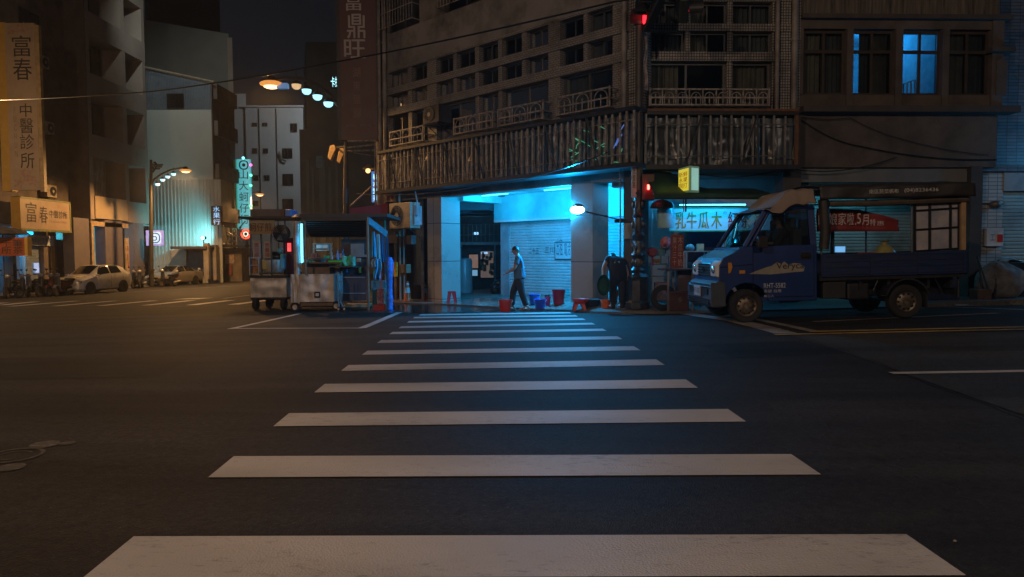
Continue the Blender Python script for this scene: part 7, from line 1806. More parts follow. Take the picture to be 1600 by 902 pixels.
# ================================================================== buckets, stools and basins in front of the arcade
def bucket(px, py, Y, rt, h, mt, label, name='bucket', group='buckets in front of the arcade', handle=True, rb=None):
    q = P(px, py, Y); z0 = gz(q.x, Y); t = thing(name, (q.x, Y, z0), label, 'bucket', group); c = (q.x, Y, z0); rb = rb or rt * .76
    mb = MB(); mb.lathe([(0, .015), (rb * .98, .015), (rb, 0), (rt * .97, h * .93), (rt * 1.04, h * .94), (rt * 1.05, h), (rt * .95, h), (rb * .92, .03), (0, .03)], c, seg=24); mb.build('tub', mt, t, smooth=True)
    if handle:
        mb = MB(); mb.tube([(q.x + rt * 1.05 * math.cos(a), Y - .05 * math.sin(a) - .02, z0 + h * .95 - .55 * rt * math.sin(a)) for a in [math.pi * k / 12 for k in range(13)]], .006, 5); mb.build('handle', M_white, t)
    return t
bucket(790, 485, 16.6, .165, .285, mat('bright_red_plastic', (.62, .04, .02), .35, 0, .1, 6), 'bright red bucket at the walking man’s feet')
bucket(835, 470, 17.65, .15, .26, mat('pale_blue_plastic', (.04, .22, .75), .35, 0, .1, 6), 'upper blue bucket, set farther back against the shutter')
bucket(844, 482, 17.0, .145, .225, M_blueP, 'lower blue bucket, in front of the others')
bucket(856, 480, 17.2, .07, .22, mat('pink_plastic', (.55, .06, .22), .4), 'narrow pink pail touching the lower blue bucket', handle=False)
bucket(873, 479, 17.15, .165, .36, mat('deep_red_plastic', (.30, .015, .03), .38), 'tall deep red bucket left of the stone pillar')
bucket(855, 468, 17.8, .07, .17, mat('dark_tin', (.05, .07, .08), .4, .5), 'small dark tin behind the pink pail', handle=False)
bucket(946.5, 481, 16.0, .115, .28, M_orange, 'orange bucket under the hanging round tub')
def stool(px, py, Y, w_, h, mt, label, deg=0):
    q = P(px, py, Y); z0 = gz(q.x, Y); t = thing('plastic_stool', (q.x, Y, z0), label, 'stool', 'plastic stools in front of the arcade')
    mb = MB(); mb.box(q.x - w_ * .42, q.x + w_ * .42, Y - w_ * .42, Y + w_ * .42, z0 + h - .03, z0 + h); mb.build('seat', mt, t, bevel=.012)
    for sx_, sy in ((-1, -1), (1, -1), (-1, 1), (1, 1)):
        mb = MB(); a, b = w_ * .40, w_ * .52; t_ = .05; d = .02
        xt, xb_ = q.x + sx_ * a, q.x + sx_ * b; yt, yb = Y + sy * a, Y + sy * b
        mb.hexa([(xb_ - sx_ * t_ * 1.2, yb - sy * d, z0), (xb_, yb - sy * d, z0), (xb_, yb, z0), (xb_ - sx_ * t_ * 1.2, yb, z0), (xt - sx_ * t_ * 1.9, yt - sy * d, z0 + h - .03), (xt, yt - sy * d, z0 + h - .03), (xt, yt, z0 + h - .03), (xt - sx_ * t_ * 1.9, yt, z0 + h - .03)])
        mb.build('leg', mt, t)
    return t
stool(706, 474, 20.0, .26, .31, mat('crimson_plastic', (.5, .01, .03), .35), 'crimson plastic stool at the foot of the cyan-lit pillar')
stool(905, 484, 16.15, .30, .18, M_red, 'low red stool in front of the right stone pillar')
stool(968, 483, 16.25, .30, .34, M_orange, 'orange stool behind the bending person’s legs')
q = P(907, 470, 16.15); mb = MB(); c = (q.x, 16.15, gz(q.x, 16.15) + .18); mb.lathe([(0, .01), (.15, .01), (.19, .08), (.20, .085), (.20, .07), (.155, 0), (0, 0)], c, seg=24); tag(mb.build('red_basin', mat('bright_red_plastic', (.62, .04, .02)), None, smooth=True), 'shallow red basin resting on the low red stool', 'basin')
q = P(924, 483, 16.3); mb = MB(); c = (q.x, 16.35, gz(q.x, 16.35)); mb.lathe([(0, .01), (.17, .01), (.24, .15), (.25, .155), (.25, .14), (.18, 0), (0, 0)], c, seg=24); tag(mb.build('black_tub', mat('dull_black', (.025, .025, .025)), None, smooth=True), 'wide black tub on the pavement between the low red stool and the bending person', 'tub')

# fridge and dark bundle in the passage
q = FA.p(FA.U(725, 430, -3.6), -3.6, 0); z0 = zf(q.x, q.y); mb = MB(); mb.lathe([(0, 0), (.28, 0), (.30, .1), (.30, 1.15), (.26, 1.25), (0, 1.28)], (q.x, q.y, z0), seg=20); tag(mb.build('grey_cabinet', mat('grey_green_enamel', (.22, .26, .26), .35, 0, .1, 4), None, smooth=True), 'tall rounded grey-green bin inside the dark passage', 'bin')
mb = MB(); q = FA.p(FA.U(722, 400, -3.4), -3.3, 0); mb.tube([(q.x, q.y, z0 + 1.25), (q.x, q.y, z0 + 1.65)], .05, 8); mb.ball((q.x, q.y, z0 + 1.7), .09, .07, .09); tag(mb.build('pale_object', M_grey, None, smooth=True), 'small pale object with round top standing on the grey-green bin', 'canister')  # small pale object of unknown use
q = FA.p(FA.U(774, 450, -3.3), -3.3, 0); mb = MB(); 
for k in range(6): mb.ball((q.x + .1 * (k % 3), q.y + .06 * k, z0 + .16 + .12 * (k // 2)), .18, .16, .14, 10, 6)
tag(mb.build('dark_bundle', mat('black_bags', (.02, .022, .025), .4, 0, .4, 8, .6, 10), None, smooth=True), 'heap of dark bags on the floor at the right side of the passage', 'bags')

# ================================================================== juice stall right of the pole
YS = 15.6
st = thing('juice_stall', (PX(1110, 480, YS), YS, zf(4.3, YS)), 'cyan-lit juice stall with green awning and a long signboard of orange and red characters', 'stall')
# awning
def awn(u, v):
    xl = lerp(PX(1022, 300, YS - .9), PX(1212, 300, YS - .9), u); 
    zt_ = PZ(1100, 264, YS + .2); zb_ = PZ(1100, 309, YS - .9)
    sag = .05 * math.sin(u * math.pi * 4) * math.sin(math.pi * v)
    return (xl, lerp(YS + .45, YS - .9, v), lerp(lerp(zt_, zt_ - .42, sstep(.15, .6, u)), zb_ + .06, v) + sag)
mb = MB(); mb.grid(awn, 30, 8)
xl0, xl1 = PX(1022, 300, YS - .9), PX(1212, 300, YS - .9)
mb.grid(lambda u, v: (lerp(xl0, xl1, u), YS - .9 - .01 * math.sin(u * 40), PZ(1100, 309, YS - .9) + lerp(.06, -.03, v)), 40, 2)
mb.build('awning', mat('dark_green_canvas', (.012, .040, .028), .7, 0, .2, 4), st, smooth=True, solid=.008)
mb = MB(); mb.tube([(xl0, YS - .88, PZ(1100, 309, YS - .9)), (xl1, YS - .88, PZ(1100, 312, YS - .9))], .014, 6); mb.build('awning_rail', mat('lime_tube', (.16, .32, .10), .5), st)
ys = YS + .2
x0, x1 = PX(1048, 342, ys), PX(1205, 342, ys); z0, z1 = PZ(1120, 360, ys), PZ(1120, 326, ys)
mb = MB(); mb.box(x0, x1, ys, ys + .12, z0, z1); sb = mb.build('signboard', mat('pale_signboard', (.46, .54, .58), .4, 0, .05, 3, emit=(.01, .28, .52), estr=.42), st)
mb = MB(); mb.box(x0, x1, ys - .02, ys, z0 - .03, z0); mb.box(x0, x1, ys - .02, ys, z1, z1 + .03); mb.build('signboard_edge', mat('green_trim', (.05, .28, .12), .5), st)
M_gold = mat('ochre_lettering', (.52, .20, .01), .5); M_redl = mat('red_lettering', (.50, .03, .03), .5)
for ch, a, b, mt in [('乳', 1055, 1071, M_gold), ('牛', 1073, 1088, M_gold), ('瓜', 1091, 1107, M_gold), ('木', 1111, 1127, M_gold), ('紅', 1137, 1152, M_redl), ('茶', 1157, 1172, M_redl), ('冰', 1177, 1192, M_redl)]:
    for k in range(2): text(ch, mt, sb, (PX(a + .5 * k, 343, ys), ys - .008 - k * .002, PZ(1120, 357, ys)), (1, 0, 0), (0, 0, 1), PX(b, 343, ys) - PX(a, 343, ys), PZ(1120, 331, ys) - PZ(1120, 357, ys))
text('の', mat('violet_ink', (.15, .12, .35), .5), sb, (PX(1130, 333, ys), ys - .01, PZ(1130, 335, ys)), (1, 0, 0), (0, 0, 1), .07, .06)
mb = MB(); mb.tube([(PX(1062, 322, ys - .2), ys - .2, z1 + .07), (PX(1165, 322, ys - .2), ys - .2, z1 + .07)], .016, 6); mb.build('tube_light', emat('cyan_tube', (.10, .70, 1.0)), st)
lamp('tube_glow', 'AREA', (PX(1105, 322, ys), ys - .45, z1 + .10), 13, CYAN, st, 1.3, aim=(0, .6, -1), size_y=.08)
# walls and counter
mb = MB(); yb_ = 17.2
mb.box(PX(1012, 400, yb_), PX(1262, 400, yb_), yb_, yb_ + .1, -.1, 3.2); mb.build('back_wall', mat('stall_back_wall', (.34, .37, .38), .6, 0, .1, 2, dirt=(.2, .22, .22)), st)
mb = MB(); mb.box(PX(1018, 400, yb_), PX(1048, 400, yb_), yb_ - .06, yb_ - .002, 0, 3.0); mb.build('white_side_panel', M_wallp, st)
mb = MB(); x_ = PX(1075, 380, yb_ - .2); mb.box(x_, PX(1215, 380, yb_ - .2), yb_ - .3, yb_ - .2, .95, 2.0); mb.build('dark_blue_panel', mat('navy_panel', (.02, .035, .10), .4), st)
mb = MB(); mb.box(PX(1080, 400, YS + .3), PX(1215, 400, YS + .3), YS + .2, YS + .9, zf(4.6, 16), .95); mb.build('counter', M_steel, st)
cs = MB(); xa, xb = PX(1073, 400, YS), PX(1140, 400, YS); za, zb_ = PZ(1090, 421, YS), PZ(1090, 393, YS)
for x in (xa, lerp(xa, xb, .5), xb): cs.box(x - .012, x + .012, YS, YS + .02, za, zb_); cs.box(x - .012, x + .012, YS + .3, YS + .32, za, zb_)
for z in (za, zb_): cs.box(xa, xb, YS, YS + .02, z - .012, z + .012); cs.box(xa, xb, YS + .3, YS + .32, z - .012, z + .012)
co = cs.build('glass_case', mat('pale_case_frame', (.5, .56, .56), .35, .3), st)
g = MB(); g.quad((xa, YS + .01, za), (xb, YS + .01, za), (xb, YS + .01, zb_), (xa, YS + .01, zb_)); g.build('pane', M_side, co)
mb = MB()
for k in range(6): mb.lathe([(0, 0), (.05, 0), (.06, .16), (.0, .16)], (lerp(xa, xb, .1 + .15 * k), YS + .16, za), seg=10)
mb.build('cups', mat('pale_cups', (.45, .45, .38), .5, 0, .3, 9), co)
mb = MB(); mb.ball((PX(1081, 385, YS), YS + .15, zb_ + .08), .10, .09, .09); tag(mb.build('glass_jar', mat('cyan_jar', (.25, .5, .55), .15, 0, .2, 5), None, smooth=True), 'round pale jar on top of the stall’s glass case', 'jar')
mb = MB(); c = P(1094, 389, YS + .15); mb.box(c.x - .07, c.x + .07, c.y - .05, c.y + .05, zb_ + .01, zb_ + .17); tag(mb.build('cream_carton', mat('cream_carton', (.5, .5, .32), .5), None), 'cream carton on the glass case beside the round jar', 'carton')
# dark red price board at the front, table under it
YT = 15.0
mb = MB(); pbox(mb, 1048, 1068, 367, 419, YT, .04); o = mb.build('red_price_board', mat('dark_red_price_board', (.20, .03, .02), .5, 0, .12, 4)); tag(o, 'upright dark red price board on the table left of the blue truck', 'sign')
M_pl = mat('pale_board_ink', (.5, .36, .3), .6)
text('果\n汁\n三\n十', M_pl, o, (PX(1050.5, 390, YT), YT - .01, PZ(1055, 415, YT)), (1, 0, 0), (0, 0, 1), .09, .6); text('木\n瓜\n牛\n奶', M_pl, o, (PX(1059, 390, YT), YT - .01, PZ(1055, 416, YT)), (1, 0, 0), (0, 0, 1), .10, .64)
tbt = thing('stall_table', (PX(1062, 480, YT), YT, zf(3.7, YT)), 'brown round-edged table on the pavement carrying the red price board', 'table')
zt_ = PZ(1062, 420, YT); zb_ = zf(PX(1062, 450, YT), YT)
mb = MB(); mb.box(PX(1035, 420, YT), PX(1100, 420, YT), YT - .1, YT + .55, zt_ - .035, zt_); mb.build('table_top', mat('dark_formica', (.07, .05, .05), .35, 0, .2, 5), tbt, bevel=.012)
for px, Y in ((1044, YT), (1052, YT + .4), (1082, YT), (1094, YT + .4)):
    mb = MB(); x_ = PX(px, 450, Y); mb.box(x_ - .02, x_ + .02, Y - .02, Y + .02, zf(x_, Y), zt_ - .035); mb.build('leg', mat('grey_leg', (.3, .28, .28), .45, .4), tbt)
mb = MB(); mb.box(PX(1060, 440, YT + .2), PX(1092, 440, YT + .2), YT + .2, YT + .5, zb_ + .38, zt_ - .04); mb.build('drawer_box', mat('mauve_panel', (.12, .09, .10), .6, 0, .2, 5), tbt)
mb = MB(); x_, xe = PX(1047, 470, YT - .1), PX(1077, 470, YT - .1); zt2 = PZ(1062, 456, YT - .1); z0 = zf((x_ + xe) / 2, YT)
mb.box(x_, xe, YT - .1, YT + .2, z0, zt2)
mb.box(x_ - .012, xe + .012, YT - .115, YT + .21, zt2 - .05, zt2 + .003); mb.box(x_ - .008, xe + .008, YT - .11, YT + .2, z0, z0 + .03)
o = mb.build('brown_crate', mat('maroon_crate', (.11, .055, .05), .5, 0, .2, 4), None, bevel=.01); tag(o, 'dark reddish-brown crate with a scribbled mark under the stall table', 'crate')
text('三', mat('chalk', (.5, .42, .4), .7), o, (lerp(x_, xe, .45), YT - .118, lerp(z0, zt2, .45)), (.8, 0, .5), (-.4, 0, .8), .09, .07)
# big wheel lying against the table, hanging bags, small things at the left of the stall
mb = MB(); c = P(1037, 466, YT + .05); mb.lathe([(.16, -.03), (.26, -.035), (.285, 0), (.26, .035), (.16, .03), (.16, -.03)], (c.x, c.y, zf(c.x, c.y) + .28), axis='y', seg=24); mb.build('tyre', M_rubber, st, smooth=True)
mb = MB(); c = P(1040, 336, YS + .1); mb.lathe([(.0, .40), (.16, .38), (.19, .30), (.19, -.15), (.17, -.2), (0, -.2)], c - Vector((0, 0, .1)), seg=18); tag(mb.build('clear_drum', mat('pale_clear_drum', (.35, .60, .66), .15, 0, .2, 3, spec=.8), None, smooth=True), 'pale translucent drum hanging at the left end of the juice signboard', 'drum')  # drum in a pale blue-green colour
mb = MB(); mb.lathe([(.26, 0), (.22, .10), (.10, .17), (.02, .19)], P(1034, 325, YS - .2), seg=20); tag(mb.build('dark_lamp_shade', M_dark, None, smooth=True), 'dark dome shade above the translucent drum', 'lamp shade')
c = P(1040, 384, YS); mb = MB()
mb.grid(lambda u, v: (c.x + (.11 * math.sin(math.pi * min(1, v * 1.1 + .08)) + .02) * math.cos(2 * math.pi * u) * (1 + .3 * noise.noise(Vector((u * 6, v * 4, 2)))), c.y + .06 * math.sin(2 * math.pi * u), c.z + .20 - .38 * v), 20, 12)
tag(mb.build('red_bag', mat('pinkish_bag', (.42, .12, .12), .45, 0, .8, 12), None, smooth=True), 'small red and white bag hanging below the translucent drum', 'bag')
mb = MB(); pbox(mb, 1021, 1034, 405, 411, YS, .1); tag(mb.build('red_black_battery_tray', mat('amber_striped', (.35, .18, .04), .5, 0, .8, 20), None), 'small amber tray on the shelf left of the price board', 'tray')
mb = MB(); c = P(1020, 394, 15.4); mb.lathe([(0, -.03), (.09, -.03), (.11, 0), (.11, .08), (.07, .12), (0, .12)], c, axis='y', seg=18); mb.box(c.x - .02, c.x + .02, c.y, c.y + .1, c.z - .3, c.z - .05); tag(mb.build('round_fan', mat('magenta_fan', (.16, .02, .04), .45, 0, .4, 9), None, smooth=True), 'small round maroon fan clipped near the ornamental pole', 'fan')
mb = MB(); c = P(1033, 393, YS - .1); mb.box(c.x - .09, c.x + .09, c.y, c.y + .08, c.z - .10, c.z + .06); mb.box(c.x - .12, c.x + .12, c.y - .02, c.y + .1, c.z + .07, c.z + .085); mb.box(c.x - .02, c.x + .02, c.y + .02, c.y + .05, c.z - .3, c.z + .08); tag(mb.build('shelf_scale', mat('teal_scale', (.08, .22, .25), .45, 0, .3, 9), None, bevel=.008), 'small teal weighing scale left of the price board', 'scale')
for i, (a, b, y0, y1) in enumerate([(1018, 1046, 431, 433), (1020, 1044, 412, 414)]):
    mb = MB(); pbox(mb, a, b, y0, y1, YS, .35); tag(mb.build('shelf_board', M_grey, None), ['lower shelf board beside the ornamental pole', 'upper shelf board beside the ornamental pole, under the teal scale'][i], 'shelf')
for px, lb in ((1019, 'left upright of the shelf beside the ornamental pole'), (1045, 'right upright of the shelf beside the stall table')):
    mb = MB(); a = P(px, 400, YS); mb.tube([(a.x, YS + .02, zf(a.x, YS)), (a.x, YS + .02, a.z)], .015, 6); tag(mb.build('shelf_post', M_grey), lb, 'post')
mb = MB(); pbox(mb, 1024, 1043, 441, 470, YS + .1, .2); tag(mb.build('stacked_baskets', mat('mixed_plastic', (.20, .16, .18), .5, 0, .7, 9), None, bevel=.02), 'stack of mixed baskets under the lower shelf board', 'baskets')
mb = MB(); a = P(1027, 335, 17.1); mb.box(PX(1020, 330, 17.1), PX(1028, 330, 17.1), 17.08, 17.12, PZ(1024, 342, 17), PZ(1024, 333, 17)); tag(mb.build('number_plate_sheet', M_white), 'small white paper pinned on the cyan wall left of the drum', 'paper')
# glowing box sign on the stall pole
Yx = 14.9
t = thing('box_sign', P(1079, 300, Yx), 'glowing yellow and white box sign hanging above the juice stall awning', 'sign')
a0, a1, a2 = P(1065, 262, Yx), P(1079, 258, Yx - .3), P(1092, 260, Yx - .05)
zt_, zb_ = PZ(1079, 259, Yx - .3), PZ(1079, 301, Yx - .3)
def col3(p, zt, zb): return [Vector((p.x, p.y, zb)), Vector((p.x, p.y, zt))]
A0 = Vector((a0.x, Yx + .28, 0)); A1 = Vector((a1.x, Yx - .25, 0)); A2 = Vector((a2.x, Yx - .08, 0)); A3 = A0 + (A2 - A1)
V = lambda p, z: Vector((p.x, p.y, z))
zt2, zb2 = PZ(1079, 259, Yx - .25), PZ(1079, 300, Yx - .25)
mb = MB(); mb.hexa([V(A0, zb2), V(A1, zb2), V(A2, zb2), V(A3, zb2), V(A0, zt2), V(A1, zt2), V(A2, zt2), V(A3, zt2)]); mb.build('housing', mat('sign_box_edge', (.22, .25, .2), .5, emit=(.3, .5, .25), estr=.12), t)
nl = (A1 - A0).cross(Vector((0, 0, 1))).normalized(); nl = nl if nl.dot(A0 - CAM) < 0 else -nl
e = .012
mb = MB(); q0, q1 = A0.lerp(A1, .06) + nl * e, A0.lerp(A1, .94) + nl * e; mb.quad(V(q0, zb2 + .04), V(q1, zb2 + .04), V(q1, zt2 - .04), V(q0, zt2 - .04)); mb.build('yellow_face', emat('yellow_face', (.75, .62, .02), .75), t)
dirn = (A1 - A0).normalized(); 
text('新鮮\n水果\n現打', mat('red_sign_ink', (.55, .05, .02), .5), t, V(A0.lerp(A1, .12) + nl * (e + .006), zb2 + .10), dirn, (0, 0, 1), (A1 - A0).length * .75, zt2 - zb2 - .2, depth=.004)
nr = (A2 - A1).cross(Vector((0, 0, 1))).normalized(); nr = nr if nr.dot(A1 - CAM) < 0 else -nr
mb = MB(); q0, q1 = A1.lerp(A2, .12) + nr * e, A1.lerp(A2, .88) + nr * e; mb.quad(V(q0, zb2 + .04), V(q1, zb2 + .04), V(q1, zt2 - .04), V(q0, zt2 - .04)); mb.build('white_face', emat('mint_face', (.35, .75, .62), .45), t)
mb = MB(); mb.tube([(a1.x - .02, Yx, zb2), (a1.x - .02, Yx + .0, zb2 - .40)], .02, 6); mb.tube([(a1.x - .08, Yx, zb2), (a1.x - .06, Yx, zb2 - .4)], .012, 6); mb.build('hanger', M_grey, t)
lamp('sign_glow', 'POINT', V(A0.lerp(A1, .5) + nl * .4, zb2 + .3), 1.2, (.8, .75, .1), t, .2)
lamp('sign_glow', 'POINT', V(A2 + nr * .35, zb2 + .3), 1.0, (.5, 1, .7), t, .2)
# electric box on the corner pillar
mb = MB(); c = P(984, 362, 15.75); mb.box(c.x - .13, c.x + .17, c.y, c.y + .14, c.z - .17, c.z + .19); o = mb.build('electric_box', mat('grey_electric_box', (.30, .32, .33), .45, .2, .15, 5), None, bevel=.01); tag(o, 'grey electric box on the corner pillar behind the ornamental pole', 'electric box')
mb = MB(); mb.tube([c + Vector((.02, 0, -.17)), c + Vector((.05, -.05, -.5)), c + Vector((-.02, -.04, -.62)), c + Vector((.03, 0, -.9)), c + Vector((.02, .05, -1.5))], .010, 5); mb.build('cable', M_grey, o, smooth=True)
for px, lb in ((969, 'thin conduit on the left side of the corner pillar'), (990, 'pale blue conduit running up the corner pillar')):
    mb = MB(); a = P(px, 400, 15.85); mb.tube([(a.x, 15.85, gz(a.x, 15.85)), (a.x, 15.85, 3.2)], .02, 6); tag(mb.build('conduit', M_grey, None, smooth=True), lb, 'pipe', 'conduits on the corner pillar')

# ================================================================== far right: sacks, cart leaning on the wall
Yz = 15.6
mb = MB(); c = P(1562, 446, Yz); z0 = zf(c.x, Yz)
def sackf(u, v):
    a = 2 * math.pi * u; b = math.pi * v; r = 1 + .12 * noise.noise(Vector((math.cos(a) * 1.6, math.sin(a) * 1.6, b * 1.3))) + .05 * noise.noise(Vector((math.cos(a) * 5, math.sin(a) * 5, b * 4)))
    return (c.x + .52 * r * math.sin(b) * math.cos(a), Yz + .38 * r * math.sin(b) * math.sin(a), max(z0, z0 + .36 + .44 * r * math.cos(b)))
mb.grid(sackf, 40, 22); o = mb.build('woven_sack', mat('pale_woven_sack', (.27, .25, .23), .75, 0, .25, 6, .5, 18, dirt=(.13, .11, .1), dscale=4), None, smooth=True); tag(o, 'bulging pale woven sack at the foot of the wall on the right', 'sack')
mb = MB(); c = P(1588, 425, Yz + .3)
mb.grid(lambda u, v: (c.x - .35 + 1.1 * u, Yz + .2 + .4 * v, zf(9, 15.6) + .86 + .07 * noise.noise(Vector((u * 6, v * 5, 1))) + .05 * math.sin(u * 9)), 22, 8); tag(mb.build('cyan_plastic_sheet', mat('cyan_white_plastic', (.35, .5, .55), .3, 0, .3, 7), None, smooth=True, solid=.01), 'crumpled cyan plastic sheet lying on the dark crates at the right edge', 'plastic sheet')
mb = MB(); mb.box(c.x - .25, c.x + 1.0, Yz + .15, Yz + .7, zf(9, 15.6), zf(9, 15.6) + .84); tag(mb.build('dark_bins', mat('dull_black', (.025, .025, .025)), None, bevel=.02), 'dark box under the cyan plastic sheet at the right edge', 'box')
t = thing('hand_barrow', P(1540, 470, Yz - .3), 'upturned hand barrow with long shafts leaning on the dark pillar', 'barrow')
mb = MB(); b = P(1527, 400, Yz - .2); e1 = P(1550, 470, Yz - .4); e2 = P(1536, 470, Yz - .4); mb.tube([b, e1], .018, 6); mb.tube([b + Vector((.04, 0, -.1)), e2], .018, 6); mb.tube([P(1556, 435, Yz - .3), P(1556, 470, Yz - .4)], .016, 6); mb.build('shaft', M_dark, t)
mb = MB(); pbox(mb, 1528, 1550, 452, 470, Yz - .4, .3); mb.build('tray', mat('brown_board', (.15, .09, .06), .7, 0, .3, 5), t, bevel=.02)
mb = MB(); q = P(1475, 458, 15.3); mb.box(q.x - .5, q.x + .35, 15.3, 15.8, zf(q.x, 15.5), zf(q.x, 15.5) + .5); tag(mb.build('navy_crates', mat('navy_crate', (.02, .03, .08), .6, 0, .3, 6), None, bevel=.02), 'dark navy crates behind the truck’s rear wheel', 'crates')
for i, (px, py) in enumerate([(1455, 475), (1500, 479), (1470, 468)]):
    q = G(px, py); mb = MB(); mb.grid(lambda u, v: (q.x + .3 * (u - .5), q.y + .15 * (v - .5), zr(q.x, q.y) + .03 + .03 * noise.noise(Vector((u * 4, v * 4, i)))), 8, 5)
    tag(mb.build('litter', mat('pale_litter', (.5, .5, .5), .6), None, smooth=True, solid=.004), ['scrap of white litter on the road behind the rear wheel', 'small white scrap farthest right near the barrow', 'white scrap nearest the navy crates'][i], 'litter')
q = G(1492, 847); mb = MB(); mb.ball((q.x, q.y, zr(q.x, q.y) + .005), .009, .006, .005, 8, 5); tag(mb.build('pebble', M_plaster), 'tiny pale pebble on the asphalt near the lower right corner', 'pebble')

# ================================================================== neon reflections in the plastic cage, imitated by glowing strokes
t = thing('reflection_strokes', FA.p(1.5, .2, 3.6), 'green and blue glowing strokes imitating neon reflections in the plastic sheet at the right of the long cage', 'painted reflection')
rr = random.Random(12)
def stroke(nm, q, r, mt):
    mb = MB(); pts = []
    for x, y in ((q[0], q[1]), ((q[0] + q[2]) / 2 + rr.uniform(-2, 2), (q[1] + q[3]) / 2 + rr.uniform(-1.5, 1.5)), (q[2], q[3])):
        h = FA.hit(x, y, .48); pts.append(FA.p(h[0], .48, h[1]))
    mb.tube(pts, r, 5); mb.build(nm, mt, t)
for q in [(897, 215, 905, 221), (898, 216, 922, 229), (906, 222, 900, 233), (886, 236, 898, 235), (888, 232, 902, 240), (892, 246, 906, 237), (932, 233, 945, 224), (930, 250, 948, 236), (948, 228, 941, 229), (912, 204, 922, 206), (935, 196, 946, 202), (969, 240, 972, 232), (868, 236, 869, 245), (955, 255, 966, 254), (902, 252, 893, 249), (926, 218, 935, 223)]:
    stroke('green_reflection', q, .0075, emat('green_reflection_glow', (.02, .80, .38), .34))
for q in [(975, 195, 968, 212), (972, 210, 962, 228), (966, 216, 958, 233)]: stroke('blue_reflection', q, .012, emat('blue_reflection_glow', (.03, .22, .9), .40))
# ================================================================== people
def skinned(chains, radii, pts, sub=2):
    """skin-modifier surface: pts dict name->Vector, chains list of name lists, radii dict; returns mesh"""
    names = []; [names.append(n) for ch in chains for n in ch if n not in names]
    idx = {n: i for i, n in enumerate(names)}
    ed = set()
    for ch in chains:
        for a, b in zip(ch, ch[1:]): ed.add((idx[a], idx[b]))
    me = bpy.data.meshes.new('sk'); me.from_pydata([tuple(pts[n]) for n in names], list(ed), [])
    o = bpy.data.objects.new('sk', me); COL.objects.link(o)
    md = o.modifiers.new('s', 'SKIN'); md.use_smooth_shade = True
    sv = me.skin_vertices[0].data
    for n in names:
        r = radii[n]; sv[idx[n]].radius = (r, r) if not isinstance(r, tuple) else r
    sv[0].use_root = True
    m2 = o.modifiers.new('u', 'SUBSURF'); m2.levels = sub; m2.render_levels = sub
    dg = bpy.context.evaluated_depsgraph_get(); out = bpy.data.meshes.new_from_object(o.evaluated_get(dg))
    bpy.data.objects.remove(o); bpy.data.meshes.remove(me)
    return out
def fuse(meshes, name, mt, parent, voxel=.012, label=None):
    """join overlapping closed meshes into one continuous surface"""
    bm = bmesh.new()
    for m_ in meshes: bm.from_mesh(m_)
    me = bpy.data.meshes.new(name); bm.to_mesh(me); bm.free()
    o = bpy.data.objects.new(name, me); COL.objects.link(o)
    if voxel:
        md = o.modifiers.new('r', 'REMESH'); md.mode = 'VOXEL'; md.voxel_size = voxel; md.use_smooth_shade = True
        sm = o.modifiers.new('sm', 'SMOOTH'); sm.iterations = 2; sm.factor = .5
        dg = bpy.context.evaluated_depsgraph_get(); me2 = bpy.data.meshes.new_from_object(o.evaluated_get(dg)); o.modifiers.clear(); o.data = me2; bpy.data.meshes.remove(me); me2.name = name; me = me2
    off = wloc(parent) if parent is not None else Vector((0, 0, 0))
    for v in me.vertices: v.co -= off
    for p in me.polygons: p.use_smooth = True
    me.materials.clear(); me.materials.append(mt)
    if parent is not None: o.parent = parent
    for m_ in meshes: bpy.data.meshes.remove(m_)
    return o
def meshof(mb):
    me = bpy.data.meshes.new('t'); me.from_pydata([tuple(v) for v in mb.v], [], mb.f); return me
M_skin = mat('skin', (.36, .22, .16), .5, 0, .06, 8)
M_hair = mat('black_hair', (.012, .010, .010), .45, 0, .3, 30)
def head_mesh(c, fwd, up, r=.095):
    """head with brow, nose, chin and ears; c is the skull centre"""
    f = Vector(fwd).normalized(); u = Vector(up).normalized(); s = f.cross(u).normalized(); u = s.cross(f).normalized()
    mb = MB(); seg, rg = 20, 14
    def fn(a, b):
        th = math.pi * b; ph = 2 * math.pi * a
        x = math.sin(th) * math.cos(ph); y = math.sin(th) * math.sin(ph); z = math.cos(th)
        X = x * r * 1.02; Y_ = y * r * .80; Z = z * r * 1.12
        if z < 0: X *= 1 - .16 * (-z); Y_ *= 1 - .30 * (-z); 
        if z < -.3 and x > 0: X += r * .10 * x
        if x < 0: X *= 1.08 if z > -.2 else .86
        return c + f * X + s * Y_ + u * Z
    mb.grid(fn, seg, rg)
    parts = [mb]
    n = MB(); n.ball(c + f * r * 1.00 - u * r * .12, r * .17, r * .13, r * .22, 10, 6); parts.append(n)
    n = MB(); n.ball(c + f * r * .92 - u * r * .52, r * .14, r * .24, r * .09, 10, 6); parts.append(n)
    for k in (-1, 1):
        n = MB(); n.ball(c + s * k * r * .80 - u * r * .05 - f * r * .06, r * .18, r * .07, r * .26, 8, 6); parts.append(n)
    return [meshof(p) for p in parts], (f, s, u)
def hair_mesh(c, ax, r=.095, short=True):
    f, s, u = ax; mb = MB()
    def fn(a, b):
        th = math.pi * .50 * b; ph = 2 * math.pi * a
        x = math.sin(th) * math.cos(ph); y = math.sin(th) * math.sin(ph); z = math.cos(th)
        k = 1.10 + .05 * noise.noise(Vector((x * 5, y * 5, z * 5)))
        drop = .42 * max(0, -x) * b; front = .16 * max(0, x) * b
        return c + f * (x * r * 1.03 * k * (1.06 if x < 0 else .90)) + s * y * r * .83 * k + u * (z * r * 1.12 * k - drop * r + front * r)
    mb.grid(fn, 22, 10)
    def fi(a, b): 
        p = Vector(fn(a, b)); return c + (p - c) * .86
    mb.grid(fi, 22, 10)
    return mb
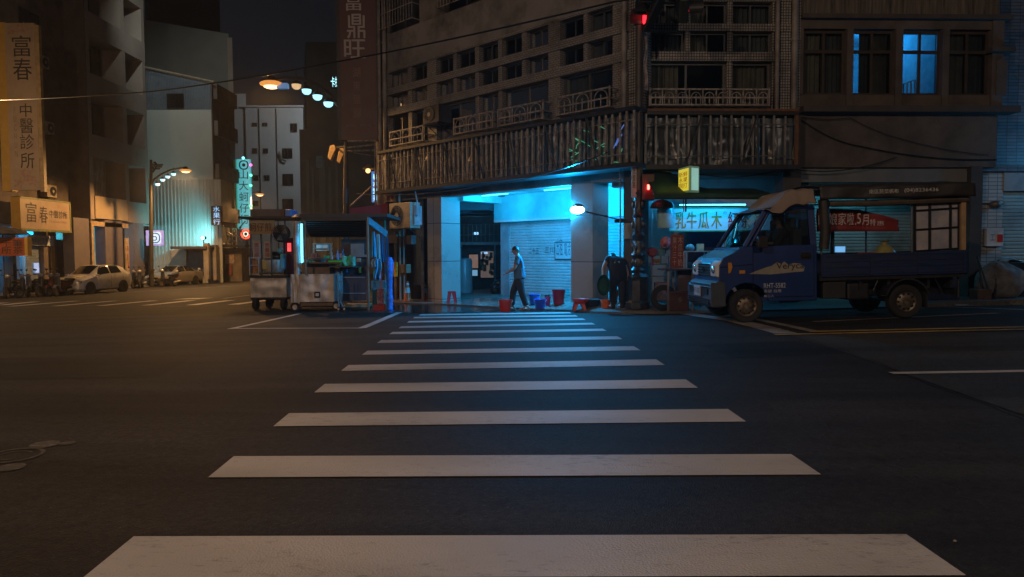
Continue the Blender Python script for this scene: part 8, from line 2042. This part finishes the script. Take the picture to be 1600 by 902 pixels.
def hand(wrist, dirv, palmn, curl=.5, sc=1.0, thumb=1):
    """palm and five bent fingers"""
    d = Vector(dirv).normalized(); n = Vector(palmn).normalized(); n = (n - d * n.dot(d)).normalized(); s = d.cross(n).normalized() * thumb
    pts = {'w': wrist, 'p1': wrist + d * .035 * sc, 'p2': wrist + d * .08 * sc}
    rad = {'w': (.024 * sc, .019 * sc), 'p1': (.034 * sc, .017 * sc), 'p2': (.036 * sc, .015 * sc)}
    out = [skinned([['w', 'p1', 'p2']], rad, pts, 1)]
    for k, (o_, L_) in enumerate([(-.030, .068), (-.010, .078), (.010, .074), (.030, .058)]):
        b = wrist + d * .07 * sc + s * o_ * sc; q = {}; rr = {}; dd = d.copy(); p = b; names = []
        for j in range(4):
            q['f%d' % j] = p; rr['f%d' % j] = (.0092 - .0012 * j) * sc; names.append('f%d' % j)
            ang = curl * (.5 + .5 * j); v = (d * math.cos(ang) + n * math.sin(ang)); p = p + v * L_ * sc * (.42 if j == 0 else .32)
        out.append(skinned([names], rr, q, 1))
    b = wrist + d * .02 * sc - s * .026 * sc
    q = {'a': b, 'b': b + (d * .5 - s * .6 + n * .3) * .04 * sc, 'c': b + (d * .9 - s * .75 + n * .6 * curl) * .062 * sc}
    out.append(skinned([['a', 'b', 'c']], {'a': .012 * sc, 'b': .010 * sc, 'c': .008 * sc}, q, 1))
    return out
def figure(label, J, headdir, cloth_top, cloth_leg, sleeve=.55, feet=None, hands=None, shoe=None, coat=0, up=(0, 0, 1), hairr=1.0, k=1.0, hips_only=False):
    """J: joint positions. One continuous body; hair, shirt, trousers and shoes are its children."""
    base = Vector((J['pelvis'].x, J['pelvis'].y, min(v.z for v in J.values())))
    t = thing('person', base, label, 'person')
    rad = {'pelvis': (.135, .105), 'belly': (.125, .09), 'chest': (.15, .10), 'neck0': (.075, .06), 'neck': .05, 'skull': .06,
           'shL': .055, 'elL': .038, 'wrL': .024, 'shR': .055, 'elR': .038, 'wrR': .024,
           'hipL': .085, 'knL': .055, 'anL': .037, 'hipR': .085, 'knR': .055, 'anR': .037}
    kk = k * 1.20; rad = {a: (tuple(x * kk for x in b) if isinstance(b, tuple) else b * kk) for a, b in rad.items()}; rad['skull'] = .06 * k
    for q_ in ('pelvis', 'belly'): rad[q_] = tuple(x * .72 for x in rad[q_])
    for q_ in ('hipL', 'hipR'): rad[q_] *= .75
    ch = [['pelvis', 'belly', 'chest', 'neck0', 'neck', 'skull'], ['chest', 'shL', 'elL', 'wrL'], ['chest', 'shR', 'elR', 'wrR'], ['pelvis', 'hipL', 'knL', 'anL'], ['pelvis', 'hipR', 'knR', 'anR']]
    body = [skinned(ch, rad, J)]
    hm, ax = head_mesh(J['skull'], headdir, up, .098 * k); body += hm
    for side in ('L', 'R'):
        if feet:
            a = J['an' + side]; d = Vector(feet[side]).normalized(); mb = MB(); mb.ball(a + d * .05 * k - Vector((0, 0, .055 * k)), .10 * k, .10 * k, .045 * k); body.append(meshof(mb))
        if hands and side in hands: dv, pn, cu = hands[side]; body += hand(J['wr' + side], dv, pn, cu, k, 1 if side == 'L' else -1)
    fuse(body, 'body', M_skin, t, .0085)
    hb = hair_mesh(J['skull'], ax, .098 * k * hairr); hb.build('hair', M_hair, t, smooth=True)
    # shirt with sleeves
    g = .016; R2 = {a: (tuple(x + g for x in b) if isinstance(b, tuple) else b + g) for a, b in rad.items()}
    S_ = dict(J); RR = dict(R2)
    dn = (J['pelvis'] - J['belly']).normalized(); S_['hem'] = J['pelvis'] + dn * .10 * k if not coat else J['pelvis'] + Vector((0, 0, -coat)); S_['hem0'] = J['pelvis'] + dn * .02 * k
    RR['hem'] = (.20 * k, .175 * k); RR['hem0'] = (.195 * k, .17 * k); RR['belly'] = (.185 * k, .16 * k); RR['chest'] = (.20 * k, .155 * k)
    if coat: RR['hem'] = (.25, .19); RR['hem0'] = (.24, .18); RR['belly'] = (.225, .16); RR['chest'] = (.20, .14)
    chs = [['hem', 'hem0', 'belly', 'chest', 'neck0']]
    for side in ('L', 'R'):
        S_['cu' + side] = J['sh' + side].lerp(J['el' + side], sleeve * 1.35 if sleeve < 1 else 1.0); RR['cu' + side] = .070 * k
        chs.append(['chest', 'sh' + side, 'cu' + side])
    RR['pelvis'] = (.18 * k, .155 * k); RR['neck0'] = (.085 * k, .075 * k)
    fuse([skinned(chs, RR, S_)], 'shirt', cloth_top, t, .010)
    S_ = dict(J); RR = dict(R2); RR['pelvis'] = (.165 * k, .145 * k)
    S_['waist'] = J['pelvis'].lerp(J['belly'], .7); RR['waist'] = (.15 * k, .13 * k); RR['hipL'] = RR['hipR'] = .125 * k; RR['knL'] = RR['knR'] = .098 * k; RR['anL'] = RR['anR'] = .075 * k
    fuse([skinned([['waist', 'pelvis', 'hipL', 'knL', 'anL'], ['pelvis', 'hipR', 'knR', 'anR']], RR, S_)], 'trousers', cloth_leg, t, .010)
    if feet:
        for side in ('L', 'R'):
            a = J['an' + side]; d = Vector(feet[side]).normalized(); s = d.cross(Vector((0, 0, 1))).normalized(); mb = MB()
            z = a.z - .105 * k
            pr = [(-.09, 0), (.18, 0), (.20, .03), (.16, .06), (.06, .085), (.04, .13), (-.06, .13), (-.095, .06)]
            mb.prism([(x * k, y * k) for x, y in pr], -.042 * k, .042 * k, lambda x, y, dd: Vector((a.x, a.y, z)) + d * x + Vector((0, 0, 1)) * y + s * dd); mb.build('shoe', shoe or M_dark, t, bevel=.015 * k)
    return t
# --- walking man, striding to the left
Ym = 17.0
o = P(812, 483, Ym); zg_ = gz(o.x, Ym); s = 1.58 / 1.70
V3 = lambda x, y, z: Vector((o.x + x * s, Ym + y * s, zg_ + z * s))
J = {'pelvis': V3(.0, 0, .90), 'belly': V3(-.01, 0, 1.06), 'chest': V3(-.03, 0, 1.27), 'neck0': V3(-.05, 0, 1.43), 'neck': V3(-.065, 0, 1.48), 'skull': V3(-.10, 0, 1.575),
     'shL': V3(-.04, -.17, 1.37), 'elL': V3(-.13, -.25, 1.10), 'wrL': V3(-.36, -.26, .98), 'shR': V3(-.01, .17, 1.37), 'elR': V3(.10, .22, 1.12), 'wrR': V3(.06, .20, .88),
     'hipL': V3(-.01, -.09, .84), 'knL': V3(.05, -.10, .49), 'anL': V3(.17, -.11, .11), 'hipR': V3(.0, .09, .84), 'knR': V3(-.17, .09, .50), 'anR': V3(-.20, .09, .105)}
figure('walking man in a teal-blue t-shirt and dark trousers striding left past the shutter', J, (-1, -.12, -.05), mat('teal_tshirt', (.07, .16, .24), .8, 0, .15, 6, .3, 20), mat('dark_trousers', (.022, .024, .032), .8, 0, .2, 8), sleeve=.5,
       feet={'L': (-1, -.05, 0), 'R': (-1, 0, 0)}, hands={'L': ((-.8, 0, -.35), (0, .2, -1), .35), 'R': ((-.1, 0, -1), (0, -1, 0), .4)}, shoe=mat('pale_shoe', (.3, .28, .26), .6), k=s)
# --- person bending over the tubs, back to us
Yb2 = 15.75
o2 = P(964, 483, Yb2); zg2 = gz(o2.x, Yb2); s2 = 1.0
B3 = lambda x, y, z: Vector((o2.x + x, Yb2 + y, zg2 + z))
J2 = {'pelvis': B3(.03, .02, .80), 'belly': B3(.01, .06, .93), 'chest': B3(-.02, .18, 1.07), 'neck0': B3(-.03, .27, 1.12), 'neck': B3(-.035, .33, 1.13), 'skull': B3(-.04, .41, 1.14),
      'shL': B3(-.19, .18, 1.12), 'elL': B3(-.30, .06, .92), 'wrL': B3(-.33, -.10, .72), 'shR': B3(.15, .20, 1.10), 'elR': B3(.24, .08, .82), 'wrR': B3(.27, -.05, .60),
      'hipL': B3(-.07, .0, .75), 'knL': B3(-.09, .03, .44), 'anL': B3(-.09, .06, .10), 'hipR': B3(.11, .0, .75), 'knR': B3(.12, .03, .44), 'anR': B3(.12, .06, .10)}
M_navy = mat('navy_shirt', (.012, .014, .024), .8, 0, .2, 8, .3, 20)
bp2 = figure('person bending forward in dark navy clothes holding a round tub beside the pillar', J2, (0, .85, -.55), M_navy, mat('dark_trousers', (.022, .024, .032)), sleeve=.42, up=(0, .55, .85), coat=.24,
       feet={'L': (0, 1, 0), 'R': (.1, 1, 0)}, hands={'L': ((-.05, -.25, -1), (.8, -.2, 0), .9), 'R': ((.05, -.1, -1), (-.8, 0, 0), .7)}, hairr=1.02)
pr = MB(); cc = B3(-.01, -.02, 1.03)
for k_ in range(5): pr.ball(cc + Vector((-.05 + .025 * k_, -.02 + .03 * (k_ % 2) , .03 * math.sin(k_ * 2.2))), .016, .012, .022, 8, 5)
pr.build('shirt_print', mat('pale_print', (.35, .38, .4), .7), bp2)
mb = MB(); c = B3(-.335, -.19, .535); mb.lathe([(0, .02), (.15, .02), (.22, -.07), (.235, -.075), (.235, -.05), (.155, .04), (0, .04)], c, axis='y', seg=28)
for i in range(len(mb.v)): mb.v[i] = Vector((c.x + (mb.v[i].x - c.x) * .62, mb.v[i].y, mb.v[i].z))
tag(mb.build('round_tub', mat('green_black_tub', (.03, .10, .07), .2, .3, .3, 6), None, smooth=True), 'round dark green tub held on edge in the bending person’s left hand', 'tub')
# --- driver in the cab
d0 = tkp(1.20, .42, 1.08)
D3 = lambda x, y, z: d0 + Vector((x, y, z))
J3 = {'pelvis': D3(.06, 0, .08), 'belly': D3(.07, 0, .22), 'chest': D3(.06, 0, .42), 'neck0': D3(.03, 0, .56), 'neck': D3(.01, 0, .61), 'skull': D3(-.02, 0, .70),
      'shL': D3(.05, -.18, .50), 'elL': D3(-.12, -.24, .28), 'wrL': D3(-.34, -.16, .30), 'shR': D3(.05, .18, .50), 'elR': D3(-.10, .22, .26), 'wrR': D3(-.33, .14, .28),
      'hipL': D3(.02, -.09, .04), 'knL': D3(-.40, -.10, .06), 'anL': D3(-.48, -.10, -.30), 'hipR': D3(.02, .09, .04), 'knR': D3(-.40, .10, .06), 'anR': D3(-.48, .10, -.30)}
figure('driver in dark clothes sitting at the wheel inside the blue truck’s cab', J3, (-1, -.25, -.15), mat('dark_jacket', (.05, .045, .05), .8), mat('dark_trousers', (.022, .024, .032)), sleeve=.9, hands={'L': ((-.8, .2, .1), (0, .3, -1), .9), 'R': ((-.8, -.2, .1), (0, -.3, -1), .9)}, k=.93)
# ================================================================== thin haze added over the street to give the lamps a glow
mb = MB(); mb.box(-170, 110, -70, 410, -3.5, 46)
hz = mb.build('haze', None)  # volume added for the glow of the lamps
hm = bpy.data.materials.new('added_haze_air'); hm.use_nodes = True; nt = hm.node_tree
for n in list(nt.nodes):
    if n.type != 'OUTPUT_MATERIAL': nt.nodes.remove(n)
pv = nt.nodes.new('ShaderNodeVolumePrincipled'); pv.inputs['Density'].default_value = .0011; pv.inputs['Color'].default_value = (.85, .85, .85, 1); pv.inputs['Anisotropy'].default_value = .55
nt.links.new(pv.outputs[0], [n for n in nt.nodes if n.type == 'OUTPUT_MATERIAL'][0].inputs['Volume'])
hz.data.materials.append(hm); tag(hz, kind='stuff'); tag(hz, 'thin added haze over the whole crossing, for the glow of the lamps', 'haze')
# ================================================================== lights of the arcade and of the streets behind the camera
lamp('beam', 'POINT', FA.p(FA.U(889, 328), -.02, 2.36), 800, CYAN, fl, .07)
# fluorescent battens on the arcade ceiling
for (u, o, e_) in [(3.1, -1.35, 95), (5.6, -1.35, 75)]:
    mb = MB(); mb.fbox(FA, u - .6, u + .6, o - .05, o + .05, 3.10, 3.15); b_ = mb.build('ceiling_batten', M_white, bld)
    mb = MB(); mb.tube([FA.p(u - .55, o, 3.085), FA.p(u + .55, o, 3.085)], .016, 6); mb.build('tube', emat('arcade_tube', (.10, .70, 1.0), 3), b_)
    lamp('tube_glow', 'POINT', FA.p(u, o, 2.85), e_, CYAN, b_, .25)
lamp('tube_glow', 'POINT', FA.p(.45, -1.2, 2.9), 45, CYAN, bld, .2)
# street lamps of the crossing behind and beside the camera
def back_lamp(x, y, h, e_, col, label):
    b = Vector((x, y, zr(x, y))); t = thing('street_lamp', b, label, 'street lamp', 'street lamps behind the camera')
    mb = MB(); mb.tube([b, b + Vector((0, 0, h + .3)), b + Vector((0, 1.4, h + .6))], .09, 8); mb.build('pole', M_pole, t, smooth=True)
    mb = MB(); mb.box(x - .15, x + .15, y + 1.2, y + 1.9, b.z + h + .5, b.z + h + .65); mb.build('lamp_head', M_pole, t)
    lamp('street_light', 'POINT', b + Vector((0, 1.55, h + .2)), e_, col, t, .2)
back_lamp(-9, -6, 8.5, 2700, (1, .67, .45), 'sodium street lamp behind the viewer, on the left side of the crossing')
back_lamp(6, -6.5, 8, 1050, (1, .76, .60), 'paler street lamp behind the viewer, on the right side of the crossing')
c = P(520, 120, 86)
t = thing('added_light_mast', (c.x, 86, zr(c.x, 86)), 'added unseen light mast behind the unlit brown block, brightening the white apartment block', 'mast')
mb = MB(); mb.tube([(c.x, 86, zr(c.x, 86)), (c.x, 86, c.z + .4)], .12, 8); mb.build('pole', M_pole, t)
lamp('beam', 'SPOT', c, 9500, (.82, .92, .95), t, .2, aim=(-.85, .45, -.35), spot=150, blend=.6)  # added unseen spot that brightens the white apartment block
t2 = Vector((-23.6, 27.5, zr(-23.6, 27.5))); back_lamp(-23.8, 26, 6.3, 950, (1, .62, .30), 'sodium street lamp just beyond the left edge of the frame')
q = Vector((-22.6, 44.0, 21.5)); t = thing('added_roof_light', q, 'added unseen floodlight above the frame, brightening the corrugated building', 'lamp')
mb = MB(); mb.box(q.x - .2, q.x + .2, q.y - .1, q.y + .1, q.z, q.z + .25); mb.tube([q, q + Vector((-4.5, .5, -.3))], .05, 6); mb.build('housing', M_dark, t)
lamp('beam', 'SPOT', q + Vector((.1, .2, 0)), 1700, (.90, 1.0, .93), t, .15, aim=(-.08, .85, -.50), spot=85, blend=.9)  # added lamp out of view, brightening the corrugated building and grey block
# added blue light box beyond the right edge, tinting the right-hand wall
t = thing('added_blue_light', (15.2, 15.6, zf(15.2, 15.6)), 'added unseen blue light box beyond the right edge', 'sign')
mb = MB(); mb.box(15.2, 15.4, 14.9, 16.3, 2.6, 3.8); mb.build('housing', emat('added_blue_glow', (.05, .45, 1.0), 2.0), t)
mb = MB(); mb.tube([(15.3, 15.6, zf(15.3, 15.6)), (15.3, 15.6, 2.6)], .05, 8); mb.build('post', M_pole, t)
lamp('glow', 'POINT', (14.9, 15.4, 3.6), 130, (.06, .50, 1.0), t, .3)
bpy.context.view_layer.update()
